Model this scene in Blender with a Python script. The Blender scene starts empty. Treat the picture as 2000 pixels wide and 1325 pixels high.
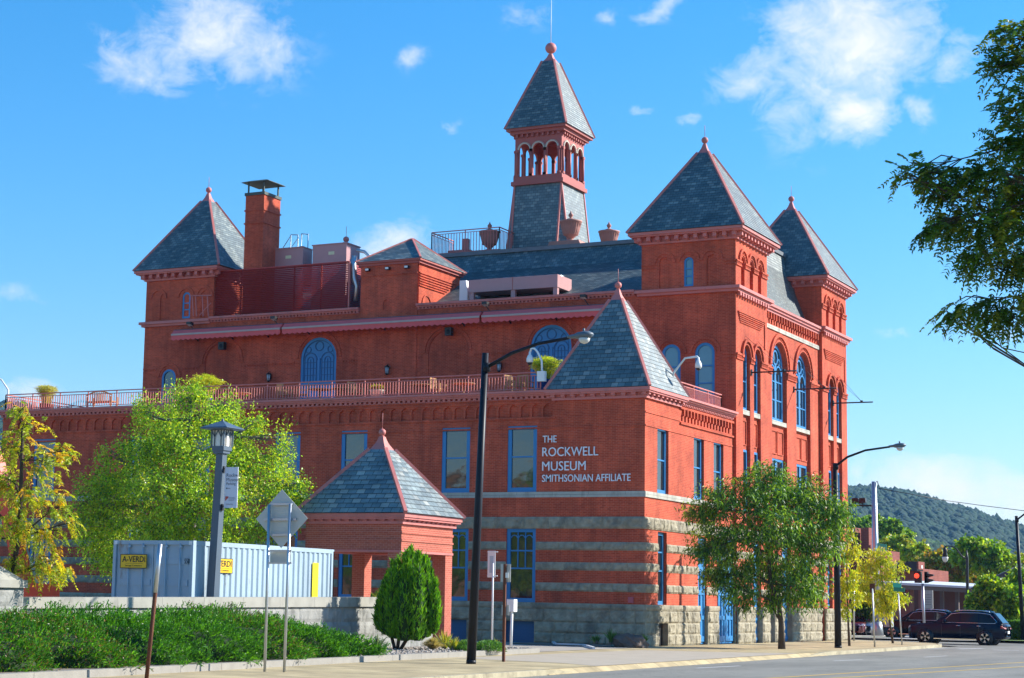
import bpy, math, random
import numpy as np
from mathutils import Vector, Matrix, noise
PI = math.pi
scn = bpy.context.scene
COL = scn.collection

# ---------------------------------------------------------------- camera (solved from the photograph's lines)
F_, YAW, PIT, ROL, CX, CY = 3654.965, -0.49990952, 0.13743652, 0.02135954, 800.0, 665.0
CAM = np.array([27.4565622, -70.07793693, 1.65])
def _axes():
    cy, sy, cp, sp = math.cos(YAW), math.sin(YAW), math.cos(PIT), math.sin(PIT)
    f = np.array([sy*cp, cy*cp, sp]); r = np.array([cy, -sy, 0.0]); u = np.cross(r, f)
    c, s = math.cos(ROL), math.sin(ROL)
    return r*c+u*s, -r*s+u*c, f
RV, UV_, FV = _axes()
cd = bpy.data.cameras.new("camera")
cd.sensor_fit = 'HORIZONTAL'; cd.sensor_width = 36.0
cd.lens = F_/2000*36.0
cd.shift_x = (1000.0-CX)/2000.0
cd.shift_y = -(662.5-CY)/2000.0
cd.clip_start = 0.5; cd.clip_end = 8000
cam = bpy.data.objects.new("camera", cd); COL.objects.link(cam)
cam.matrix_world = Matrix(((RV[0], UV_[0], -FV[0], CAM[0]), (RV[1], UV_[1], -FV[1], CAM[1]), (RV[2], UV_[2], -FV[2], CAM[2]), (0, 0, 0, 1)))
scn.camera = cam
# a measuring aid: where a sight line of the photograph meets a known plane of the place
def ray(x, y): return RV*(x-CX)/F_ + UV_*(CY-y)/F_ + FV
def onp(x, y, ax, v):
    r = ray(x, y); return CAM + r*((v-CAM[ax])/r[ax])
def onX(x, y, v): return onp(x, y, 0, v)
def onY(x, y, v): return onp(x, y, 1, v)
def onZ(x, y, v=0.0): return onp(x, y, 2, v)
def at(x, y, d): return CAM + ray(x, y)*d

# ---------------------------------------------------------------- light
SUN = np.array([1.20, 1.0, 0.95]); SUN = SUN/np.linalg.norm(SUN)
SUN_EL = math.asin(SUN[2]); SUN_AZ = math.atan2(SUN[0], SUN[1])
sd = bpy.data.lights.new("sun", 'SUN'); sd.energy = 5.0; sd.angle = math.radians(0.53); sd.color = (1.0, 0.95, 0.86)
so = bpy.data.objects.new("sun", sd); COL.objects.link(so)
so.rotation_euler = Vector(tuple(SUN)).to_track_quat('Z', 'Y').to_euler()
so.location = (60, 60, 80)
scn.view_settings.view_transform = 'Standard'
scn.view_settings.look = 'None'
scn.view_settings.gamma = 1.0
scn.view_settings.exposure = 0.82
scn.cycles.max_bounces = 6
scn.cycles.transparent_max_bounces = 8

w = bpy.data.worlds.new("World"); scn.world = w; w.use_nodes = True
def build_world():
    nt = w.node_tree; N = nt.nodes; L = nt.links; N.clear()
    out = N.new('ShaderNodeOutputWorld'); bg = N.new('ShaderNodeBackground')
    bg.inputs['Strength'].default_value = 0.084
    L.new(bg.outputs[0], out.inputs[0])
    sky = N.new('ShaderNodeTexSky'); sky.sky_type = 'NISHITA'; sky.sun_disc = False
    sky.sun_elevation = SUN_EL; sky.sun_rotation = SUN_AZ
    sky.air_density = 1.3; sky.dust_density = 0.3; sky.ozone_density = 2.5; sky.altitude = 300
    hsv = N.new('ShaderNodeHueSaturation'); hsv.inputs['Hue'].default_value = 0.487; hsv.inputs['Saturation'].default_value = 1.24; hsv.inputs['Value'].default_value = 1.1
    tn = N.new('ShaderNodeMixRGB'); tn.blend_type = 'MULTIPLY'; tn.inputs[0].default_value = 1.0; tn.inputs[2].default_value = (0.82, 0.95, 1.30, 1)
    L.new(sky.outputs[0], tn.inputs[1]); L.new(tn.outputs[0], hsv.inputs['Color'])
    tc = N.new('ShaderNodeTexCoord')
    sx = N.new('ShaderNodeSeparateXYZ'); L.new(tc.outputs['Generated'], sx.inputs[0])
    def M(op, a, b=None, c=None, clamp=False):
        n = N.new('ShaderNodeMath'); n.operation = op; n.use_clamp = clamp
        for i, v in enumerate((a, b, c)):
            if v is None: continue
            if hasattr(v, 'is_linked') or not isinstance(v, (int, float)): L.new(v, n.inputs[i])
            else: n.inputs[i].default_value = v
        return n.outputs[0]
    az = M('ARCTAN2', sx.outputs[0], sx.outputs[1]); el = M('ARCSINE', sx.outputs[2])
    cv = N.new('ShaderNodeCombineXYZ'); L.new(az, cv.inputs[0]); L.new(el, cv.inputs[1])
    def noise_(sc, det, rough, dist=0.0, off=0.0, stretch=1.0):
        mp = N.new('ShaderNodeMapping'); mp.inputs['Scale'].default_value = (1, stretch, 1); mp.inputs['Location'].default_value = (off, off*0.7, off)
        L.new(cv.outputs[0], mp.inputs[0])
        n = N.new('ShaderNodeTexNoise'); n.inputs['Scale'].default_value = sc; n.inputs['Detail'].default_value = det
        n.inputs['Roughness'].default_value = rough; n.inputs['Distortion'].default_value = dist
        L.new(mp.outputs[0], n.inputs['Vector']); return n.outputs['Fac']
    n1 = noise_(44, 10, 0.66, 0.4, 3.1, 1.4); n2 = noise_(9, 4, 0.5, 0.3, 8.3, 1.3)
    # clouds: (x, y, half width, half height in photo pixels, tilt, density) turned into directions of the sky
    blobs = [(440, 75, 130, 75, 0.1, 1.0), (320, 110, 130, 60, -0.3, .72), (230, 110, 80, 60, 0, .62), (520, 90, 60, 50, 0, .8), (335, 140, 60, 50, -.5, .6),
             (1690, 60, 130, 120, -.5, 1.35), (1590, 60, 110, 90, -.6, 1.0), (1760, 40, 80, 70, 0, 1.0), (1490, 125, 110, 50, -.5, .9), (1560, 175, 90, 110, 0, .68), (1665, 220, 75, 55, 0, 1.15), (1790, 225, 35, 40, -.6, .66), (1870, 110, 55, 55, -.5, .72),
             (805, 117, 30, 20, -.3, .56), (868, 252, 24, 12, 0, .5), (1345, 232, 32, 14, 0, .7), (1280, 20, 50, 22, -.3, .7), (1185, 28, 30, 16, 0, .58), (1245, 222, 30, 14, 0, .55), (1020, 30, 60, 25, 0, .4),
             (760, 480, 110, 38, -.2, 1.0), (690, 480, 60, 25, 0, .85), (20, 580, 60, 25, 0, .5), (60, 765, 60, 26, 0, .75), (1760, 650, 40, 16, 0, .5),
             (1850, 950, 130, 48, .2, 1.25), (1760, 935, 70, 35, 0, 1.05), (1960, 965, 90, 50, .1, 1.1), (1680, 925, 25, 40, 0, .75), (1975, 655, 50, 20, 0, .6), (350, 480, 80, 16, -.3, .3)]
    w1 = noise_(34, 5, .6, 0, 1.7); w2 = noise_(34, 5, .6, 0, 21.3)
    az = M('ADD', az, M('MULTIPLY', M('SUBTRACT', w1, .5), .024)); el = M('ADD', el, M('MULTIPLY', M('SUBTRACT', w2, .5), .020))
    acc = None; gacc = None
    for (px, py, hw, hh, tilt, dens) in blobs:
        r = ray(px, py); r = r/np.linalg.norm(r); a0 = math.atan2(r[0], r[1]); e0 = math.asin(r[2])
        rx = hw/F_; ry = hh/F_
        dx = M('SUBTRACT', az, a0); dy = M('SUBTRACT', el, e0)
        c, s = math.cos(tilt), math.sin(tilt)
        u = M('ADD', M('MULTIPLY', dx, c/rx), M('MULTIPLY', dy, -s/rx))
        v = M('ADD', M('MULTIPLY', dx, s/ry), M('MULTIPLY', dy, c/ry))
        d2 = M('ADD', M('MULTIPLY', u, u), M('MULTIPLY', v, v))
        g = M('MULTIPLY', M('POWER', 2.718, M('MULTIPLY', d2, -0.9)), dens)
        acc = g if acc is None else M('MAXIMUM', acc, g)
    nz = M('ADD', M('MULTIPLY', n1, 0.72), M('MULTIPLY', n2, 0.28))
    x = M('ADD', M('MULTIPLY', acc, 0.95), M('MULTIPLY', M('SUBTRACT', nz, 0.5), 2.5))
    mask = M('MULTIPLY', M('SUBTRACT', x, 0.24), .86, clamp=True)
    mask = M('MULTIPLY', mask, M('MULTIPLY', acc, 2.2, clamp=True))
    mask = M('SMOOTH_MIN', mask, 0.97, 0.25)
    shade = M('MULTIPLY_ADD', n2, 0.9, 0.55, clamp=True)
    cr = N.new('ShaderNodeMixRGB'); cr.inputs[1].default_value = (4.6, 5.4, 6.3, 1); cr.inputs[2].default_value = (7.6, 7.6, 7.5, 1); L.new(shade, cr.inputs[0])
    mx = N.new('ShaderNodeMixRGB'); L.new(mask, mx.inputs[0]); L.new(hsv.outputs[0], mx.inputs[1]); L.new(cr.outputs[0], mx.inputs[2])
    L.new(mx.outputs[0], bg.inputs['Color'])
build_world()

# ---------------------------------------------------------------- materials
MATS = {}
def srgb(h):
    h = h.lstrip('#'); v = [int(h[i:i+2], 16)/255 for i in (0, 2, 4)]
    return tuple(c/12.92 if c <= .04045 else ((c+.055)/1.055)**2.4 for c in v)
def base(name):
    m = bpy.data.materials.new(name); m.use_nodes = True
    nt = m.node_tree; return m, nt, nt.nodes['Principled BSDF']
def plain(name, col, rough=0.6, metal=0.0, var=0.12, scale=3.0, bump=0.0, bscale=40.0, spec=0.5, coat=0.0):
    """one colour with uneven wear and a little relief"""
    if name in MATS: return MATS[name]
    m, nt, b = base(name); N = nt.nodes; L = nt.links
    b.inputs['Roughness'].default_value = rough; b.inputs['Metallic'].default_value = metal
    b.inputs['Specular IOR Level'].default_value = spec
    if coat: b.inputs['Coat Weight'].default_value = coat; b.inputs['Coat Roughness'].default_value = 0.05
    tc = N.new('ShaderNodeTexCoord'); n = N.new('ShaderNodeTexNoise'); n.inputs['Scale'].default_value = scale; n.inputs['Detail'].default_value = 5
    L.new(tc.outputs['Object'], n.inputs['Vector'])
    mx = N.new('ShaderNodeMixRGB'); mx.inputs[1].default_value = tuple(max(0, c*(1-var)) for c in col)+(1,); mx.inputs[2].default_value = tuple(c*(1+var) for c in col)+(1,)
    L.new(n.outputs['Fac'], mx.inputs[0]); L.new(mx.outputs[0], b.inputs['Base Color'])
    if bump:
        n2 = N.new('ShaderNodeTexNoise'); n2.inputs['Scale'].default_value = bscale; n2.inputs['Detail'].default_value = 4; L.new(tc.outputs['Object'], n2.inputs['Vector'])
        bp = N.new('ShaderNodeBump'); bp.inputs['Strength'].default_value = bump; bp.inputs['Distance'].default_value = 0.03
        L.new(n2.outputs['Fac'], bp.inputs['Height']); L.new(bp.outputs[0], b.inputs['Normal'])
    MATS[name] = m; return m
def bricky(name, c1, c2, mortar, bw, rh, ms, rough=0.8, stain=0.25, bump=0.4, stain_scale=0.6, offset=0.5, c3=None, spec=0.3, tint=None, streak=0.0):
    """brick, slate or block courses laid out in metres on the faces' own UVs"""
    if name in MATS: return MATS[name]
    m, nt, b = base(name); N = nt.nodes; L = nt.links
    b.inputs['Roughness'].default_value = rough; b.inputs['Specular IOR Level'].default_value = spec
    uv = N.new('ShaderNodeUVMap'); uv.uv_map = 'UVMap'
    t = N.new('ShaderNodeTexBrick'); t.offset = offset; t.inputs['Scale'].default_value = 1.0
    t.inputs['Brick Width'].default_value = bw; t.inputs['Row Height'].default_value = rh; t.inputs['Mortar Size'].default_value = ms
    t.inputs['Mortar Smooth'].default_value = 0.2; t.inputs['Bias'].default_value = 0.0
    t.inputs['Color1'].default_value = c1+(1,); t.inputs['Color2'].default_value = c2+(1,); t.inputs['Mortar'].default_value = mortar+(1,)
    L.new(uv.outputs[0], t.inputs['Vector'])
    col = t.outputs['Color']
    if c3:
        # a second random draw per slate for odd-coloured ones
        mp = N.new('ShaderNodeMapping'); mp.inputs['Location'].default_value = (bw*34, rh*58, 0); L.new(uv.outputs[0], mp.inputs[0])
        t2 = N.new('ShaderNodeTexBrick'); t2.offset = offset
        for k in ('Scale', 'Brick Width', 'Row Height', 'Mortar Size', 'Mortar Smooth'): t2.inputs[k].default_value = t.inputs[k].default_value
        t2.inputs['Color1'].default_value = (0, 0, 0, 1); t2.inputs['Color2'].default_value = (1, 1, 1, 1); t2.inputs['Mortar'].default_value = (0, 0, 0, 1)
        L.new(mp.outputs[0], t2.inputs['Vector'])
        rp = N.new('ShaderNodeMapRange'); rp.inputs['From Min'].default_value = 0.72; rp.inputs['From Max'].default_value = 0.9; L.new(t2.outputs['Color'], rp.inputs[0])
        mm = N.new('ShaderNodeMixRGB'); mm.inputs[2].default_value = c3+(1,); L.new(rp.outputs[0], mm.inputs[0]); L.new(col, mm.inputs[1]); col = mm.outputs[0]
    tc = N.new('ShaderNodeTexCoord'); n = N.new('ShaderNodeTexNoise'); n.inputs['Scale'].default_value = stain_scale; n.inputs['Detail'].default_value = 8; n.inputs['Roughness'].default_value = 0.62
    L.new(tc.outputs['Object'], n.inputs['Vector'])
    mr = N.new('ShaderNodeMapRange'); mr.inputs['From Min'].default_value = 0.3; mr.inputs['From Max'].default_value = 0.7; mr.inputs['To Min'].default_value = 1-stain; mr.inputs['To Max'].default_value = 1+stain*0.6
    L.new(n.outputs['Fac'], mr.inputs[0])
    mu = N.new('ShaderNodeMixRGB'); mu.blend_type = 'MULTIPLY'; mu.inputs[0].default_value = 1.0
    L.new(col, mu.inputs[1]); L.new(mr.outputs[0], mu.inputs[2])
    last = mu.outputs[0]
    if streak:
        mps = N.new('ShaderNodeMapping'); mps.inputs['Scale'].default_value = (1.6, 1.6, .16); L.new(tc.outputs['Object'], mps.inputs[0])
        ns = N.new('ShaderNodeTexNoise'); ns.inputs['Scale'].default_value = 1.5; ns.inputs['Detail'].default_value = 7; ns.inputs['Roughness'].default_value = .7; L.new(mps.outputs[0], ns.inputs['Vector'])
        ms_ = N.new('ShaderNodeMapRange'); ms_.inputs['From Min'].default_value = .42; ms_.inputs['From Max'].default_value = .68; ms_.inputs['To Min'].default_value = 1+streak*.4; ms_.inputs['To Max'].default_value = 1-streak; L.new(ns.outputs['Fac'], ms_.inputs[0])
        m3 = N.new('ShaderNodeMixRGB'); m3.blend_type = 'MULTIPLY'; m3.inputs[0].default_value = 1.0; L.new(last, m3.inputs[1]); L.new(ms_.outputs[0], m3.inputs[2]); last = m3.outputs[0]
    L.new(last, b.inputs['Base Color'])
    bp = N.new('ShaderNodeBump'); bp.inputs['Strength'].default_value = bump; bp.inputs['Distance'].default_value = 0.02
    inv = N.new('ShaderNodeMath'); inv.operation = 'SUBTRACT'; inv.inputs[0].default_value = 1.0; L.new(t.outputs['Fac'], inv.inputs[1])
    ad = N.new('ShaderNodeMath'); ad.operation = 'ADD'; L.new(inv.outputs[0], ad.inputs[0])
    n3 = N.new('ShaderNodeTexNoise'); n3.inputs['Scale'].default_value = 30; L.new(tc.outputs['Object'], n3.inputs['Vector']); L.new(n3.outputs['Fac'], ad.inputs[1])
    L.new(ad.outputs[0], bp.inputs['Height']); L.new(bp.outputs[0], b.inputs['Normal'])
    MATS[name] = m; return m
def leafy(name, col, trans=0.35, rough=0.42, var=0.35):
    if name in MATS: return MATS[name]
    trans = min(.55, trans*1.3)
    m, nt, b = base(name); N = nt.nodes; L = nt.links
    b.inputs['Roughness'].default_value = rough; b.inputs['Specular IOR Level'].default_value = 0.35
    geo = N.new('ShaderNodeNewGeometry')
    hs = N.new('ShaderNodeMapRange'); hs.inputs['To Min'].default_value = 1-var; hs.inputs['To Max'].default_value = 1+var
    L.new(geo.outputs['Random Per Island'], hs.inputs[0])
    mu = N.new('ShaderNodeMixRGB'); mu.blend_type = 'MULTIPLY'; mu.inputs[0].default_value = 1; mu.inputs[1].default_value = col+(1,); L.new(hs.outputs[0], mu.inputs[2])
    L.new(mu.outputs[0], b.inputs['Base Color'])
    tr = N.new('ShaderNodeBsdfTranslucent')
    t2 = N.new('ShaderNodeMixRGB'); t2.blend_type = 'MULTIPLY'; t2.inputs[0].default_value = 1; t2.inputs[2].default_value = (1.5, 1.35, 0.5, 1); L.new(mu.outputs[0], t2.inputs[1]); L.new(t2.outputs[0], tr.inputs['Color'])
    mx = N.new('ShaderNodeMixShader'); mx.inputs[0].default_value = trans
    L.new(b.outputs[0], mx.inputs[1]); L.new(tr.outputs[0], mx.inputs[2])
    L.new(mx.outputs[0], nt.nodes['Material Output'].inputs[0])
    MATS[name] = m; return m

BRICK = bricky('red_brick', (.60, .092, .036), (.45, .060, .024), (.58, .19, .12), .205, .068, .006, 0.85, .34, .35, streak=.22)
BRICKD = bricky('infill_brick', (.34, .052, .03), (.29, .046, .028), (.32, .07, .05), .205, .068, .005, 0.85, .12, .2)
SLATE = bricky('roof_slate', (.065, .105, .115), (.135, .19, .195), (.02, .026, .03), .30, .205, .012, 0.52, .35, .5, 1.1, c3=(.24, .27, .25), spec=1.0)
SLATE_S = bricky('tower_slate', (.05, .088, .10), (.11, .16, .165), (.014, .018, .02), .26, .16, .011, 0.52, .3, .5, .8, c3=(.19, .235, .22), spec=1.0)
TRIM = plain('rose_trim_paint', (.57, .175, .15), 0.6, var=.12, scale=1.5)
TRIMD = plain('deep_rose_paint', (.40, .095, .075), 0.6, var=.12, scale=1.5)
BLUE = plain('blue_paint', (.025, .205, .46), 0.45, var=.1)
BLUED = plain('deep_blue_paint', (.012, .10, .24), 0.5, var=.1)
LIME = bricky('smooth_limestone', (.50, .48, .40), (.44, .42, .36), (.22, .21, .18), 1.6, .5, .008, .8, .2, .25, 1.5)
ROCK = plain('rock_faced_stone', (.33, .29, .205), 0.9, var=.66, scale=3.4, bump=.9, bscale=13)
def mat_glass():
    m, nt, b = base('window_glass'); b.inputs['Base Color'].default_value = (.018, .024, .028, 1); b.inputs['Roughness'].default_value = .04; b.inputs['IOR'].default_value = 1.85
    N = nt.nodes; L = nt.links
    tc = N.new('ShaderNodeTexCoord'); n = N.new('ShaderNodeTexNoise'); n.inputs['Scale'].default_value = 1.3; L.new(tc.outputs['Object'], n.inputs['Vector'])
    bp = N.new('ShaderNodeBump'); bp.inputs['Strength'].default_value = .12; bp.inputs['Distance'].default_value = .05; L.new(n.outputs['Fac'], bp.inputs['Height']); L.new(bp.outputs[0], b.inputs['Normal'])
    MATS['window_glass'] = m; return m
GLASS = mat_glass()
BLIND = plain('window_blind_glass', (.10, .24, .30), 0.08, var=.1, spec=.8)
METAL = plain('galvanised_steel', (.50, .53, .56), 0.38, .75, .15, 8)
DARKM = plain('dark_painted_steel', (.009, .011, .017), 0.45, 0, .2, 4, spec=.25)
GREYP = plain('grey_painted_metal', (.10, .13, .16), 0.45, 0, .1, 4)
WHITE = plain('white_paint', (.80, .80, .78), 0.5, 0, .05)
BLACK = plain('black_metal', (.012, .012, .014), 0.45, 0, .2)
WOOD = plain('teak_wood', (.42, .23, .08), 0.6, 0, .25, 6)
BARK = plain('bark', (.075, .055, .04), 0.95, 0, .4, 9, .8, 25)
BARKG = plain('grey_bark', (.16, .14, .12), 0.95, 0, .35, 9, .8, 25)
RUST = plain('rusty_steel', (.14, .05, .025), 0.85, .2, .5, 6, .3)
YELLOW = plain('yellow_paint', (.85, .55, .01), 0.5, 0, .05)

def stain(m, col, scale=1.0, lo=.55, hi=.72, amount=.7, stretch=1.0, detail=8):
    """patches of dirt, rust or wear laid over a material's own colour"""
    nt = m.node_tree; N = nt.nodes; L = nt.links; b = N['Principled BSDF']; src = b.inputs['Base Color'].links[0].from_socket
    tc = N.new('ShaderNodeTexCoord'); mp = N.new('ShaderNodeMapping'); mp.inputs['Scale'].default_value = (1, 1, stretch); L.new(tc.outputs['Object'], mp.inputs[0])
    n = N.new('ShaderNodeTexNoise'); n.inputs['Scale'].default_value = scale; n.inputs['Detail'].default_value = detail; n.inputs['Roughness'].default_value = .68; L.new(mp.outputs[0], n.inputs['Vector'])
    r = N.new('ShaderNodeMapRange'); r.inputs['From Min'].default_value = lo; r.inputs['From Max'].default_value = hi; r.inputs['To Max'].default_value = amount; L.new(n.outputs['Fac'], r.inputs[0])
    mx = N.new('ShaderNodeMixRGB'); mx.inputs[2].default_value = col+(1,); L.new(r.outputs[0], mx.inputs[0]); L.new(src, mx.inputs[1]); L.new(mx.outputs[0], b.inputs['Base Color'])
stain(TRIM, (.20, .08, .07), 1.1, .52, .75, .6, .5); stain(BLUE, (.10, .22, .36), 2.5, .55, .75, .5); stain(LIME, (.16, .15, .12), 1.4, .5, .72, .7, .35); stain(ROCK, (.10, .09, .075), 1.2, .5, .7, .75, .7); stain(SLATE, (.16, .14, .08), .8, .6, .75, .5, .4); stain(SLATE_S, (.05, .055, .05), .5, .52, .72, .6, .35); stain(BRICK, (.16, .05, .035), .7, .56, .76, .55, .4)
# ---------------------------------------------------------------- mesh builder
class MB:
    def __init__(s): s.v = []; s.f = []; s.m = []; s.s = []; s.uvo = {}
    def add(s, vs, fs, mi=0, smooth=False):
        o = len(s.v); s.v.extend([tuple(float(c) for c in p) for p in vs])
        for f in fs: s.f.append(tuple(i+o for i in f)); s.m.append(mi); s.s.append(smooth)
    def quaduv(s, pts, uvs, mi=0): s.uvo[len(s.f)] = uvs; s.add(pts, [tuple(range(len(pts)))], mi)
    def quad(s, a, b, c, d, mi=0): s.add([a, b, c, d], [(0, 1, 2, 3)], mi)
    def poly(s, pts, mi=0): s.add(pts, [tuple(range(len(pts)))], mi)
    def box(s, x0, y0, z0, x1, y1, z1, mi=0):
        s.add([(x0,y0,z0),(x1,y0,z0),(x1,y1,z0),(x0,y1,z0),(x0,y0,z1),(x1,y0,z1),(x1,y1,z1),(x0,y1,z1)],
              [(0,3,2,1),(4,5,6,7),(0,1,5,4),(1,2,6,5),(2,3,7,6),(3,0,4,7)], mi)
    def pbox(s, P, u0, u1, z0, z1, d0, d1, mi=0):
        s.add([P(u0,z0,d0),P(u1,z0,d0),P(u1,z1,d0),P(u0,z1,d0),P(u0,z0,d1),P(u1,z0,d1),P(u1,z1,d1),P(u0,z1,d1)],
              [(0,3,2,1),(4,5,6,7),(0,1,5,4),(1,2,6,5),(2,3,7,6),(3,0,4,7)], mi)
    def parc(s, P, uc, zc, r0, r1, d0, d1, a0=0.0, a1=PI, n=14, mi=0):
        vs = []
        for i in range(n+1):
            a = a0+(a1-a0)*i/n; c, t = math.cos(a), math.sin(a)
            for r, d in ((r0, d0), (r1, d0), (r1, d1), (r0, d1)): vs.append(P(uc+r*c, zc+r*t, d))
        fs = []
        for i in range(n):
            b = 4*i
            for k in range(4): fs.append((b+k, b+(k+1) % 4, b+4+(k+1) % 4, b+4+k))
        fs += [(0,1,2,3), tuple(4*n+k for k in (3,2,1,0))]
        s.add(vs, fs, mi)
    def tube(s, pts, r, n=8, mi=0, cap=True, smooth=True):
        pts = [np.array(p, float) for p in pts]; rs = r if isinstance(r, (list, tuple)) else [r]*len(pts)
        vs = []; prev = None
        for i, p in enumerate(pts):
            t = (pts[min(i+1, len(pts)-1)]-pts[max(i-1, 0)]); t = t/(np.linalg.norm(t)+1e-9)
            a = np.array([0, 0, 1.0]) if abs(t[2]) < .9 else np.array([1.0, 0, 0])
            if prev is not None: a = prev
            x = np.cross(t, np.cross(a, t)); x /= (np.linalg.norm(x)+1e-9); y = np.cross(t, x); prev = x
            for k in range(n): vs.append(p+rs[i]*(x*math.cos(2*PI*k/n)+y*math.sin(2*PI*k/n)))
        fs = []
        for i in range(len(pts)-1):
            for k in range(n): fs.append((i*n+k, i*n+(k+1) % n, (i+1)*n+(k+1) % n, (i+1)*n+k))
        s.add(vs, fs, mi, smooth)
        if cap:
            o = len(s.v)-len(vs); s.f.append(tuple(o+k for k in range(n))[::-1]); s.m.append(mi); s.s.append(False)
            s.f.append(tuple(o+(len(pts)-1)*n+k for k in range(n))); s.m.append(mi); s.s.append(False)
    def bar(s, p, q, w, h=None, mi=0):
        """square bar between two points"""
        h = h or w; p = np.array(p, float); q = np.array(q, float); t = q-p; t /= np.linalg.norm(t)
        a = np.array([0, 0, 1.0]) if abs(t[2]) < .95 else np.array([0, 1.0, 0])
        x = np.cross(t, a); x /= np.linalg.norm(x); y = np.cross(x, t)
        vs = [c+x*sx*w/2+y*sy*h/2 for c in (p, q) for sx, sy in ((-1,-1),(1,-1),(1,1),(-1,1))]
        s.add(vs, [(0,1,2,3),(7,6,5,4),(0,4,5,1),(1,5,6,2),(2,6,7,3),(3,7,4,0)], mi)
    def lathe(s, c, prof, n=16, mi=0, sq=False, smooth=True):
        """prof: (radius, height) pairs; sq turns it into a square section"""
        vs = []
        for r, z in prof:
            for k in range(n):
                a = 2*PI*k/n + (PI/4 if sq else 0)
                rr = r*math.sqrt(2) if sq else r
                vs.append((c[0]+rr*math.cos(a), c[1]+rr*math.sin(a), c[2]+z))
        fs = []
        for i in range(len(prof)-1):
            for k in range(n): fs.append((i*n+k, i*n+(k+1) % n, (i+1)*n+(k+1) % n, (i+1)*n+k))
        fs.append(tuple(range(n))[::-1]); fs.append(tuple((len(prof)-1)*n+k for k in range(n)))
        s.add(vs, fs, mi, smooth and not sq)
    def prism(s, pts, off, mi=0):
        """closed polygon pushed along the vector off"""
        n = len(pts); off = np.array(off, float); q = [np.array(p, float)+off for p in pts]
        s.add(list(pts)+q, [tuple(range(n))[::-1], tuple(range(n, 2*n))]+[(i, (i+1) % n, n+(i+1) % n, n+i) for i in range(n)], mi)
    def facade(s, P, u0, u1, z0, z1, ops, mi=0, rmi=None):
        """wall sheet with openings: dict(u0,u1,z0,z1[springing],arch,d)"""
        rmi = mi if rmi is None else rmi
        B = []
        for o in ops:
            r = (o['u1']-o['u0'])/2; B.append((o['u0'], o['u1'], o['z0'], o['z1']+(r if o.get('arch') else 0)))
        us = sorted({u0, u1} | {min(max(x, u0), u1) for b in B for x in b[:2]}); zs = sorted({z0, z1} | {min(max(x, z0), z1) for b in B for x in b[2:]})
        for i in range(len(us)-1):
            if us[i+1]-us[i] < 1e-5: continue
            run = None
            for j in range(len(zs)-1):
                uc = (us[i]+us[i+1])/2; zc = (zs[j]+zs[j+1])/2
                hole = any(b[0] < uc < b[1] and b[2] < zc < b[3] for b in B)
                if hole:
                    if run is not None: s.quad(P(us[i],run,0),P(us[i+1],run,0),P(us[i+1],zs[j],0),P(us[i],zs[j],0),mi); run = None
                elif run is None: run = zs[j]
            if run is not None: s.quad(P(us[i],run,0),P(us[i+1],run,0),P(us[i+1],zs[-1],0),P(us[i],zs[-1],0),mi)
        for o in ops:
            a, b, c, t, d = o['u0'], o['u1'], o['z0'], o['z1'], -o.get('d', .2)
            s.quad(P(a,c,0),P(a,t,0),P(a,t,d),P(a,c,d),rmi); s.quad(P(b,c,0),P(b,c,d),P(b,t,d),P(b,t,0),rmi)
            if c > z0+1e-4: s.quad(P(a,c,0),P(a,c,d),P(b,c,d),P(b,c,0),rmi)
            if o.get('arch'):
                r = (b-a)/2; m = (a+b)/2; n = 12
                A = [(m-r*math.cos(PI*k/n), t+r*math.sin(PI*k/n)) for k in range(n+1)]
                for k in range(n):
                    (p, q), (p2, q2) = A[k], A[k+1]
                    s.quad(P(p,q,0),P(p2,q2,0),P(p2,t+r,0),P(p,t+r,0),mi)
                    s.quad(P(p,q,0),P(p,q,d),P(p2,q2,d),P(p2,q2,0),rmi)
            else: s.quad(P(a,t,0),P(b,t,0),P(b,t,d),P(a,t,d),rmi)
            if o.get('back'):   # blind opening: close it
                if o.get('arch'): s.poly([P(a,c,d),P(b,c,d)]+[P(p,q,d) for p, q in A[::-1]], o.get('bmi', mi))
                else: s.quad(P(a,c,d),P(b,c,d),P(b,t,d),P(a,t,d), o.get('bmi', mi))
    def rock(s, P, u0, u1, z0, z1, d, courses=1, blen=0.75, amp=.055, cell=.075, mi=0, seed=0):
        """rock-faced ashlar: every block bulges and is chipped"""
        rng = random.Random(seed*7919+int(u0*13)+int(z0*101)); ch = (z1-z0)/courses
        for c in range(courses):
            a = u0; zb = z0+c*ch; zt = zb+ch
            while a < u1-1e-4:
                L_ = blen*rng.uniform(.65, 1.45); b = a+L_
                if u1-b < blen*.35: b = u1
                nu = max(2, int(round((b-a)/cell))); nz = max(2, int(round(ch/cell)))
                tone = rng.uniform(-1, 1); ph = rng.uniform(0, 90)
                vs = []
                for j in range(nz+1):
                    for i in range(nu+1):
                        u = a+(b-a)*i/nu; z = zb+ch*j/nz
                        e = min(i, nu-i, 1)*min(j, nz-j, 1)
                        q = noise.noise(Vector((u*4.2+ph, z*4.2, ph)))+.5*noise.noise(Vector((u*11+ph, z*11, ph)))
                        dd = d-.018 if e == 0 else d+amp*(.55+.9*q)+tone*amp*.25
                        vs.append(P(u, z, dd))
                fs = [(j*(nu+1)+i, j*(nu+1)+i+1, (j+1)*(nu+1)+i+1, (j+1)*(nu+1)+i) for j in range(nz) for i in range(nu)]
                s.add(vs, fs, mi)
                a = b
        for (za, zc) in ((z0, z0), (z1, z1)):
            s.quad(P(u0,za,d-.018),P(u1,za,d-.018),P(u1,za,-.02),P(u0,za,-.02),mi)
        for ua in (u0, u1): s.quad(P(ua,z0,d-.018),P(ua,z1,d-.018),P(ua,z1,-.02),P(ua,z0,-.02),mi)
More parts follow.
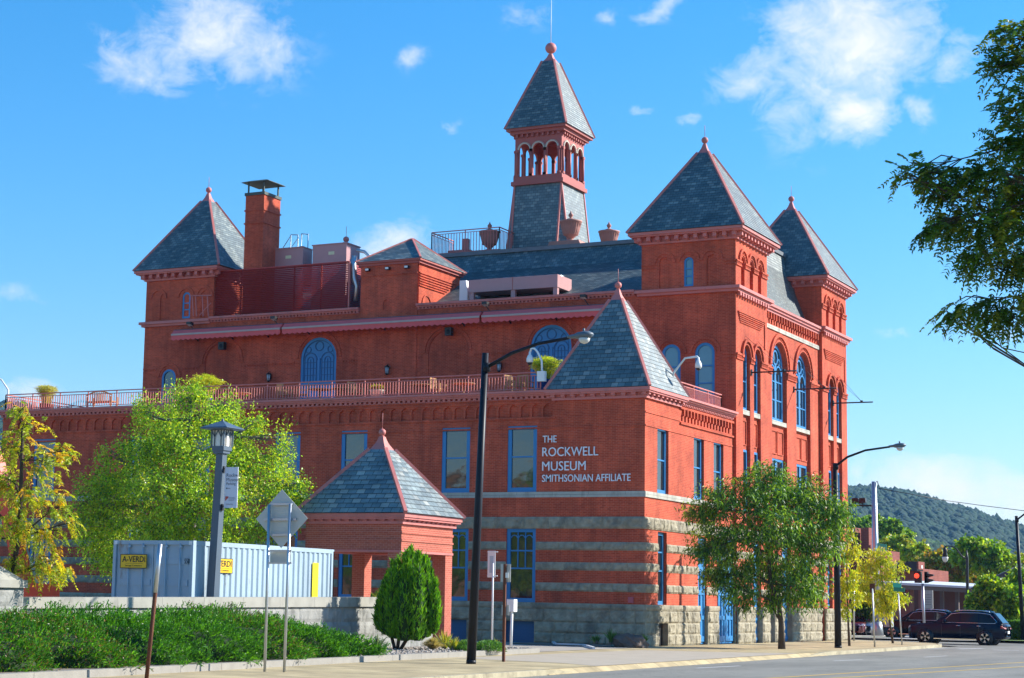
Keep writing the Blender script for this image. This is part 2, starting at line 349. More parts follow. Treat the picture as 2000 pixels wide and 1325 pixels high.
    def build(s, name, mats, parent=None, loc=None, local=False, **props):
        me = bpy.data.meshes.new(name)
        off = np.zeros(3)
        if not local:
            if parent is not None: off = off+wloc(parent)
            if loc is not None: off = off+np.array(loc, float)
        V = np.array(s.v, float).reshape(-1, 3)-off
        me.from_pydata(V.tolist(), [], s.f)
        for m in (mats if isinstance(mats, (list, tuple)) else [mats]): me.materials.append(m)
        me.polygons.foreach_set('material_index', np.array(s.m, dtype=np.int32))
        me.polygons.foreach_set('use_smooth', np.array(s.s, dtype=bool))
        me.update(); auto_uv(me, off)
        if s.uvo:
            ul = me.uv_layers['UVMap'].data
            for fi_, uvs in s.uvo.items():
                for li_, q_ in zip(me.polygons[fi_].loop_indices, uvs): ul[li_].uv = q_
        return link(name, me, parent, loc, **props)
def auto_uv(me, off):
    uvl = me.uv_layers.new(name='UVMap'); n = len(me.loops)
    if not n: return
    V = np.empty(len(me.vertices)*3); me.vertices.foreach_get('co', V); V = V.reshape(-1, 3)+off
    li = np.empty(n, dtype=np.int32); me.loops.foreach_get('vertex_index', li)
    nf = len(me.polygons); Nn = np.empty(nf*3); me.polygons.foreach_get('normal', Nn); Nn = Nn.reshape(-1, 3)
    tot = np.empty(nf, dtype=np.int32); me.polygons.foreach_get('loop_total', tot)
    fi = np.repeat(np.arange(nf), tot)
    U = np.stack([-Nn[:, 1], Nn[:, 0], np.zeros(nf)], 1); l = np.linalg.norm(U, axis=1); flat = l < .05
    U[flat] = (1, 0, 0); l[flat] = 1; U = U/l[:, None]
    W = np.cross(Nn, U); W[flat] = (0, 1, 0)
    p = V[li]; uv = np.stack([(p*U[fi]).sum(1), (p*W[fi]).sum(1)], 1)
    uvl.data.foreach_set('uv', uv.ravel())
def wloc(o):
    l = np.zeros(3)
    while o is not None: l = l+np.array(o.location); o = o.parent
    return l
def link(name, me, parent=None, loc=None, **props):
    o = bpy.data.objects.new(name, me); COL.objects.link(o)
    if parent is not None: o.parent = parent
    if loc is not None: o.location = tuple(float(c) for c in loc)
    for k, v in props.items(): o[k] = v
    return o
def thing(name, label, cat, loc=(0, 0, 0), rz=0.0, group=None):
    o = link(name, None, None, loc, label=label, category=cat); o.rotation_euler = (0, 0, rz); o.empty_display_size = .3
    if group: o['group'] = group
    return o
def single(mb, name, mats, label, cat, loc, group=None, local=False):
    o = mb.build(name, mats, None, loc, local=local, label=label, category=cat)
    if group: o['group'] = group
    return o
def dup(o, parent=None):
    c = o.copy(); COL.objects.link(c)
    if parent is not None: c.parent = parent
    for ch in list(o.children): dup(ch, c)
    return c
FONT = None
def text_mesh(txt, width=None, height=None, depth=0.01, bold=0.0, spacing=1.0):
    cu = bpy.data.curves.new('lettering', 'FONT'); cu.body = txt; cu.size = 1.0; cu.extrude = depth; cu.offset = bold; cu.space_character = spacing; cu.resolution_u = 3
    ob = bpy.data.objects.new('lettering', cu); COL.objects.link(ob)
    dg = bpy.context.evaluated_depsgraph_get(); dg.update()
    me = bpy.data.meshes.new_from_object(ob.evaluated_get(dg))
    bpy.data.objects.remove(ob)
    n = len(me.vertices); V = np.empty(n*3); me.vertices.foreach_get('co', V); V = V.reshape(-1, 3)
    mn, mx = V.min(0), V.max(0); V[:, :2] -= mn[:2]; sp = mx-mn
    sc_y = height/sp[1] if height else None; sc_x = width/sp[0] if width else None
    sc_x = sc_x or sc_y; sc_y = sc_y or sc_x
    V[:, 0] *= sc_x; V[:, 1] *= sc_y
    me.vertices.foreach_set('co', V.ravel()); me.update()
    return me
def text_on(name, txt, P, u, z, mat, parent, width=None, height=None, depth=.01, d=.012, bold=0.0, slant=0.0, spacing=1.0):
    """lettering whose lower left corner sits at (u, z) of the plane P"""
    me = text_mesh(txt, width, height, depth, bold, spacing)
    n = len(me.vertices); V = np.empty(n*3); me.vertices.foreach_get('co', V); V = V.reshape(-1, 3)
    off = wloc(parent) if parent is not None else 0
    W = np.array([P(u+a, z+b+slant*a, d+c) for a, b, c in V], float)-off
    me.vertices.foreach_set('co', W.ravel()); me.materials.clear(); me.materials.append(mat); me.update()
    return link(name, me, parent)
def PL(y0): return lambda u, z, d: (u, y0-d, z)      # planes that face the -y street side
def PR(x0): return lambda u, z, d: (x0+d, u, z)      # planes that face the +x street side
def PBk(y0): return lambda u, z, d: (u, y0+d, z)
def PLf(x0): return lambda u, z, d: (x0-d, u, z)
# ---------------------------------------------------------------- the museum
MU = thing('museum_building', 'red brick museum with slate pyramid roofs, stone banded base and blue windows', 'building', (0, 0, 0))
def window(P, u0, u1, z0, z1, arch=False, d=.16, fw=.13, rails=(), mull=(), pane=None, jamb=True, name='window', parent=MU, dark=False):
    """blue timber frame, sash bars, and its glass as a part of the frame"""
    fm = MB(); f0 = -d; f1 = -d+.07; r = (u1-u0)/2; uc = (u0+u1)/2
    fm.pbox(P, u0, u0+fw, z0, z1, f0, f1); fm.pbox(P, u1-fw, u1, z0, z1, f0, f1); fm.pbox(P, u0+fw, u1-fw, z0, z0+fw*1.1, f0, f1+.003)
    if arch:
        fm.parc(P, uc, z1, r-fw, r, f0, f1+.002)
    else: fm.pbox(P, u0+fw, u1-fw, z1-fw*.9, z1, f0, f1+.003)
    for zr in rails: fm.pbox(P, u0+fw, u1-fw, zr-.03, zr+.03, f0-.01, f1-.015)
    for (ur, za, zb, wd) in mull: fm.pbox(P, ur-wd/2, ur+wd/2, za, zb, f0-.005, f1-.012)
    wo = fm.build(name, BLUE, parent)
    g = MB(); dg = f0+.012
    if arch:
        n = 12; rr = r-.02
        g.poly([P(u0+.02, z0, dg), P(u1-.02, z0, dg)]+[P(uc+rr*math.cos(PI*k/n), z1+rr*math.sin(PI*k/n), dg) for k in range(n+1)])
    else: g.quad(P(u0+.02, z0+.02, dg), P(u1-.02, z0+.02, dg), P(u1-.02, z1-.02, dg), P(u0+.02, z1-.02, dg))
    g.build('pane', pane or GLASS, wo)
    return wo
def tracery(P, u0, u1, z1, d, fm_parent):
    """two lights and a roundel in the head of a big arched opening"""
    fm = MB(); uc = (u0+u1)/2; r = (u1-u0)/2-.12; f0, f1 = -d, -d+.065
    h = r/2
    for s in (-1, 1): fm.parc(P, uc+s*h, z1-.35, h-.1, h-.02, f0, f1, n=12)
    fm.parc(P, uc, z1+r*.48, r*.3, r*.3+.08, f0, f1, 0, 2*PI, 18)
    for s in (-1, 1): fm.parc(P, uc+s*r*.56, z1+r*.30, r*.13, r*.13+.05, f0, f1, 0, 2*PI, 12)
    fm.build('tracery', BLUE, fm_parent)
def dentils(mb, P, u0, u1, step, w_, z0, z1, d0, d1, mi=0):
    n = int((u1-u0)/step)
    for i in range(n):
        a = u0+(i+.5)*(u1-u0)/n-w_/2; mb.pbox(P, a, a+w_, z0, z1, d0, d1, mi)
def gaps(u0, u1, holes):
    out = []; a = u0
    for h0, h1 in sorted(holes):
        if h0 > a: out.append((a, min(h0, u1)))
        a = max(a, h1)
    if a < u1: out.append((a, u1))
    return out

# --- openings
UW = [(-31.2, -29.9), (-25.45, -24.15), (-22.3, -21.0), (-17.5, -16.2), (-14.1, -12.8), (-9.15, -7.82), (-6.07, -4.74)]
ZB = [(3.75, 4.09), (2.94, 3.27), (2.10, 2.44)]
wall = MB(); P0 = PL(0.0)
ops = []
for a, b in UW:
    ops += [dict(u0=a, u1=b, z0=6.12, z1=8.86, d=.14), dict(u0=a, u1=b, z0=1.62, z1=4.62, d=.16), dict(u0=a, u1=b, z0=0.0, z1=.86, d=.12)]
x = -3.95-.515
while x > -33.0:
    ops.append(dict(u0=x, u1=x+.40, z0=9.22, z1=9.54, arch=True, d=.09, back=True)); x -= .515
wall.facade(P0, -33.2, 0.0, 0.0, 10.2, ops)
P1 = PR(0.0)
RW = [(1.38, 2.66), (5.67, 6.95), (8.2, 9.5)]; RL = [(1.47, 2.47), (6.2, 7.25), (8.65, 10.72)]
ops = [dict(u0=a, u1=b, z0=6.12, z1=8.83, d=.2) for a, b in RW]
ops += [dict(u0=1.47, u1=2.47, z0=1.64, z1=4.56, d=.2), dict(u0=1.39, u1=2.48, z0=0, z1=.9, d=.2), dict(u0=6.2, u1=7.25, z0=0, z1=4.56, d=.16), dict(u0=8.65, u1=10.72, z0=0, z1=4.56, d=.07)]
x = 4.1
while x < 10.5:
    ops.append(dict(u0=x, u1=x+.2, z0=9.3, z1=9.5, arch=True, d=.16, back=True)); x += .40
wall.facade(P1, 0.0, 10.8, 0.0, 10.2, ops)
wall.box(-33.2, .05, 10.12, -.05, 10.8, 10.2)
wall.quad((-33.2, 0, 0), (-33.2, 29, 0), (-33.2, 29, 10.2), (-33.2, 0, 10.2))
# corbel shelves of the little arcades
wall.pbox(P0, -33.2, -3.9, 9.12, 9.2, 0, .05); wall.pbox(P0, -33.2, 0, 8.72, 8.79, 0, .028)
wall.pbox(P1, 3.95, 10.8, 9.16, 9.24, 0, .07); wall.pbox(P1, 0.0, 10.8, 8.74, 8.81, 0, .03); wall.pbox(P1, 0.0, 4.0, 9.28, 9.33, 0, .03)
wall.pbox(P0, -33.2, -3.9, 9.78, 9.86, 0, .05)
wall.pbox(P1, 3.95, 10.8, 9.80, 9.9, 0, .08)
for (a, b) in UW: wall.pbox(P0, a-.12, b+.12, 8.89, 9.08, 0, .012)
dentils(wall, P1, 4.1, 10.5, .40, .1, 9.52, 9.8, 0, .1)
wall.build('wing_wall', BRICK, MU)

# --- stone: sill band, rock-faced bands and base
lime = MB()
lime.pbox(P0, -33.2, .06, 5.89, 6.12, 0, .06); lime.pbox(P1, -.0, 10.8, 5.89, 6.12, 0, .06)
lime.build('sill_band', LIME, MU)
rk = MB()
rk.rock(P0, -33.2, .03, 4.62, 5.10, .05, 1, 1.5, seed=1); rk.rock(P1, -.03, 10.8, 4.62, 5.10, .05, 1, 1.3, seed=2)
for i, (a, b) in enumerate(ZB):
    for g0, g1 in gaps(-33.2, .03, UW): rk.rock(P0, g0, g1, a, b, .035, 1, .9, seed=10+i)
    for g0, g1 in gaps(-.03, 10.8, [RL[0], RL[1], RL[2]]): rk.rock(P1, g0, g1, a, b, .035, 1, .8, seed=20+i)
rk.build('stone_band', ROCK, MU)
rb = MB()
for g0, g1 in gaps(-33.2, .08, UW): rb.rock(P0, g0, g1, 0, .86, .09, 2, .85, seed=31)
rb.rock(P0, -33.2, .08, .86, 1.40, .09, 1, 1.0, seed=32)
for g0, g1 in gaps(-.08, 10.8, [(1.39, 2.48), RL[1], RL[2]]): rb.rock(P1, g0, g1, 0, .9, .1, 2, .8, seed=33)
for g0, g1 in gaps(-.08, 10.8, [RL[1], RL[2]]): rb.rock(P1, g0, g1, .9, 1.40, .1, 1, .95, seed=34)
rb.rock(P0, -33.2, .12, 1.40, 1.63, .13, 1, 1.6, .02, seed=35)
for g0, g1 in gaps(-.12, 10.8, [RL[1], RL[2]]): rb.rock(P1, g0, g1, 1.40, 1.63, .14, 1, 1.4, .02, seed=36)
rb.build('stone_base', ROCK, MU)

# --- wing windows and doors
for a, b in UW:
    window(P0, a, b, 6.12, 8.86, d=.10, rails=(7.58,), fw=.17)
    lw = window(P0, a, b, 1.62, 4.62, d=.12, fw=.16, rails=(3.0, 3.72), mull=[(a+.16+(b-a-.32)*k/3, 3.0, 4.5, .035) for k in (1, 2)])
    tr = MB(); w3 = (b-a-.32)/3
    for k in range(3): tr.parc(P0, a+.16+w3*(k+.5), 4.2, w3/2-.03, w3/2, -.12, -.055, 0.25, PI-.25, 8)
    tr.build('tracery', BLUE, lw)
    g = MB(); g.pbox(P0, a, b, 0, .86, -.12, -.09)
    for k in range(5): g.pbox(P0, a+.05, b-.05, .08+k*.15, .12+k*.15, -.09, -.07)
    g.build('cellar_shutter', BLUED, MU)
for a, b in RW: window(P1, a, b, 6.12, 8.83, d=.18, rails=(7.5,), fw=.15)
window(P1, 1.47, 2.47, 1.64, 4.56, d=.2, rails=(3.0, 3.75), fw=.14)
g = MB(); g.pbox(P1, 1.385, 2.485, 0, .9, -.19, -.16); g.build('cellar_shutter', BLACK, MU)
# basement-to-floor-band blue bars seen over the sunlit base
def panel_door(P, a, b, zt, d, leaves=2, transom=True):
    m = MB(); zc = zt-1.25 if transom else zt
    m.pbox(P, a, b, 0.02, zt, -d, -d+.05)
    wl = (b-a)/leaves
    for l in range(leaves):
        u = a+l*wl
        for (za, zb_) in ((.12, .35), (1.05, 1.22), (2.1, 2.3), (zc-.2, zc)): m.pbox(P, u+.04, u+wl-.04, za, zb_, -d+.05, -d+.10)
        for uu in (u+.04, u+wl/2-.05, u+wl-.16): m.pbox(P, uu, uu+.12, .12, zc-.2, -d+.05, -d+.097)
    o = m.build('door', BLUE, MU)
    if transom:
        g = MB(); g.quad(P(a+.15, zc+.1, -d+.055), P(b-.15, zc+.1, -d+.055), P(b-.15, zt-.15, -d+.055), P(a+.15, zt-.15, -d+.055)); g.build('transom_pane', GLASS, o)
        mm = MB(); 
        for k in range(1, 4): mm.pbox(P, a+.15+(b-a-.3)*k/4-.02, a+.15+(b-a-.3)*k/4+.02, zc+.1, zt-.15, -d+.056, -d+.08)
        mm.build('transom_bar', BLUE, o)
    h = MB(); h.tube([P((a+b)/2-.1, 1.05, -d+.13), P((a+b)/2-.1, 1.3, -d+.13)], .02, 6); h.build('handle', DARKM, o)
panel_door(P1, 6.2, 7.25, 4.56, .16, 1); panel_door(P1, 8.65, 10.72, 4.56, .07, 2)

# --- cornices of the wing
co = MB()
def cornice(mb, P, u0, u1, z, step=.24):
    dentils(mb, P, u0, u1, step, step*.5, z, z+.085, .02, .12)
    mb.pbox(P, u0, u1, z-.03, z, 0, .07); mb.pbox(P, u0, u1, z+.085, z+.15, 0, .17); mb.pbox(P, u0, u1, z+.15, z+.22, 0, .25); mb.pbox(P, u0, u1, z+.22, z+.31, -.3, .33)
cornice(co, P0, -33.3, -4.1, 9.98); cornice(co, P1, 4.1, 10.62, 9.98, .2)
co.build('cornice', TRIM, MU)

# --- pyramid roofs with moulded eaves
def ring(mb, x0, x1, y0, y1, z0, z1, o_in, o_out):
    """square collar round a tower, four butted bars"""
    a, b, c, d = x0-o_out, x1+o_out, y0-o_out, y1+o_out
    t = o_out-o_in
    mb.box(a, c, z0, b, c+t, z1); mb.box(a, d-t, z0, b, d, z1); mb.box(a, c+t, z0, a+t, d-t, z1); mb.box(b-t, c+t, z0, b, d-t, z1)
def pyramid(x0, x1, y0, y1, ze, za, mat_, parent=MU, cap=.42, ball=.17, neck=.42, name='roof', rod=True, hip=.11, zball=None):
    cx, cy = (x0+x1)/2, (y0+y1)/2
    if zball is not None: zc0 = zball-.50-ball; t0 = cap/((x1-x0)/2); za = (zc0-ze*t0)/(1-t0)
    h = za-ze; t = cap/((x1-x0)/2); zc = za-h*t
    q = [(x0,y0),(x1,y0),(x1,y1),(x0,y1)]; tp = [(cx+(px-cx)*t, cy+(py-cy)*t) for px, py in q]
    m = MB(); rh = .205 if mat_ is not SLATE_S else .16
    slp = math.hypot((y1-y0)/2-cap, zc-ze); nc = max(6, int(slp/rh)); lip = .016
    def lvl(f_, o):   # corner ring at height fraction f_, pushed out by o
        return [(px+(qx-px)*f_+o*(1 if px > cx else -1), py+(qy-py)*f_+o*(1 if py > cy else -1), ze+(zc-ze)*f_) for (px, py), (qx, qy) in zip(q, tp)]
    for k in range(nc):
        A_, B_ = lvl(k/nc, lip), lvl((k+1)/nc, 0); C_ = lvl(k/nc, 0)
        for i in range(4):
            j = (i+1) % 4; ax = 0 if i % 2 == 0 else 1; off_ = .13*((k*7+i*3) % 5)
            m.quaduv([A_[i], A_[j], B_[j], B_[i]], [(A_[i][ax]+i*50, k*rh+.004), (A_[j][ax]+i*50, k*rh+.004), (B_[j][ax]+i*50, (k+1)*rh-.004), (B_[i][ax]+i*50, (k+1)*rh-.004)])
            m.quad(C_[i], C_[j], A_[j], A_[i])
    m.poly([(*p, ze) for p in q[::-1]])
    ro = m.build(name, mat_, parent)
    hp = MB()
    for i in range(4): hp.bar((*q[i], ze+.01), (*tp[i], zc+.02), hip, hip)
    hp.build('hip_trim', TRIM, ro)
    if cap > .05:
        fn = MB()
        fn.lathe((cx, cy, zc), [(cap*1.04, -.03), (cap*.78, .09), (cap*.5, .24), (cap*.34, .38), (cap*.27, .47)], 4, sq=True)
        b = zc+.45
        fn.lathe((cx, cy, b), [(cap*.2, 0), (cap*.3, .03), (cap*.2, .06)]+[(ball*math.sin(PI*k/10)+.004, .06+ball-ball*math.cos(PI*k/10)) for k in range(1, 10)]+[(.012, .06+2*ball), (.012, .1+2*ball)], 14)
        if rod: fn.tube([(cx, cy, b+.08+2*ball), (cx, cy, b+.62+2*ball)], .012, 5)
        fn.build('finial', TRIM, ro)
    return ro
def eave(x0, x1, y0, y1, zb, ze, oh, step=.49, parent=MU):
    """bracketed eave: bed mould, blocks, crown"""
    m = MB()
    ring(m, x0, x1, y0, y1, zb, zb+.09, -.05, .1)
    ring(m, x0, x1, y0, y1, zb+.09, zb+.12, -.05, .06)
    zt = ze-.22
    ring(m, x0, x1, y0, y1, zb+.12, zt, -.05, .045)
    for P, a, b in ((PL(y0), x0, x1), (PR(x1), y0, y1), (PBk(y1), x0, x1), (PLf(x0), y0, y1)):
        n = int((b-a+.2)/step)
        for i in range(n+1):
            u = a-.02+(b-a+.04)*i/n; m.pbox(P, u-.09, u+.09, zb+.13, zt-.001, .045, oh*.62); m.pbox(P, u-.075, u+.075, zb+.09, zb+.14, .045, oh*.4)
    ring(m, x0, x1, y0, y1, zt, zt+.07, -.05, oh*.78); ring(m, x0, x1, y0, y1, zt+.07, ze-.02, -.05, oh*.92)
    m.build('bracketed_eave', TRIM, parent)
eave(-3.95, 0.0, .0, 3.85, 9.86, 10.30, .36, .46)
pyramid(-4.28, .33, -.33, 4.18, 10.30, 14.75, SLATE, cap=.27, ball=.145, zball=float(onY(1207, 558, 1.92)[2]))

# --- the tall body
B = 10.8
bw = MB(); PB = PL(B)
ops = [dict(u0=-23.05, u1=-20.93, z0=10.22, z1=13.74, arch=True, d=.12), dict(u0=-10.1, u1=-7.96, z0=10.22, z1=13.72, arch=True, d=.12),
       dict(u0=-15.65, u1=-13.55, z0=10.22, z1=13.72, arch=True, d=.05, back=True), dict(u0=-29.0, u1=-26.85, z0=10.22, z1=13.72, arch=True, d=.05, back=True),
       dict(u0=-31.75, u1=-30.85, z0=10.9, z1=13.08, arch=True, d=.1)]
bw.facade(PB, -33.0, -4.43, 10.2, 16.0, ops)
bw.facade(PB, -4.43, .15, 0, 18.35, [dict(u0=-3.42, u1=-2.5, z0=10.75, z1=13.1, arch=True, d=.12), dict(u0=-1.8, u1=-.86, z0=10.75, z1=13.1, arch=True, d=.12),
      dict(u0=-2.34, u1=-1.88, z0=16.22, z1=17.36, arch=True, d=.12), dict(u0=-3.57, u1=-3.05, z0=16.22, z1=17.4, arch=True, d=.08, back=True), dict(u0=-1.24, u1=-.76, z0=16.22, z1=17.4, arch=True, d=.08, back=True)])
for a, b, s in ((-23.05, -20.93, 13.74), (-10.1, -7.96, 13.72), (-15.65, -13.55, 13.72), (-29.0, -26.85, 13.72)):
    bw.parc(PB, (a+b)/2, s, 1.22, 1.36, 0, .05, n=20); bw.parc(PB, (a+b)/2, s, 1.10, 1.16, 0, .03, n=20)
for a, b in ((-3.42, -2.5), (-1.8, -.86), (-31.75, -30.85)):
    bw.parc(PB, (a+b)/2, 13.1, .62, .76, 0, .05); bw.parc(PB, (a+b)/2, 13.1, .5, .55, 0, .03)
for c in (-3.31, -2.11, -1.0, -32.2+.0, -31.0+.6, -29.2): bw.parc(PB, c, 17.38, .42, .56, 0, .05); 
for g0, g1 in gaps(-33.0, -4.43, [(-32.1, -30.5), (-29.3, -26.55), (-23.4, -20.6), (-16, -13.2), (-10.45, -7.6)]): 
    bw.pbox(PB, g0, g1, 13.55, 13.62, 0, .035); dentils(bw, PB, g0, g1, .15, .07, 13.45, 13.55, 0, .035); bw.pbox(PB, g0, g1, 13.36, 13.42, 0, .02)
bw.pbox(PB, -4.43, -3.8, 12.98, 13.06, 0, .05); bw.pbox(PB, -.5, .15, 12.98, 13.06, 0, .05); bw.pbox(PB, -.5, .15, 12.80, 12.86, 0, .05)
for u0, u1 in ((-4.43, -3.75), (-.4, .15)): bw.pbox(PB, u0, u1, 17.28, 17.36, 0, .04); bw.pbox(PB, u0, u1, 17.14, 17.19, 0, .04)
# left tower upper storey on the same plane
bw.facade(PB, -33.0, -28.6, 16.0, 18.35, [dict(u0=-30.6, u1=-30.08, z0=16.22, z1=17.38, arch=True, d=.12), dict(u0=-32.05, u1=-31.45, z0=16.22, z1=17.38, arch=True, d=.08, back=True), dict(u0=-29.4, u1=-28.85, z0=16.22, z1=17.38, arch=True, d=.08, back=True)])
bw.facade(PB, -28.6, -19.58, 16.0, 16.2, []); bw.facade(PB, -16.3, -4.43, 16.0, 16.2, [])
bw.quad((-33.0, B, 10.2), (-33.0, 29, 10.2), (-33.0, 29, 16.1), (-33.0, B, 16.1))
bw.quad((-33.0, 29.05, 0), (0, 29.05, 0), (0, 29.05, 16.1), (-33.0, 29.05, 16.1))
bw.box(-33.0, 10.85, 16.0, -28.6, 15.4, 18.35); bw.box(-4.43, 10.95, 16.0, -.3, 15.38, 18.34)
bw.pbox(PB, -19.58, -16.3, 10.2, 16.0, 0, .048)
bw.build('main_wall', BRICK, MU)
for a, b, s in ((-23.05, -20.93, 13.74), (-10.1, -7.96, 13.72)):
    d_ = MB(); uc = (a+b)/2; r = (b-a)/2; n = 14
    d_.prism([PB(a, 10.22, -.12), PB(b, 10.22, -.12)]+[PB(uc+r*math.cos(PI*k/n), s+r*math.sin(PI*k/n), -.12) for k in range(n+1)], (0, -.04, 0))
    d2 = MB(); d_.parc(PB, uc, s, r-.13, r, -.08, -.03, n=18)
    for u_ in (a, uc-.06, b-.13): d_.pbox(PB, u_, u_+.13, 10.3, s, -.08, -.03)
    for zz in (10.4, 11.75, 12.35): d_.pbox(PB, a+.13, b-.13, zz, zz+.14, -.08, -.04)
    for sg in (-1, 1):
        d2.parc(PB, uc+sg*r*.48, s-.1, r*.33, r*.38, -.08, -.05, n=12); d2.parc(PB, uc+sg*r*.48, s-.1, r*.14, r*.18, -.08, -.055, n=10); d2.parc(PB, uc+sg*r*.62, s+r*.42, r*.13, r*.17, -.08, -.052, 0, 2*PI, 12)
        for k in (-2, -1, 0, 1, 2): d2.pbox(PB, uc+sg*r*.48+k*.175-.016, uc+sg*r*.48+k*.175+.016, 12.5, s-.05, -.08, -.055)
        for zz in (12.5, 12.85, 13.2, 13.5): d2.pbox(PB, uc+sg*r*.48-.36, uc+sg*r*.48+.36, zz, zz+.035, -.08, -.057)
    d2.parc(PB, uc, s+r*.58, r*.2, r*.25, -.08, -.05, 0, 2*PI, 18); d2.parc(PB, uc, s, r*.84, r*.87, -.08, -.052, n=18)
    do = d_.build('terrace_door', BLUE, MU); d2.build('tracery', BLUED, do)
for a, b in ((-3.42, -2.5), (-1.8, -.86)): window(PB, a, b, 10.75, 13.1, True, d=.1, fw=.13, rails=(11.7, 12.5), pane=BLIND)
window(PB, -31.75, -30.85, 10.9, 13.08, True, d=.08, fw=.12, rails=(12.0,))
window(PB, -2.34, -1.88, 16.22, 17.36, True, d=.1, fw=.08, rails=(16.7, 17.05), pane=BLIND)
window(PB, -30.6, -30.08, 16.22, 17.38, True, d=.1, fw=.1, rails=(16.7, 17.05), pane=BLIND)

# --- street front of the tall body: tower, arched bay, tower
fr = MB()
def tall_niches(y0, cols, P, dd=.16):
    ops = [dict(u0=a, u1=b, z0=5.1, z1=s, arch=True, d=dd) for a, b, s in cols]
    return ops
def tower_front(y0, xp):
    P = PR(xp); cols = [(y0+.98, y0+2.0, 13.05), (y0+2.55, y0+3.55, 13.05)]
    ops = tall_niches(y0, cols, P)
    ops += [dict(u0=c-.25, u1=c+.25, z0=16.22, z1=17.36, arch=True, d=.3, back=True) for c in (y0+1.0, y0+2.24, y0+3.46)]
    grow = [(y0+2.37, y0+3.5)] if y0 < 20 else [(y0+.6, y0+1.5), (y0+2.9, y0+3.7)]
    for a, b in grow: ops.append(dict(u0=a, u1=b, z0=0 if y0 < 20 else 1.64, z1=4.6, d=.3, back=True))
    fr.facade(P, y0, y0+4.58, 0, 18.35, ops)
    Pb = PR(xp-.16)
    for a, b, s in cols:
        fr.facade(Pb, a-.02, b+.02, 5.1, s+.6, [dict(u0=a+.06, u1=b-.06, z0=10.56, z1=s, arch=True, d=.08), dict(u0=a+.06, u1=b-.06, z0=5.9, z1=8.75, d=.12)])
        fr.parc(P, (a+b)/2, s, .52, .58, 0, .05); fr.parc(P, (a+b)/2, s, .66, .80, 0, .12); fr.pbox(P, (a+b)/2-.8, (a+b)/2-.52, s-.12, s, 0, .1)
        for q in range(11):
            an = PI*(q+.5)/11; uu = (a+b)/2+.62*math.cos(an); zz = s+.62*math.sin(an); fr.pbox(P, uu-.03, uu+.03, zz-.03, zz+.03, 0, .045)
        # raised panel between the storeys
        for (ua, ub, za, zb_) in ((a+.2, a+.25, 8.95, 10.1), (b-.25, b-.2, 8.95, 10.1), (a+.25, b-.25, 10.05, 10.1), (a+.25, b-.25, 8.95, 9.0)): fr.pbox(Pb, ua, ub, za, zb_, 0, .05)
    for c in (y0+1.0, y0+2.24, y0+3.46):
        fr.parc(P, c, 17.36, .5, .62, 0, .09); fr.parc(P, c, 17.36, .31, .36, 0, .04)
        for q in range(9):
            an = PI*(q+.5)/9; uu = c+.43*math.cos(an); zz = 17.36+.43*math.sin(an); fr.pbox(P, uu-.028, uu+.028, zz-.028, zz+.028, 0, .04)
    for g0, g1 in gaps(y0, y0+4.58, [(y0+.75, y0+1.25), (y0+1.99, y0+2.49), (y0+3.21, y0+3.71)]):
        fr.pbox(P, g0, g1, 17.28, 17.36, 0, .08); fr.pbox(P, g0, g1, 17.1, 17.16, 0, .06); dentils(fr, P, g0, g1, .12, .06, 17.17, 17.28, 0, .05)
    for g0, g1 in gaps(y0, y0+4.58, [(a, b) for a, b, s in cols]):
        fr.pbox(P, g0, g1, 12.98, 13.06, 0, .09); fr.pbox(P, g0, g1, 12.78, 12.84, 0, .06); dentils(fr, P, g0, g1, .12, .06, 12.85, 12.98, 0, .06)
    # corbelled brick lines over the windows
    for k in range(6): fr.pbox(P, y0+.25+.06*k, y0+4.15-.12*k, 15.0-.09*k-.045, 15.0-.09*k, 0, .08-.008*k)
    fr.pbox(P, y0+4.1, y0+4.3, 13.7, 15.0, 0, .05)
    for a, b, s in cols:
        window(Pb, a+.06, b-.06, 10.56, s, True, d=.05, fw=.12, rails=(11.9,))
        window(Pb, a+.06, b-.06, 5.9, 8.75, False, d=.05, fw=.12, rails=(7.3,))
    if y0 > 20: fr.quad((xp, y0, 0), (xp, y0, 18.35), (xp-.29, y0, 18.35), (xp-.29, y0, 0))
    fr.quad((xp, y0+4.58, 0), (xp, y0+4.58, 18.35), (xp-.5, y0+4.58, 18.35), (xp-.5, y0+4.58, 0))
    return P, Pb, cols, grow
T1Y, T2Y = 10.8, 24.5; XT1, XT2, XM = .15, .17, -.03
tf1 = tower_front(T1Y, XT1); tf2 = tower_front(T2Y, XT2)
PM = PR(XM); PMb = PR(XM-.16)
big = [(16.62, 19.02, 13.2), (20.56, 22.96, 13.2)]
ops = [dict(u0=a, u1=b, z0=5.1, z1=s, arch=True, d=.16) for a, b, s in big]
ops += [dict(u0=18.1, u1=19.45, z0=0, z1=4.6, d=.3, back=True), dict(u0=22.0, u1=23.0, z0=1.64, z1=4.6, d=.25, back=True), dict(u0=15.9, u1=16.7, z0=0, z1=4.6, d=.25, back=True)]
y = 15.75
while y < 24.3:
    ops.append(dict(u0=y, u1=y+.2, z0=15.16, z1=15.38, arch=True, d=.18, back=True)); y += .40
fr.facade(PM, 15.38, 24.5, 0, 16.0, ops)
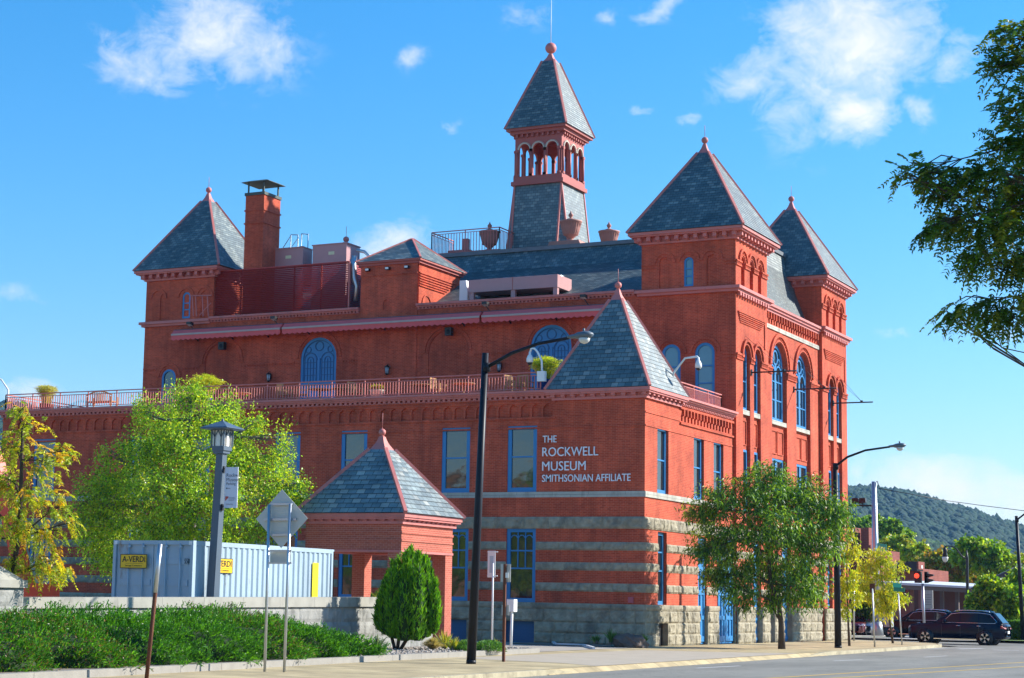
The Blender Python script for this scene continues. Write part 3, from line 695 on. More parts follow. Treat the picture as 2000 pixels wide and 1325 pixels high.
for a, b, s in big:
    fr.facade(PMb, a-.02, b+.02, 5.1, s+1.3, [dict(u0=a+.08, u1=b-.08, z0=10.56, z1=s, arch=True, d=.12), dict(u0=a+.08, u1=b-.08, z0=5.9, z1=8.75, d=.12)])
    fr.parc(PM, (a+b)/2, s, 1.24, 1.32, 0, .05, n=24); fr.parc(PM, (a+b)/2, s, 1.46, 1.64, 0, .1, n=24)
    for q in range(21):
        an = PI*(q+.5)/21; uu = (a+b)/2+1.39*math.cos(an); zz = s+1.39*math.sin(an); fr.pbox(PM, uu-.035, uu+.035, zz-.035, zz+.035, 0, .05)
    for h in range(2):
        c0 = a+.18+h*1.04
        for (ua, ub, za, zb_) in ((c0, c0+.05, 8.95, 10.1), (c0+.9, c0+.95, 8.95, 10.1), (c0+.05, c0+.9, 10.05, 10.1), (c0+.05, c0+.9, 8.95, 9.0)): fr.pbox(PMb, ua, ub, za, zb_, 0, .05)
    o = window(PMb, a+.08, b-.08, 10.56, s, True, d=.1, fw=.15, rails=(11.6, 12.5), mull=[((a+b)/2, 10.6, s+.2, .22), ((a+b)/2-.55, 10.6, s-.3, .04), ((a+b)/2+.55, 10.6, s-.3, .04)])
    tracery(PMb, a+.08, b-.08, s, .1, o)
    window(PMb, a+.08, b-.08, 5.9, 8.75, False, d=.1, fw=.14, rails=(7.3,), mull=[((a+b)/2, 5.95, 8.7, .2)])
for g0, g1 in gaps(15.38, 24.5, [(a, b) for a, b, s in big]):
    fr.pbox(PM, g0, g1, 12.98, 13.06, 0, .09); fr.pbox(PM, g0, g1, 12.74, 12.80, 0, .06); dentils(fr, PM, g0, g1, .12, .06, 12.82, 12.98, 0, .06)
dentils(fr, PM, 15.75-.1, 24.3, .40, .1, 15.36, 15.66, 0, .12)
fr.build('street_wall', BRICK, MU)
ls = MB()
ls.pbox(PM, 15.38, 24.5, 14.90, 15.10, 0, .06); ls.build('balustrade_sill', LIME, MU)
for a, b, s in big: ls = MB(); ls.pbox(PMb, a, b, 10.36, 10.56, 0, .14); ls.build('window_sill', LIME, MU)
for P, Pb, cols, g in (tf1, tf2):
    for a, b, s in cols: ls = MB(); ls.pbox(Pb, a, b, 10.34, 10.56, 0, .14); ls.build('window_sill', LIME, MU)
for P, u1 in ((P1, 2.47), (P1, 7.25), (tf1[0], 14.3), (PM, 19.45), (PM, 16.7)):
    jm = MB(); jm.pbox(P, u1-.03, u1+.06, 0, 1.62 if u1 != 2.47 else .89, -.25, .085); jm.build('stone_jamb', ROCK, MU)
r3 = MB()
for (P, y0, y1, holes) in ((PR(XT1), T1Y, T1Y+4.58, [(13.17, 14.3)]), (PM, 15.38, 24.5, [(18.1, 19.45), (15.9, 16.7), (22.0, 23.0)]), (PR(XT2), T2Y, T2Y+4.6, [(25.1, 26.0), (27.4, 28.2)])):
    r3.rock(P, y0, y1, 4.62, 5.10, .05, 1, 1.3, seed=41)
    for i, (a, b) in enumerate(ZB):
        for g0, g1 in gaps(y0, y1, holes): r3.rock(P, g0, g1, a, b, .035, 1, .8, seed=42+i)
    lowh = [h for h in holes if h[0] < 20]
    for g0, g1 in gaps(y0, y1, lowh):
        r3.rock(P, g0, g1, 0, 1.40, .1, 3, .8, seed=46); r3.rock(P, g0, g1, 1.40, 1.63, .14, 1, 1.4, .02, seed=47)
r3.build('stone_base', ROCK, MU)
for (P, a, b, z0) in ((PR(XT1), 13.17, 14.3, 0.02), (PM, 18.1, 19.45, 0.02), (PM, 15.9, 16.7, .02), (PM, 22.0, 23.0, 1.66), (PR(XT2), 25.1, 26.0, 1.66), (PR(XT2), 27.4, 28.2, 1.66)):
    m = MB(); m.pbox(P, a, b, z0, 4.6, -.24, -.18)
    for zz in (z0+.1, z0+1.0, 2.3, 3.4, 4.4): m.pbox(P, a+.06, b-.06, zz, zz+.12, -.18, -.14)
    m.pbox(P, a, a+.12, z0, 4.6, -.18, -.12)
    m.build('door' if z0 < 1 else 'shuttered_window', BLUE, MU)
# --- string courses and upper cornices
sc = MB()
ring(sc, -4.43, XT1, T1Y, T1Y+4.58, 15.98, 16.12, -.3, .27); ring(sc, -4.43, XT1, T1Y, T1Y+4.58, 15.86, 15.98, -.3, .16)
dentils(sc, PR(XT1), T1Y+.1, T1Y+4.5, .36, .18, 15.70, 15.86, 0, .16)
ring(sc, -4.4, XT2, T2Y, T2Y+4.6, 15.98, 16.12, -.3, .27); ring(sc, -4.4, XT2, T2Y, T2Y+4.6, 15.86, 15.98, -.3, .16)
dentils(sc, PR(XT2), T2Y+.1, T2Y+4.5, .36, .18, 15.70, 15.86, 0, .16)
sc.pbox(PB, -33.25, -28.7, 15.98, 16.12, -.3, .25); sc.pbox(PB, -33.15, -28.7, 15.86, 15.98, -.3, .14)
sc.box(-33.25, B, 15.98, -32.7, 15.4, 16.12)
sc.pbox(PM, 15.6, 24.3, 15.68, 15.80, -.3, .12); sc.pbox(PM, 15.6, 24.3, 15.80, 15.92, -.3, .2); sc.pbox(PM, 15.6, 24.3, 15.92, 16.04, -.3, .28)
for a, b in ((-28.7, -19.6), (-16.28, -4.72)):
    dentils(sc, PB, a, b, .2, .1, 15.94, 16.01, .02, .13); sc.pbox(PB, a, b, 15.91, 15.94, 0, .08); sc.pbox(PB, a, b, 16.01, 16.08, 0, .18); sc.pbox(PB, a, b, 16.08, 16.19, -.3, .27)
sc.build('string_course', TRIM, MU)
eave(-4.43, XT1, T1Y, T1Y+4.58, 18.30, 18.84, .55, .46); pyramid(-4.98, XT1+.55, T1Y-.55, T1Y+5.13, 18.84, 23.55, SLATE_S, cap=.28, ball=.16, zball=float(onY(1375, 275, 13.1)[2]))
eave(-4.4, XT2, T2Y, T2Y+4.6, 18.26, 18.78, .5, .46); pyramid(-4.9, XT2+.5, T2Y-.5, T2Y+5.1, 18.78, 23.2, SLATE_S, cap=.28, ball=.16, zball=float(onY(1540, 390, 26.8)[2]))
eave(-33.0, -28.6, B, B+4.6, 18.36, 18.90, .55, .46); pyramid(-33.55, -27.95, B-.55, B+5.1, 18.90, 23.45, SLATE_S, cap=.28, ball=.16, zball=float(onY(419, 371, 13.1)[2]))
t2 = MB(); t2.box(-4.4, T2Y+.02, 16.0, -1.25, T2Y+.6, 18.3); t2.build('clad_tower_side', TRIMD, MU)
t2 = MB(); t2.box(-1.25, T2Y, 16.0, XT2-.3, T2Y+.6, 18.3); t2.box(-4.4, T2Y+.6, 16.0, XT2-.4, T2Y+4.6, 18.3); t2.build('tower_wall', BRICK, MU)
# --- chimney-like dormer block on the terrace front
dm = MB(); dm.facade(PL(B-.048), -19.58, -16.3, 16.0, 18.35, [dict(u0=-18.25, u1=-17.85, z0=16.0, z1=16.32, arch=True, d=.06, back=True)])
dm.box(-19.58, B+.08, 16.0, -16.3, 15.4, 18.34)
PD = PR(-16.3)
for k in range(6): dm.pbox(PD, B+.1, B+4.1-.25*k, 17.85-.13*k-.06, 17.85-.13*k, 0, .06)
dm.parc(PD, B+.9, 16.3, .42, .5, 0, .05); dm.pbox(PL(B-.048), -19.58, -16.3, 17.75, 17.82, 0, .04)
dm.build('dormer_wall', BRICK, MU)
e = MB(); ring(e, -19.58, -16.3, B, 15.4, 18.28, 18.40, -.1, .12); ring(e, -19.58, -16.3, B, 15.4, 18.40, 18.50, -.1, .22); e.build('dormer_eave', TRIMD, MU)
zap = float(onY(793, 468, 13.1)[2])
pyramid(-19.82, -16.06, B-.24, 15.64, 18.50, zap, SLATE, cap=.04, name='dormer_roof', rod=False, hip=.09)
for k, xx in enumerate((-19.1, -17.95, -16.85)):
    fl = MB(); fl.box(xx-.11, B-.30, 18.0, xx+.11, B-.12, 18.14); fl.tube([(xx, B-.12, 18.1), (xx, B, 18.15)], .02, 6)
    o = fl.build('flood_lamp', DARKM, MU); gl = MB(); gl.box(xx-.09, B-.31, 18.02, xx+.09, B-.301, 18.12); gl.build('lens', WHITE, o)
# --- main slate roof in two pitches with a flat deck
mr = MB()
def frust(m, a, b):
    (x0, x1, y0, y1, z0), (X0, X1, Y0, Y1, Z1) = a, b
    p = [(x0,y0,z0),(x1,y0,z0),(x1,y1,z0),(x0,y1,z0)]; q = [(X0,Y0,Z1),(X1,Y0,Z1),(X1,Y1,Z1),(X0,Y1,Z1)]
    for i in range(4): m.quad(p[i], p[(i+1) % 4], q[(i+1) % 4], q[i])
zk = float(onY(1178, 514, 17.3)[2]); zc_ = float(onY(1178, 480, 18.0)[2])
lo, mi_, hi = (-32.0, -.6, 12.0, 28.8, 16.2), (-30.6, -1.6, 17.3, 26.2, zk), (-30.0, -1.9, 18.0, 25.6, zc_)
def courses(m, a, b, rh, lip, side_only=0):
    (x0, x1, y0, y1, z0), (X0, X1, Y0, Y1, Z1) = a, b
    nc = int(math.hypot(Y0-y0, Z1-z0)/rh)
    def L_(f_): return (x0+(X0-x0)*f_, x1+(X1-x1)*f_, y0+(Y0-y0)*f_, y1+(Y1-y1)*f_, z0+(Z1-z0)*f_)
    for k in range(nc):
        a0, a1, c0, c1, za = L_(k/nc); b0, b1, d0, d1, zb = L_((k+1)/nc)
        m.quaduv([(a0, c0-lip, za), (a1, c0-lip, za), (b1, d0, zb), (b0, d0, zb)], [(a0, k*rh+.004), (a1, k*rh+.004), (b1, (k+1)*rh-.004), (b0, (k+1)*rh-.004)])
        m.quad((a0, c0, za), (a1, c0, za), (a1, c0-lip, za), (a0, c0-lip, za))
        m.quaduv([(a1+lip, c0, za), (a1+lip, c1, za), (b1, d1, zb), (b1, d0, zb)], [(c0, k*rh+.004), (c1, k*rh+.004), (d1, (k+1)*rh-.004), (d0, (k+1)*rh-.004)])
    m.quad((x0, y0, z0), (x0, y1, z0), (X0, Y1, Z1), (X0, Y0, Z1)); m.quad((x0, y1, z0), (x1, y1, z0), (X1, Y1, Z1), (X0, Y1, Z1))
courses(mr, lo, mi_, .16, .02); courses(mr, mi_, hi, .16, .012); mr.build('main_roof', SLATE_S, MU)
dk = MB(); dk.box(-30.1, 17.9, zc_, -1.8, 25.7, zc_+.2); dk.box(-32.6, 11.1, 16.0, -.4, 28.9, 16.06); dk.build('roof_deck', plain('lead_flashing', (.13, .15, .17), .6, 0, .3, 2), MU)
# --- steeple
sy0 = 20.3; ZS = lambda x, y: float(onY(x, y, sy0)[2]); sx0 = float(onY(1005.5, 350, sy0)[0]); sx1 = float(onY(1096.5, 345, sy0)[0]); sy1 = sy0+3.0; zb0, zb1 = ZS(1094, 356), ZS(1096, 338)
zst = zc_+.15; zEv = ZS(1103, 244); zAp = ZS(1076, 118)
st = MB(); f = .5
lowp = [(sx0-f, sy0-f), (sx1+f, sy0-f), (sx1+f, sy1+f), (sx0-f, sy1+f)]; topp = [(sx0, sy0), (sx1, sy0), (sx1, sy1), (sx0, sy1)]; ch = .55
corn = []
for i in range(4):
    p = lowp[i]; n_ = lowp[(i+1) % 4]; q = lowp[i-1]
    def tow(a, b): L_ = math.hypot(b[0]-a[0], b[1]-a[1]); return (a[0]+(b[0]-a[0])/L_*ch, a[1]+(b[1]-a[1])/L_*ch)
    corn.append((tow(p, q), tow(p, n_)))
for i in range(4):
    j = (i+1) % 4
    st.quad((*corn[i][1], zst), (*corn[j][0], zst), (*topp[j], zb0), (*topp[i], zb0)); st.poly([(*corn[i][0], zst), (*corn[i][1], zst), (*topp[i], zb0)])
so_ = st.build('steeple_base', SLATE_S, MU)
for i in range(4):
    hh = MB()
    for c in corn[i]: hh.bar((*c, zst), (*topp[i], zb0), .09)
    hh.build('hip_trim', TRIM, so_)
bf = MB()
ring(bf, sx0, sx1, sy0, sy1, zb0, zb0+.22, -.4, .16); ring(bf, sx0, sx1, sy0, sy1, zb0+.22, zb1, -.4, .06); bf.box(sx0+.05, sy0+.05, zb1-.1, sx1-.05, sy1-.05, zb1-.02)
zt5 = zEv-.31; zs = zb1+(zt5-zb1)*.64
for P, a, b in ((PL(sy0), sx0, sx1), (PR(sx1), sy0, sy1), (PBk(sy1), sx0, sx1), (PLf(sx0), sy0, sy1)):
    n = 3; wd = (b-a-.3)/n
    ops = [dict(u0=a+.15+wd*k+.09, u1=a+.15+wd*(k+1)-.09, z0=zb1, z1=zs, arch=True, d=.06) for k in range(n)]
    bf.facade(P, a, b, zb1, zt5, ops); Pin = lambda u, z, d, P=P: P(u, z, d-.06); bf.facade(Pin, a, b, zb1, zt5, ops)
    for o in ops:
        for uu in (o['u0']-.1, o['u1']+.1):
            bf.tube([P(uu, zb1, .03), P(uu, zs-.12, .03)], .07, 8); bf.pbox(P, uu-.1, uu+.1, zs-.14, zs, -.1, .1); bf.pbox(P, uu-.1, uu+.1, zb1, zb1+.12, -.1, .1)
    dentils(bf, P, a, b, .3, .12, zt5-.17, zt5, 0, .14)
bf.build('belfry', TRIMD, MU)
ah = MB()
for P, a, b in ((PL(sy0), sx0, sx1), (PR(sx1), sy0, sy1)):
    wd = (b-a-.3)/3
    for k in range(3):
        c = a+.15+wd*(k+.5); ah.parc(P, c, zs, wd/2-.09, wd/2-.045, 0, .07); ah.parc(P, c, zs, wd/2-.015, wd/2-.003, 0, .05)
ah.build('belfry_arch_trim', plain('cream_paint', (.62, .56, .46), .6), MU)
ring_ = MB(); ring(ring_, sx0, sx1, sy0, sy1, zt5, zt5+.17, -.3, .22); ring(ring_, sx0, sx1, sy0, sy1, zt5+.17, zt5+.31, -.3, .38); ring_.build('belfry_eave', TRIMD, MU)
rp = pyramid(sx0-.45, sx1+.45, sy0-.45, sy1+.45, zEv, zAp, SLATE_S, cap=.36, ball=.31, name='steeple_roof', rod=False, zball=float(onY(1075, 95, sy0+1.5)[2]))
ro = MB(); cxs, cys = (sx0+sx1)/2, (sy0+sy1)/2; ro.tube([(cxs, cys, ZS(1075, 82)), (cxs, cys, ZS(1075, -20))], [.022, .012], 6); ro.build('lightning_rod', WHITE, rp)
# --- chimney behind the louvre screen
yc = 11.35; x0 = float(onY(478, 450, yc)[0]); x1 = float(onY(514, 450, yc)[0]); y1 = float(onX(546, 450, x1)[1])
zt = float(onY(481, 377, yc)[2])
cm = MB(); cm.box(x0, yc, 16.1, x1, y1, zt-.18)
for dz in (.95, 1.65): ring(cm, x0, x1, yc, y1, zt-dz-.07, zt-dz, -.02, .05)
ch_ = cm.build('chimney', BRICK, MU)
cc = MB(); cc.box(x0-.05, yc-.05, zt-.18, x1+.05, y1+.05, zt-.02)
for px, py in ((x0+.1, yc+.1), (x1-.1, yc+.1), (x1-.1, y1-.1), (x0+.1, y1-.1)): cc.box(px-.035, py-.035, zt-.02, px+.035, py+.035, zt+.55)
cc.lathe(((x0+x1)/2, (yc+y1)/2, zt+.55), [(.85, 0), (.85, .03), (.5, .16), (.02, .2)], 4, sq=True)
cc.build('chimney_cap', plain('weathered_copper', (.07, .085, .075), .6, .3, .3), ch_)
# ---------------------------------------------------------------- lettering on the wall
SG = thing('museum_sign', 'white raised museum name lettering on the shaded brick wall by the corner', 'sign', (-4.47, 0, 6.5))
for txt, u, z, wd, hh_, b in (('THE', -4.46, 8.14, .62, .28, .0), ('ROCKWELL', -4.47, 7.57, 2.47, .37, .0), ('MUSEUM', -4.47, 6.98, 1.93, .38, .0), ('SMITHSONIAN AFFILIATE', -4.47, 6.52, 3.88, .30, .003)):
    text_on('lettering', txt, P0, u, z, plain('white_letter', (.85, .87, .9), .4, var=.02), SG, wd, hh_, .02, .035, b)

# ---------------------------------------------------------------- terrace
def railing(name, label, pts, zb, zt, bay, grp=None, post=.045, step=.135, knob=True):
    t = thing(name, label, 'railing', (*pts[0], zb))
    for (a, b) in zip(pts[:-1], pts[1:]):
        a, b = np.array(a, float), np.array(b, float); L_ = np.linalg.norm(b-a); n = max(1, int(round(L_/bay)))
        m = MB(); A = np.array([*a, zt]); Bq = np.array([*b, zt]); m.bar(A, Bq, .06, .045); m.bar(A-[0, 0, .13], Bq-[0, 0, .13], .03, .03); m.bar(A-[0, 0, zt-zb-.08], Bq-[0, 0, zt-zb-.08], .03, .03)
        m.build('rail', TRIM, t)
        for i in range(n+1):
            p = a+(b-a)*i/n; m = MB(); m.box(p[0]-post/2, p[1]-post/2, zb-.02, p[0]+post/2, p[1]+post/2, zt-.02)
            m.build('post', TRIM, t)
            if i < n:
                q = MB(); k = int(L_/n/step)
                for j in range(1, k):
                    c = p+(b-a)/n*j/k; q.box(c[0]-.014, c[1]-.014, zb+.08, c[0]+.014, c[1]+.014, zt-.13)
                q.build('baluster_panel', TRIM, t)
    return t
railing('terrace_railing', 'long rose painted terrace railing with thin balusters above the wing cornice', [(-33.0, 9.9), (-33.0, -.12), (-4.55, -.12)], 10.29, 11.05, 1.72)
railing('terrace_railing', 'short rose terrace railing between the corner slate pyramid and the tall tower', [(-.12, 4.2), (-.12, 9.55), (-2.4, 9.55)], 10.29, 10.98, 1.75)
TAN = plain('terracotta_bowl', (.55, .47, .36), .8); BLUEPOT = plain('blue_glazed_pot', (.02, .07, .26), .3)
def planter(x, y, label, h, r, zf=10.2, pot=BLUEPOT, ph=.55, n=420, flat=False, seed=1, mats=None, wide=1.0):
    t = thing('potted_plant', label, 'planter', (x, y, zf), group='potted grasses on the terrace')
    m = MB(); m.lathe((x, y, zf), [(.2, 0), (.3, .1), (.34, ph-.06), (.38, ph), (.33, ph), (.3, ph-.06)], 14); m.build('pot', pot, t)
    rng = np.random.default_rng(seed); a = rng.uniform(0, 2*PI, n); tilt = rng.uniform(0, .55, n)*wide; L_ = h*rng.uniform(.6, 1.0, n)
    d = np.stack([np.sin(tilt)*np.cos(a), np.sin(tilt)*np.sin(a), np.cos(tilt)], 1)
    c0 = np.array([x, y, zf+ph-.05])+np.stack([np.cos(a), np.sin(a), np.zeros(n)], 1)*rng.uniform(0, .22, n)[:, None]
    blades(c0, d, L_*.75, .022, .25, rng, 'foliage', mats or [LGRASS, LGRASS2], t)
    tip = c0+d*(L_*.72)[:, None]; k = 7
    tt = np.repeat(tip, k, 0); dd = rng.normal(0, 1, (n*k, 3)); dd[:, 2] = np.abs(dd[:, 2])*.5-.15; dd /= np.linalg.norm(dd, axis=1)[:, None]
    blades(tt, dd, np.full(n*k, r*.28), .016, .3, rng, 'plume', mats or [LGRASS, LGRASS2], t)
    return t
def blades(c, d, L_, wd, droop, rng, name, mats, parent, **kw):
    """thin two-piece leaves: base, bent middle, tip"""
    n = len(c); side = np.cross(d, rng.normal(0, 1, (n, 3))); side /= (np.linalg.norm(side, axis=1)[:, None]+1e-9); side *= wd/2 if np.isscalar(wd) else (wd/2)[:, None]
    L_ = np.broadcast_to(L_, (n,))
    mid = c+d*(L_*.55)[:, None]; tip = c+d*L_[:, None]; tip[:, 2] -= droop*L_
    V = np.stack([c-side*.5, c+side*.5, mid+side, tip, mid-side], 1).reshape(-1, 3)
    off = wloc(parent) if parent is not None else np.zeros(3)
    if 'loc' in kw: off = off+np.array(kw['loc'])
    b = np.arange(n)*5
    Fq = np.stack([b, b+1, b+2, b+4], 1); Ft = np.stack([b+4, b+2, b+3], 1)
    me = bpy.data.meshes.new(name); me.vertices.add(n*5); me.vertices.foreach_set('co', (V-off).ravel())
    loops = np.concatenate([np.concatenate([Fq, Ft], 1).ravel()]); me.loops.add(len(loops)); me.loops.foreach_set('vertex_index', loops.astype(np.int32))
    st_ = (np.arange(n)[:, None]*7+np.array([0, 4])).ravel(); me.polygons.add(2*n); me.polygons.foreach_set('loop_start', st_.astype(np.int32))
    for m in mats: me.materials.append(m)
    mi = np.repeat(rng.integers(0, len(mats), n), 2); me.polygons.foreach_set('material_index', mi.astype(np.int32))
    me.update(calc_edges=True); me.validate()
    o = link(name, me, parent, kw.get('loc'))
    return o
LGRASS = leafy('lime_grass', (.42, .55, .03), .35); LGRASS2 = leafy('yellow_grass', (.55, .58, .05), .35); DRYG = leafy('dry_grass', (.45, .40, .16), .3)
p = onY(400, 770, 2.2); planter(p[0], 2.2, 'broad lime green grass ball in a pot behind the tree top on the terrace', 1.55, 1.0, ph=.6, seed=1, wide=1.25)
p = onY(1064, 735, 1.6); planter(p[0], 1.6, 'lime green grass in a blue pot beside the corner slate pyramid', 1.35, .9, pot=BLUEPOT, ph=.75, seed=2)
p = onY(92, 770, 1.6); planter(p[0], 1.6, 'pale feathery grass in a brown pot near the left end of the terrace', 1.3, .8, pot=plain('brown_pot', (.16, .05, .04), .6), seed=3, mats=[DRYG, LGRASS2], wide=.8, n=260)
p = onY(737, 757, .9); planter(p[0], .9, 'low pale bowl of orange and green flowers behind the terrace railing', .35, .5, pot=TAN, ph=.5, seed=4, n=160, mats=[LGRASS, leafy('orange_petal', (.5, .15, .02), .2)])
def chair():
    t = thing('terrace_chair', 'x', 'chair', (0, 0, 0)); m = MB()
    for sx in (-.24, .24):
        g = MB(); g.bar((sx, -.22, 0), (sx, -.22, .64), .05); g.build('leg', WOOD, t)
        g = MB(); g.bar((sx, .24, 0), (sx, .28, .92), .05); g.build('leg', WOOD, t)
        g = MB(); g.bar((sx, -.25, .65), (sx, .27, .65), .055, .03); g.build('arm', WOOD, t)
    m.box(-.24, -.24, .41, .24, .24, .45); m.build('seat', WOOD, t)
    b = MB()
    for k in range(6): b.bar((-.19+k*.076, .25, .46), (-.19+k*.076, .28, .88), .03, .015)
    b.bar((-.26, .28, .9), (.26, .28, .9), .035, .07); b.build('backrest', WOOD, t); return t
def bench():
    t = thing('curved_bench', 'slatted teak bench with a curved back behind the terrace railing at the left', 'bench', (0, 0, 0))
    for sx in (-.7, .7):
        for y in (-.25, .25): g = MB(); g.bar((sx, y, 0), (sx, y, .66), .06); g.build('leg', WOOD, t)
    g = MB(); g.box(-.72, -.28, .40, .72, .28, .45); g.build('seat', WOOD, t)
    b = MB(); pts = [(-.75+1.5*k/10, -.27, .72+.2*math.sin(PI*k/10)) for k in range(11)]; b.tube(pts, .035, 6)
    for k in range(1, 12): x = -.75+1.5*k/12; b.bar((x, -.27, .45), (x, -.27, .72+.2*math.sin(PI*k/12)), .05, .02)
    b.build('backrest', WOOD, t); return t
def table():
    t = thing('terrace_table', 'x', 'table', (0, 0, 0)); m = MB(); m.lathe((0, 0, .70), [(.5, 0), (.52, .015), (.52, .035), (.5, .04)], 20); m.build('tabletop', WOOD, t)
    g = MB(); g.lathe((0, 0, 0), [(.28, 0), (.26, .04), (.05, .1), (.045, .7)], 10); g.build('pedestal', WOOD, t); return t
CH0, TB0 = chair(), table(); first = {'c': True, 't': True}
def put(kind, px, y, rz, label):
    src = CH0 if kind == 'c' else TB0; o = src if first[kind] else dup(src); first[kind] = False
    x = float(onY(px, 760, y)[0]); o.location = (x, y, 10.2); o.rotation_euler = (0, 0, rz); o['label'] = label; o['group'] = 'teak chairs on the terrace' if kind == 'c' else 'round teak tables on the terrace'
bn = bench(); bn.location = (float(onY(200, 780, .7)[0]), .7, 10.2)
put('c', 557, .8, 2.7, 'teak armchair left of the left blue terrace door, back to the railing')
put('c', 590, .9, -1.0, 'teak armchair turned sideways in front of the left blue terrace door')
put('t', 625, 1.6, 0, 'round teak table before the left blue terrace door')
put('t', 668, 1.7, 0, 'round teak table between the left blue terrace door and the flower bowl')
put('c', 695, 1.0, 1.2, 'teak armchair just left of the flower bowl on the terrace')
put('t', 822, 1.5, 0, 'round teak table under the middle of the terrace railing right of the flower bowl')
put('c', 856, .9, 1.5, 'teak armchair between the two middle terrace tables')
put('t', 905, 1.6, 0, 'round teak table just left of the tall left street light')
put('c', 1003, 1.0, 1.4, 'teak armchair seen edge on right of the tall left street light')
put('c', 1028, 1.4, 3.0, 'teak armchair nearest the blue potted grass and slate pyramid')
put('c', 445, 1.1, .6, 'teak armchair nearest the big lime grass pot on the terrace')
put('t', 470, 1.9, 0, 'round teak table right of the big lime grass pot')

# awnings: three folded lengths under the upper cornice
AWN = plain('awning_canvas', (.75, .13, .13), .8, var=.12); AWNL = plain('awning_red', (.50, .05, .05), .75); CREAM = plain('cream_bar', (.46, .35, .30), .5); 
def awning(x0, x1, label):
    t = thing('folded_awning', label, 'awning', (x0, B, 15.3), group='folded awnings over the terrace')
    m = MB(); m.box(x0, B-.62, 15.50, x1, B, 15.535); m.build('cassette', plain('awning_hood', (.10, .08, .11), .5), t)
    m = MB(); m.prism([(x0, B-.02, 15.495), (x0, B-.60, 15.495), (x0, B-.78, 15.295), (x0, B-.02, 15.30)], (x1-x0, 0, 0)); m.build('canopy', AWN, t)
    m = MB(); m.box(x0, B-.83, 15.19, x1, B-.752, 15.29); m.build('front_bar', CREAM, t)
    m = MB(); n = int((x1-x0)/.3); y = B-.79
    for k in range(n):
        a = x0+(x1-x0)*k/n; b = x0+(x1-x0)*(k+1)/n
        m.prism([(a, y, 15.188), (b, y, 15.188), (b, y, 15.0), ((a+2*b)/3, y, 14.94), ((a+b)/2, y, 14.925), ((a*2+b)/3, y, 14.94), (a, y, 15.0)], (0, .012, 0))
    m.build('valance', AWN, t)
    for xx in (x0+1.2, (x0+x1)/2, x1-1.2):
        m = MB(); m.bar((xx, B, 14.95), (xx, B-.45, 15.2), .05); m.build('arm_bracket', BLACK, t)
xs = [float(onY(px, 640, B-.8)[0]) for px in (335, 549, 938, 1215)]
awning(xs[0], xs[1]-.06, 'left folded dark rose awning with cream front bar under the louvre screen')
awning(xs[1]+.06, xs[2]-.06, 'middle and longest folded dark rose awning over the left blue terrace door')
awning(xs[2]+.06, xs[3], 'right folded dark rose awning ending behind the corner slate pyramid')

# wall lanterns, floodlights, speakers
def lantern(px, py, label):
    p = onY(px, py, B-.18); t = thing('wall_lantern', label, 'lantern', (p[0], B, p[2]), group='lanterns on the terrace wall')
    x, z = p[0], p[2]; m = MB()
    m.box(x-.05, B-.03, z-.1, x+.05, B, z+.2); m.tube([(x, B-.02, z+.2), (x, B-.12, z+.3), (x, B-.2, z+.22)], .015, 6); m.lathe((x, B-.2, z+.13), [(.17, 0), (.15, .03), (.03, .1), (.01, .14)], 6); m.lathe((x, B-.2, z-.2), [(.03, -.06), (.1, 0), (.1, .02)], 6)
    for k in range(6): a = 2*PI*k/6; m.bar((x+.09*math.cos(a), B-.2+.09*math.sin(a), z-.19), (x+.12*math.cos(a), B-.2+.12*math.sin(a), z+.14), .014)
    o = m.build('cage', BLACK, t)
    g = MB(); g.lathe((x, B-.2, z-.17), [(.075, 0), (.1, .3)], 8); g.build('glass', plain('lantern_glass', (.45, .52, .58), .15, var=.05), t)
lantern(525, 737, 'black wall lantern left of the left blue terrace door'); lantern(756, 723, 'black wall lantern in the middle of the terrace wall below the dormer block'); lantern(975, 717, 'black wall lantern behind the tall left street light arm')
def flood(px, py, label):
    p = onY(px, py, B-.75); x, z = p[0], p[2]; t = thing('floodlight', label, 'floodlight', (x, B, z), group='floodlights on arms above the awnings')
    m = MB(); m.tube([(x+.1, B, z-.42), (x+.1, B-.3, z-.38), (x, B-.68, z-.1)], .025, 6); m.box(x+.0, B-.08, z-.5, x+.2, B, z-.32); m.build('arm', BLACK, t)
    m = MB(); m.prism([(x-.14, B-.62, z-.1), (x-.14, B-.62, z+.08), (x-.14, B-.9, z+.1), (x-.14, B-.9, z-.03)], (.28, 0, 0)); o = m.build('head', BLACK, t)
    m = MB(); m.quad((x-.12, B-.64, z-.103), (x+.12, B-.64, z-.103), (x+.12, B-.89, z-.04), (x-.12, B-.89, z-.04)); m.build('lens', plain('lamp_lens', (.7, .7, .68), .3), o)
flood(371, 633, 'black floodlight on an arm above the left end of the awnings'); flood(535, 622, 'black floodlight on an arm below the red louvre screen'); flood(948, 594, 'black floodlight on an arm below the rooftop condenser rack'); flood(1140, 580, 'black floodlight on an arm beside the tip of the corner slate pyramid')
def speaker(px, py, label):
    p = onY(px, py, B-.2); x, z = p[0], p[2]; t = thing('wall_speaker', label, 'speaker', (x, B, z), group='speakers under the awning')
    m = MB(); m.box(x-.17, B-.34, z-.2, x+.17, B-.08, z+.2); m.build('cabinet', BLACK, t); m = MB(); m.box(x-.03, B-.08, z-.03, x+.03, B, z+.03); m.build('bracket', BLACK, t)
    m = MB(); m.lathe((0, 0, 0), [(.12, 0), (.1, .01), (.03, .015)], 14); mm = MB(); mm.v = [(x+a, B-.34-c, z+b-.03) for a, b, c in m.v]; mm.f = m.f; mm.m = m.m; mm.s = m.s; mm.build('cone', DARKM, t)
speaker(434, 676, 'black box speaker on the wall below the left awning'); speaker(877, 648, 'black box speaker in the blind arch below the middle awning')

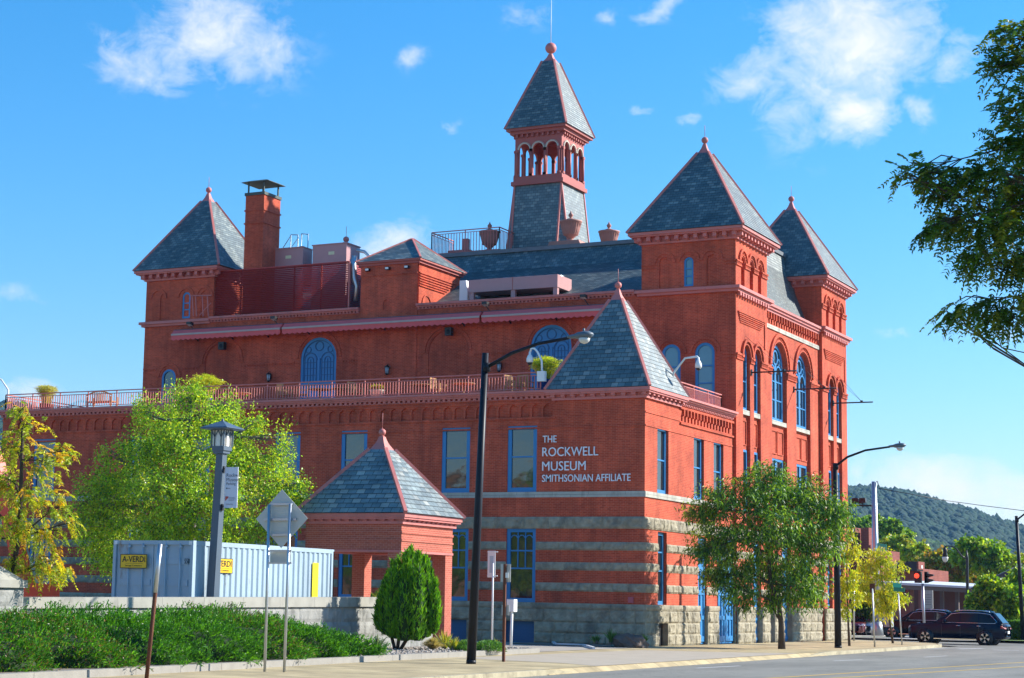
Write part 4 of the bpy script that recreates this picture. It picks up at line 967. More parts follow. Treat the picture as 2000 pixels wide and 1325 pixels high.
# ---------------------------------------------------------------- rooftop
LOUV = plain('louvre_red', (.42, .04, .03), .5, var=.15)
xa, xb = -28.72, -20.42; zt0, zb0_ = 18.63, 16.3
t = thing('louvre_screen', 'dark red louvred screen hiding rooftop plant left of the dormer block', 'screen', (xa, 10.95, 16.2))
m = MB(); n = 24
for k in range(n):
    z = zb0_+(zt0-zb0_)*k/n; m.prism([(xa, 10.92, z), (xa, 11.02, z+.085), (xa, 11.035, z+.085), (xa, 10.935, z-.005)], (xb-xa, 0, 0))
    m.prism([(xb+.0, 11.05, z), (xb-.06, 11.05, z+.085), (xb-.07, 11.05, z+.085), (xb-.01, 11.05, z)], (0, 2.4, 0))
m.build('slats', LOUV, t)
for k in range(6): x = xa+.02+(xb-xa-.1)*k/5; m = MB(); m.box(x, 11.04, 16.2, x+.06, 11.1, zt0); m.build('post', LOUV, t)
m = MB(); m.box(xa, 10.92, zt0, xb, 11.06, zt0+.05); m.build('top_rail', LOUV, t)
m = MB(); m.box(xb+.005, 10.93, 16.25, xb+.07, 11.05, zt0-.0); m.build('edge_post', TRIM, t)
PLUM = plain('mauve_metal', (.48, .25, .25), .5, var=.08)
def unit(px0, px1, py0, pxr, y, label, vent=True):
    x0, x1 = float(onY(px0, py0, y)[0]), float(onY(px1, py0, y)[0]); z = float(onY((px0+px1)/2, py0, y)[2]); y1 = float(onX(pxr, py0+4, x1)[1])
    t = thing('air_handler', label, 'roof unit', (x0, y, 16.2), group='mauve air handlers behind the louvre screen'); m = MB(); m.box(x0, y, 18.0, x1, y1, z); m.box(x0, y, 16.3, x1, y+.1, 18.0); m.build('cabinet', PLUM, t)
    m = MB(); m.box(x0-.04, y-.04, z, x1+.04, y1+.04, z+.05); m.build('lid', PLUM, t)
    m = MB(); m.box((x0+x1)/2-.05, y-.012, z-.55, (x0+x1)/2+.3, y, z-.38); m.build('label_plate', plain('pale_plate', (.7, .66, .4), .5), t)
    m = MB(); m.lathe((x1-.5, y+.7, z+.05), [(.1, 0), (.1, .12), (.13, .16)], 10); m.build('vent_cap', METAL, t)
    return x0, x1, y1, z
unit(528, 592, 486, 610, 12.6, 'mauve sheet metal air handler beside the brick chimney'); ux0, ux1, uy1, uz = unit(611, 677, 478, 703, 12.6, 'mauve sheet metal air handler with a finial left of the dormer roof')
m = MB(); fx = float(onY(676, 470, 14.5)[0]); m.lathe((fx, 14.5, 18.4), [(.9, 0), (.55, .7), (.2, 1.45), (.09, 1.9), (.07, 2.1)], 4, sq=True); m.lathe((fx, 14.5, 20.45), [(.02, 0)]+[(.16*math.sin(PI*k/8)+.004, .16-.16*math.cos(PI*k/8)) for k in range(1, 8)]+[(.01, .32)], 12); m.tube([(fx, 14.5, 20.75), (fx, 14.5, 21.3)], .012, 5)
single(m, 'roof_finial', TRIM, 'small rose ball finial rising behind the mauve air handlers', 'finial', (fx, 14.5, 18.4))
m = MB(); q = [onY(a, b, 11.6) for a, b in ((697, 489), (712, 492), (722, 501), (722, 512))]; m.tube(q, .09, 8); q2 = [onY(a, b, 11.3) for a, b in ((692, 500), (690, 520), (692, 545), (697, 560), (694, 588))]; m.tube(q2, [.13, .16, .17, .12, .12], 8)
single(m, 'roof_duct', METAL, 'bent silver insulated duct between the louvre screen and dormer block', 'duct', (float(q[0][0]), 11.6, 16.2))
t = thing('roof_ladder', 'pale steel ladder rails standing behind the mauve air handlers', 'ladder', (float(onY(580, 470, 15)[0]), 15, 18))
for px in (568, 582, 589, 602):
    a = onY(px, 459 if px < 585 else 457, 15.0); m = MB(); m.tube([(a[0], 15, 18), (a[0], 15, a[2])], .03, 6); m.build('stringer', METAL, t)
a, b = onY(553, 484, 15), onY(568, 461, 15); m = MB(); m.tube([a, b], .025, 6); c, d = onY(568, 459, 15), onY(582, 459, 15); m.tube([c, d], .025, 6); m.tube([onY(589, 457, 15), onY(602, 458, 15)], .025, 6); m.tube([onY(570, 482, 15), onY(584, 463, 15)], .02, 6); m.build('handrail', METAL, t)
t = thing('roof_ladder', 'rose painted ladder cage in front of the left tower windows', 'ladder', (float(onY(385, 600, 10.6)[0]), 10.6, 16.2))
for px in (376, 382, 395, 405): a = onY(px, 578, 10.6); b = onY(px+2, 618, 10.6); m = MB(); m.bar(b, a, .05); m.build('bar', TRIM, t)
m = MB(); m.bar(onY(371, 578, 10.6), onY(413, 577, 10.6), .05); m.bar(onY(390, 616, 10.6), onY(412, 592, 10.6), .04); m.build('top_bar', TRIM, t)
# condenser rack
y = 11.75; x0, x1 = float(onY(915, 560, y)[0]), float(onY(1089, 540, y)[0]); zt = float(onY(1000, 542, y)[2]); zb_ = zt-.62; y1 = y+1.7
t = thing('condenser_rack', 'long mauve condenser box on short legs above the terrace cornice', 'roof unit', (x0, y, 16.2))
m = MB(); m.box(x0, y, zb_, x1, y1, zt); m.build('cabinet', PLUM, t)
for k in range(3):
    m = MB(); xx = x0+.05+(x1-x0-.3)*k/2; m.box(xx, y+.05, 16.2, xx+.22, y+.25, zb_); m.build('leg', PLUM, t); m = MB(); m.box(xx, y1-.25, 16.2, xx+.22, y1-.05, zb_); m.build('leg', PLUM, t)
for k in range(4): m = MB(); m.lathe((x0+.6+(x1-x0-1.2)*k/3, y+.9, zt), [(.5, 0), (.5, .08), (.44, .1)], 18); m.build('fan_guard', METAL, t)
m = MB(); m.box((x0+x1)/2-.01, y-.012, zb_, (x0+x1)/2+.02, y, zt); m.build('seam', TRIMD, t)
m = MB(); xx, yy = float(onY(908, 560, 12.2)[0]), 12.2; m.prism([(xx-.3, yy, 16.2), (xx+.15, yy, 16.2), (xx+.15, yy, 16.9), (xx+.05, yy, 17.5), (xx-.3, yy, 17.5)], (0, .9, 0)); single(m, 'roof_hood', WHITE, 'pale sloping roof hood between dormer eave and condenser rack', 'vent', (xx, yy, 16.2))
# roof deck guard rail, urns, plinths
yr = 18.2; pa, pb = onY(843, 480, yr), onY(975, 478, yr); zdk = zc_+.2
t = railing('roof_railing', 'rose steel guard rail cage on the flat roof left of the steeple', [(float(pa[0]), yr+2.6), (float(pa[0]), yr), (float(pb[0]), yr), (float(pb[0]), yr+2.2)], zdk, float(onY(843, 455, yr)[2]), 2.1, step=.16)
CU = plain('rose_urn', (.40, .17, .13), .65, var=.2, scale=4)
def urn(px, py, y, sc, label, lid=True):
    x = float(onY(px, py, y)[0]); t = thing('roof_urn', label, 'urn', (x, y, zdk), group='rose urns on the roof deck')
    m = MB(); m.prism([(x-1.0*sc, y-.45*sc, zdk), (x+1.0*sc, y-.45*sc, zdk), (x+.85*sc, y-.45*sc, zdk+.33*sc), (x-.85*sc, y-.45*sc, zdk+.33*sc)], (0, .9*sc, 0)); m.build('plinth', CU, t)
    z = zdk+.33*sc; m = MB(); m.lathe((x+.2*sc, y, z), [(.3*sc, 0), (.28*sc, .05*sc), (.13*sc, .12*sc), (.16*sc, .18*sc), (.38*sc, .38*sc), (.50*sc, .7*sc), (.54*sc, 1.0*sc), (.6*sc, 1.04*sc), (.62*sc, 1.12*sc), (.5*sc, 1.14*sc)], 22)
    for k in range(22): a = 2*PI*k/22; m.bar((x+.2*sc+.37*sc*math.cos(a), y+.37*sc*math.sin(a), z+.36*sc), (x+.2*sc+.545*sc*math.cos(a), y+.545*sc*math.sin(a), z+.98*sc), .05*sc)
    m.build('bowl', CU, t)
    m = MB(); zz = z+1.14*sc; m.lathe((x+.2*sc, y, zz), [(.46*sc, 0), (.2*sc, .1*sc), (.06*sc, .16*sc), (.12*sc, .26*sc), (.14*sc, .33*sc), (.05*sc, .45*sc), (.01*sc, .56*sc)] if lid else [(.46*sc, 0), (.1*sc, .1*sc), (.02, .14*sc)], 16); m.build('lid', CU, t)
urn(950, 470, 19.6, .95, 'fluted rose urn with pointed lid inside the roof guard rail'); urn(1108, 450, 18.9, .98, 'fluted rose urn in front of the lit face of the steeple', True)
urn(1183, 462, 22.0, .95, 'rose urn mostly hidden behind the roof edge, only its lid tip showing')
m = MB(); x = float(onY(905, 478, 19.2)[0]); m.box(x-.8, 18.9, zdk, x+.5, 19.7, zdk+.36); m.box(x+.0, 19.1, zdk+.36, x+.3, 19.4, zdk+1.0); single(m, 'roof_vent', TRIM, 'low rose roof vent box inside the guard rail left of the urn', 'vent', (x, 19.2, zdk))

# ---------------------------------------------------------------- things fixed to the outer walls
def camera_mast(base, pts, box, label):
    t = thing('security_camera', label, 'camera', tuple(base), group='white dome cameras on bent poles')
    m = MB(); m.tube(pts, .045, 8); m.build('pole', WHITE, t)
    if box is not None: m = MB(); m.box(box[0]-.17, box[1]-.1, box[2]-.22, box[0]+.17, box[1]+.1, box[2]+.2); m.build('junction_box', WHITE, t)
    e = pts[-1]; m = MB(); m.lathe((e[0], e[1], e[2]-.42), [(.1, 0), (.14, .04), (.14, .16), (.09, .3), (.05, .34), (.05, .45)], 14); o = m.build('housing', WHITE, t)
    m = MB(); m.lathe((e[0], e[1], e[2]-.52), [(.02, 0), (.08, .03), (.11, .1)], 14); m.build('dome', BLACK, o)
q = lambda a, b: onY(a, b, -.3)
camera_mast(q(1059, 745), [q(1059, 735), q(1058, 705), q(1050, 688), q(1044, 681), q(1038, 681), q(1035, 689)], q(1058, 735), 'white dome camera on a bent pole with white box, before the blue pot')
q2_ = lambda a, b: onY(a, b, 3.4)
camera_mast(q2_(1313, 740), [q2_(1313, 740), q2_(1316, 728), q2_(1338, 700), q2_(1362, 697), q2_(1364, 700)], None, 'white dome camera on a bent pole right of the corner slate pyramid')
q3_ = lambda a, b: onY(a, b, 0.5)
camera_mast(q3_(15, 795), [q3_(16, 795), q3_(16, 762), q3_(3, 742), q3_(-12, 735)], None, 'white bent camera pole at the far left end of the terrace railing')
def banner_pole(px, py, L_, xp, label):
    a = onX(px, py, xp); t = thing('banner_pole', label, 'banner pole', tuple(a), group='black banner poles on the street wall')
    b = a+np.array([L_, 0, 0.0]); m = MB(); m.tube([a, b], .035, 8); m.build('pole', BLACK, t)
    m = MB(); m.box(a[0]-.02, a[1]-.07, a[2]-.14, a[0]+.05, a[1]+.07, a[2]+.14); m.build('wall_plate', BLACK, t)
    m = MB(); c = a+np.array([L_*.72, 0, 0]); m.box(c[0]-.06, c[1]-.05, c[2]-.02, c[0]+.06, c[1]+.05, c[2]+.1)
    for dy in (-.9, .9): m.tube([c+[0, 0, .05], [xp+.02, a[1]+dy, a[2]+1.6]], .008, 4)
    m.build('guy_wire', BLACK, t)
banner_pole(1467, 728, 2.15, XT1, 'black banner pole on the near tower, leftmost of the street wall poles'); banner_pole(1550, 761, 2.15, XM, 'black banner pole between the two big arched windows'); banner_pole(1627, 788, 2.1, XT2, 'black banner pole on the far tower standing out against the sky')
m = MB(); p = onY(1232, 1172, -.06); m.box(p[0]-.11, -.09, p[2]-.12, p[0]+.11, -.03, p[2]+.12); single(m, 'wall_plaque', plain('pink_plate', (.5, .1, .12), .5), 'small pink plate on the brick just above the stone base by the corner', 'plaque', tuple(p))

# ---------------------------------------------------------------- storage container behind the low wall
CB = plain('container_blue', (.36, .46, .53), .45, var=.09, scale=1.5)
stain(CB, (.20, .12, .07), 2.2, .60, .70, .75, .3); stain(CB, (.22, .27, .30), .8, .5, .75, .5, .3)
cx1, cy0, cz = -3.0, -26.8, .35
pz = onX(378, 1056, cx1); cy0 = float(pz[1]); ztop = float(pz[2]); cx0 = float(onY(222, 1057, cy0)[0]); cyE = float(onX(653, 1071, cx1)[1])
CT = thing('storage_container', 'pale blue shipping container behind the low stone wall with yellow signs', 'container', (cx1, cy0, cz))
PS = PR(cx1); PF = PL(cy0)
m = MB()
m.box(cx0, cy0+.1, ztop-.06, cx1-.03, cyE, ztop-.03)
m.box(cx0, cy0+.1, cz, cx0+.05, cyE, ztop-.06); m.box(cx0, cyE-.05, cz, cx1, cyE, ztop-.06)
n = int((cyE-cy0-.3)/.28); y = cy0+.15; pr = []
for k in range(n):
    a = cy0+.15+(cyE-cy0-.3)*k/n; s_ = (cyE-cy0-.3)/n
    pr += [(a, -.05), (a+s_*.22, -.05), (a+s_*.4, -.012), (a+s_*.78, -.012)]
pr.append((cyE-.15, -.05))
for (a, d0), (b, d1) in zip(pr[:-1], pr[1:]): m.quad(PS(a, cz+.12, d0), PS(b, cz+.12, d1), PS(b, ztop-.13, d1), PS(a, ztop-.13, d0))
m.build('corrugated_side', CB, CT)
m = MB()
m.box(cx1-.1, cy0, cz, cx1, cy0+.15, ztop); m.box(cx1-.1, cyE-.15, cz, cx1, cyE, ztop); m.box(cx0, cy0, cz, cx0+.1, cy0+.15, ztop); m.box(cx1-.08, cy0+.15, ztop-.13, cx1-.002, cyE-.15, ztop-.002); m.box(cx1-.08, cy0+.15, cz, cx1-.002, cyE-.15, cz+.12); m.box(cx0+.1, cy0, ztop-.12, cx1-.1, cy0+.12, ztop-.003); m.box(cx0+.1, cy0, cz, cx1-.1, cy0+.12, cz+.12)
m.build('frame', CB, CT)
for s_ in (0, 1):
    a = cx0+.1+s_*(cx1-cx0-.2)/2; b = a+(cx1-cx0-.2)/2; m = MB(); m.pbox(PF, a+.01, b-.01, cz+.12, ztop-.12, -.1, -.06)
    for (za, zb2) in ((ztop-.55, ztop-.5), (ztop-1.15, ztop-1.1), (ztop-1.75, ztop-1.7), (ztop-2.3, ztop-2.25)): m.pbox(PF, a+.08, b-.08, za-.12, zb2, -.06, -.035)
    d_ = m.build('door', CB, CT)
    for u in (a+(b-a)*.36, a+(b-a)*.74):
        m = MB(); m.tube([PF(u, cz+.1, 0), PF(u, ztop-.08, 0)], .022, 8); m.pbox(PF, u-.05, u+.05, ztop-.2, ztop-.14, -.06, .02); m.build('lock_rod', CB, d_)
for px in (cx0+.09, cx1-.09): m = MB(); m.pbox(PF, px-.05, px+.05, ztop-.12, ztop-.02, 0, .012); m.build('corner_casting', WHITE, CT)
INK = plain('black_ink', (.01, .01, .01), .6); YS = plain('yellow_sign', (.90, .52, .005), .45, var=.04)
def ysign(P, u0, z0, wd, hh_, d):
    m = MB(); m.pbox(P, u0, u0+wd, z0, z0+hh_, d, d+.012); s_ = m.build('sign_panel', YS, CT)
    m = MB(); e = .018
    for (a, b, c_, dd) in ((u0, u0+wd, z0, z0+e), (u0, u0+wd, z0+hh_-e, z0+hh_), (u0, u0+e, z0+e, z0+hh_-e), (u0+wd-e, u0+wd, z0+e, z0+hh_-e)): m.pbox(P, a, b, c_, dd, d+.012, d+.015)
    m.build('border', INK, s_)
    text_on('lettering', 'A-VERDI', P, u0+wd*.08, z0+hh_*.44, INK, s_, wd*.86, hh_*.42, .002, d+.016, .012)
    text_on('lettering', 'Storage Containers', P, u0+wd*.2, z0+hh_*.1, INK, s_, wd*.62, hh_*.15, .002, d+.016)
    m = MB(); m.pbox(P, u0+wd*.2, u0+wd*.85, z0+hh_*.33, z0+hh_*.345, d+.012, d+.016); m.build('rule', INK, s_)
a = onY(236, 1110, cy0); b = onY(289, 1083, cy0); ysign(PF, float(a[0]), float(a[2]), float(b[0]-a[0]), float(b[2]-a[2]), .03)
a = onX(411, 1119, cx1); b = onX(454, 1092, cx1); ysign(PS, float(a[1]), float(a[2]), float(b[1]-a[1]), float(b[2]-a[2]), .005)
a = onY(359, 1101, cy0); text_on('lettering', '55016', PF, float(a[0]), float(a[2]), INK, CT, .30, .14, .002, -.028, .004)
a = onX(609, 1163, cx1); b = onX(622, 1100, cx1); m = MB(); m.pbox(PS, float(a[1]), float(b[1]), float(a[2])-.4, float(b[2]), -.005, .006); m.build('yellow_stripe', plain('yellow_stripe_paint', (.85, .68, .0), .5, var=.03), CT)
# ---------------------------------------------------------------- low stone wall with cap and end pier
def strip(P2, zf, h0, h1, t0, mat_, name, **kw): pass
wy0, wy1 = -35.6, -14.6; wx = -1.75
WL = thing('stone_wall', 'low grey rock faced stone wall with smooth cap behind the junipers', 'wall', (wx, wy0, 0))
def PW(u, z, d): f_ = (u-wy0)/(wy1-wy0); return (wx+d, u, z*(1+.155*f_))
m = MB(); m.rock(PW, wy0, wy1, 0, 1.24, .03, 3, .95, .03, .1, seed=61); m.build('masonry', plain('grey_rock', (.29, .285, .26), .9, var=.4, scale=3, bump=.6, bscale=14), WL)
m = MB(); u = wy0
while u < wy1-.1: v = min(u+1.9, wy1); m.pbox(PW, u+.004, v-.004, 1.24, 1.50, -.42, .10); u = v
m.pbox(PW, wy0, wy1, .0, 1.235, -.38, -.02); m.build('cap', plain('cap_stone', (.34, .325, .275), .8, var=.25, scale=2.5, bump=.2), WL); stain(MATS['cap_stone'], (.12, .115, .10), 1.8, .52, .72, .7, .5); stain(MATS['grey_rock'], (.09, .09, .08), 1.6, .5, .7, .7, .7)
PX_ = thing('stone_pier', 'square stone gate pier at the left end of the low wall', 'pier', (wx, wy0, 0))
m = MB(); PWp = PR(wx+.25); m.rock(PWp, wy0-1.0, wy0-.02, 0, 1.72, .03, 4, .7, .03, .1, seed=62); PWq = PL(wy0-1.0); m.rock(PWq, wx-.7, wx+.25, 0, 1.72, .03, 4, .7, .03, .1, seed=63); m.box(wx-.7, wy0-.95, 0, wx+.2, wy0-.02, 1.72); m.build('shaft', MATS['grey_rock'], PX_)
m = MB(); m.box(wx-.8, wy0-1.12, 1.72, wx+.36, wy0+.0, 1.9); m.lathe((wx-.22, wy0-.55, 1.9), [(.5, 0), (.08, .34)], 4, sq=True); m.build('cap', MATS['cap_stone'], PX_)
# ---------------------------------------------------------------- brick gate pavilion
gx0, gx1, gy0, gy1, gz = -7.12, -3.3, -14.05, -10.25, .05
GP = thing('gate_pavilion', 'small open brick pavilion with slate pyramid roof and rose trim', 'pavilion', (gx0, gy0, gz))
BRL = bricky('pavilion_brick', (.50, .125, .075), (.40, .09, .055), (.54, .24, .18), .21, .07, .008, .85, .15, .35)
m = MB(); pw = .52
for x in (gx0, gx1-pw):
    for y in (gy0, gy1-pw):
        c = MB(); c.box(x, y, gz-.2, x+pw, y+pw, 3.25); c.build('pillar', BRL, GP)
for P, a, b in ((PL(gy0), gx0, gx1), (PR(gx1), gy0, gy1), (PBk(gy1), gx0, gx1), (PLf(gx0), gy0, gy1)):
    m.pbox(P, a if P(0, 0, 1)[1] != 0 and False else a+.001, b-.001, 3.25, 4.2, -.5, .001)
    m.pbox(P, a-.02, b+.02, 3.6, 3.67, -.1, .035); m.pbox(P, a-.02, b+.02, 3.86, 3.95, -.1, .035)
m.build('lintel', BRL, GP)
m = MB(); ring(m, gx0, gx1, gy0, gy1, 3.22, 3.30, -.3, .03); m.box(gx0+.3, gy0+.3, 4.2, gx1-.3, gy1-.3, 4.25); m.build('lintel_trim', TRIM, GP)
eave(gx0, gx1, gy0, gy1, 4.18, 4.56, .28, .34, GP)
pyramid(gx0-.32, gx1+.32, gy0-.32, gy1+.32, 4.56, 7.0, bricky('pavilion_slate', (.13, .18, .20), (.25, .31, .31), (.05, .06, .065), .34, .21, .012, .42, .35, .8, 1.4, c3=(.36, .38, .35), spec=.5), GP, cap=.34, ball=.125, hip=.12, zball=float(onY(751, 845, -12.15)[2]))
# ---------------------------------------------------------------- ground, road, pavements
def mat_asphalt():
    m, nt, b = base('asphalt'); N = nt.nodes; L = nt.links; b.inputs['Roughness'].default_value = .9; b.inputs['Specular IOR Level'].default_value = .3
    tc = N.new('ShaderNodeTexCoord')
    def nz(sc, det, ro=.6, st=(1, 1, 1)):
        mp = N.new('ShaderNodeMapping'); mp.inputs['Scale'].default_value = st; L.new(tc.outputs['Object'], mp.inputs[0]); n = N.new('ShaderNodeTexNoise'); n.inputs['Scale'].default_value = sc; n.inputs['Detail'].default_value = det; n.inputs['Roughness'].default_value = ro; L.new(mp.outputs[0], n.inputs['Vector']); return n
    n1 = nz(.35, 6, .65, (1, .25, 1)); n2 = nz(60, 3); r1 = N.new('ShaderNodeValToRGB'); r1.color_ramp.elements[0].position = .35; r1.color_ramp.elements[1].position = .65
    r1.color_ramp.elements[0].color = (.165, .158, .135, 1); r1.color_ramp.elements[1].color = (.255, .244, .208, 1); L.new(n1.outputs['Fac'], r1.inputs[0])
    mg = N.new('ShaderNodeMixRGB'); mg.blend_type = 'MULTIPLY'; mg.inputs[0].default_value = .5; L.new(r1.outputs[0], mg.inputs[1]); gr = N.new('ShaderNodeMapRange'); gr.inputs['To Min'].default_value = .5; gr.inputs['To Max'].default_value = 1.5; L.new(n2.outputs['Fac'], gr.inputs[0]); L.new(gr.outputs[0], mg.inputs[2])
    v = N.new('ShaderNodeTexVoronoi'); v.feature = 'DISTANCE_TO_EDGE'; v.inputs['Scale'].default_value = .22; wn = nz(1.1, 4); mixv = N.new('ShaderNodeMixRGB'); mixv.inputs[0].default_value = .35; L.new(tc.outputs['Object'], mixv.inputs[1]); sc = N.new('ShaderNodeVectorMath'); sc.operation = 'SCALE'; sc.inputs['Scale'].default_value = 6; L.new(wn.outputs['Color'], sc.inputs[0]); ad = N.new('ShaderNodeVectorMath'); ad.operation = 'ADD'; L.new(tc.outputs['Object'], ad.inputs[0]); L.new(sc.outputs[0], ad.inputs[1]); L.new(ad.outputs[0], v.inputs['Vector'])
    ck = N.new('ShaderNodeMapRange'); ck.inputs['From Max'].default_value = .012; ck.inputs['To Min'].default_value = .45; ck.inputs['To Max'].default_value = 1.0; L.new(v.outputs['Distance'], ck.inputs[0])
    m2 = N.new('ShaderNodeMixRGB'); m2.blend_type = 'MULTIPLY'; m2.inputs[0].default_value = 1; L.new(mg.outputs[0], m2.inputs[1]); L.new(ck.outputs[0], m2.inputs[2]); L.new(m2.outputs[0], b.inputs['Base Color'])
    bp = N.new('ShaderNodeBump'); bp.inputs['Strength'].default_value = .3; bp.inputs['Distance'].default_value = .02; L.new(n2.outputs['Fac'], bp.inputs['Height']); L.new(bp.outputs[0], b.inputs['Normal'])
    MATS['asphalt'] = m; return m
ASPH = mat_asphalt()
ASPH2 = plain('lot_asphalt', (.36, .315, .26), .92, var=.2, scale=.7, bump=.25, bscale=80)
PAVE = bricky('concrete_pavement', (.49, .39, .215), (.43, .335, .185), (.19, .155, .11), 1.6, 1.6, .02, .9, .42, .2, .7, offset=0.0)
stain(PAVE, (.17, .14, .10), 1.3, .56, .74, .6); stain(PAVE, (.10, .085, .06), 9, .66, .72, .6)
KERB = plain('kerb_stone', (.40, .345, .22), .85, var=.3, scale=2.2, bump=.3, bscale=20)
stain(KERB, (.16, .13, .085), 1.6, .5, .7, .75)
KERBG = plain('bed_edging', (.28, .26, .225), .85, var=.25, scale=3, bump=.3, bscale=25)
GRASS = plain('mown_grass', (.11, .17, .03), .95, var=.4, scale=5, bump=.5, bscale=60)
MULCH = plain('mulch', (.23, .18, .14), .95, var=.6, scale=14, bump=.8, bscale=40)
PAINT = plain('road_paint_white', (.52, .51, .49), .7, var=.25, scale=4); PAINTY = plain('road_paint_yellow', (.62, .38, .04), .7, var=.2, scale=4)
GZ = -.13
def sheet(name, pts, z, mat_, mi=None, sub=0):
    m = MB(); m.poly([(x, y, z) for x, y in pts]); o = m.build(name, mat_); o['kind'] = 'structure'; return o
m = MB(); R_ = 3200; m.poly([(R_*math.cos(2*PI*k/48), R_*math.sin(2*PI*k/48), GZ-.05) for k in range(48)])
o = m.build('ground', plain('dry_ground', (.26, .225, .15), .95, var=.3, scale=.05)); o['kind'] = 'structure'
def kx(y): return 7.45-.0385*(y+8.0)
ys = [-90, -60, -45, -35, -25, -15, -5, 5, 15, 24]
road = [(kx(y)+.02, y) for y in ys]+[(6.2, 27.5), (3.2, 30.2), (-60, 30.6), (-60, 39.5), (1, 39.5), (4.0, 40.5), (5.6, 43), (5.6, 170), (24, 170), (24, -90)]
sheet('road', road, GZ, ASPH)
# pavement: back edge along the bed and the building, lowered across the driveway
def bedx(y): return 2.50-.106*(y+25.28)
pav = [(kx(y)-.15, y) for y in (-90, -45, -35, -25)]+[(kx(-25)-.15, -25)]+[(kx(y)-.15, y) for y in (-2, 5, 15, 23.5)]+[(5.2, 26.6), (2.6, 29.6), (0.3, 29.8), (.1, 0), (.1, -1.0), (1.3, -13.5), (bedx(-25), -25), (bedx(-35), -35), (bedx(-46), -46), (4.4, -90)]
sheet('pavement', pav, 0.0, PAVE)
sheet('driveway', [(kx(-23.5)-.14, -23.6), (kx(-2.6)-.14, -2.8), (kx(-4)-2.0, -4.6), (2.2, -5.8), (2.6, -21.5), (kx(-22)-1.6, -22.3)], .004, plain('driveway_concrete', (.40, .335, .25), .9, var=.2, scale=1.2, bump=.2, bscale=60))
sheet('parking_lot', [(1.2, -13.3), (.6, -.3), (-45, -.3), (-45, -60), (-8, -60), (-2.2, -37), (-2.2, -14)], .008, ASPH2)
m = MB()
for a_, b_ in zip((-27.4, -22, -15, -8, -2.5, .4), (-22, -15, -8, -2.5, .4, .5)): m.quad((kx(a_)-.17, a_, 0.0), (kx(a_)+.06, a_, GZ+.003), (kx(b_)+.06, b_, GZ+.003), (kx(b_)-.17, b_, 0.0))
o = m.build('driveway_lip', MATS['concrete_pavement']); o['kind'] = 'structure'
def kerb(name, pts, zt, w_, mat_, drop=None):
    m = MB(); pts = [np.array(p, float) for p in pts]
    for i, (a, b) in enumerate(zip(pts[:-1], pts[1:])):
        L_ = np.linalg.norm(b-a); n = max(1, int(L_/1.8)); t = (b-a)/L_; nn = np.array([-t[1], t[0]])*w_/2
        for k in range(n):
            p = a+t*(L_*k/n+.006); q = a+t*(L_*(k+1)/n-.006)
            za = zt if drop is None else zt-drop(p); zb = zt if drop is None else zt-drop(q)
            c = [(*(p-nn), za), (*(q-nn), zb), (*(q+nn), zb), (*(p+nn), za)]; g = [(x, y, -.3) for x, y, z in c]
            m.add(g+c, [(4, 5, 6, 7), (0, 1, 5, 4), (1, 2, 6, 5), (2, 3, 7, 6), (3, 0, 4, 7)])
    o = m.build(name, mat_); o['kind'] = 'structure'; return o
kerb('kerb', [(kx(y)-.07, y) for y in (-90, -60, -45, -35, -27.5)], .006, .17, KERB)
kerb('kerb', [(kx(y)-.07, y) for y in (-27.5, -25.2)], .006, .17, KERB, lambda p: .11*min(1, max(0, (p[1]+27.5)/2.3)))
kerb('kerb', [(kx(y)-.07, y) for y in (-2.5, .5)], .006, .17, KERB, lambda p: .11*min(1, max(0, (.5-p[1])/3)))
kerb('kerb', [(kx(y)-.07, y) for y in (.5, 8, 16, 23.5)]+[(5.6, 26), (4.3, 28.2), (2.6, 29.6), (0, 30.0), (-40, 30.2)], .006, .17, KERB)
kerb('bed_edging', [(bedx(y)+.08, y) for y in (-60, -46, -35, -25.3)]+[(1.5, -13.4), (-1.6, -12.6)], .15, .2, KERBG)
# painted lines
def line(pxs, wd, mat_, name='lane_marking'):
    P_ = [onZ(x, y, GZ)[:2] for x, y in pxs]; m = MB()
    for a, b in zip(P_[:-1], P_[1:]):
        t = (b-a)/np.linalg.norm(b-a); n = np.array([-t[1], t[0]])*wd/2
        m.quad((*(a-n), GZ+.004), (*(b-n), GZ+.004), (*(b+n), GZ+.004), (*(a+n), GZ+.004))
    o = m.build(name, mat_); o['kind'] = 'structure'
line([(1440, 1329), (1700, 1312.5), (2050, 1291)], .13, PAINTY); line([(1560, 1329), (1760, 1317), (2050, 1299.5)], .13, PAINTY)
line([(1360, 1305.5), (1446, 1301)], .13, PAINT); line([(1628, 1291.5), (1684, 1289)], .13, PAINT); line([(1805, 1284), (1850, 1281.5)], .12, PAINT)
line([(700, 1339), (900, 1325.5), (1090, 1312), (1258, 1298.5), (1480, 1285), (1640, 1278)], .1, PAINT)
for a, b, c, d in ((1790, 1267, 1850, 1266), (1872, 1268, 1920, 1267), (1940, 1270, 1990, 1271)): line([(a, b), (c, d)], .35, PAINT, 'crossing_marking')
sheet('grass_verge', [(-40, 40.0), (1.2, 40.0), (3.6, 41.2), (4.9, 43.5), (4.9, 60), (-40, 60)], -.03, plain('verge_pavement', (.40, .36, .30), .9, var=.15, scale=1))
o = sheet('grass_strip', [(-40, 41.3), (-1.5, 41.3), (-1.0, 42.8), (-40, 42.8)], 0.02, GRASS)
sheet('grass_strip', [(5.2, 42.2), (7.6, 42.0), (9.5, 43.6), (9.5, 60), (3.9, 60), (3.9, 46)], 0.024, GRASS)
sheet('planting_bed', [(bedx(-60), -60), (bedx(-25), -25), (1.45, -13.5), (-1.5, -12.7), (-3.1, -10), (-3.1, -14.2), (-1.75, -14.6), (-1.75, -36), (-1.75, -60)], .13, MULCH)
m = MB(); rngp = random.Random(5)
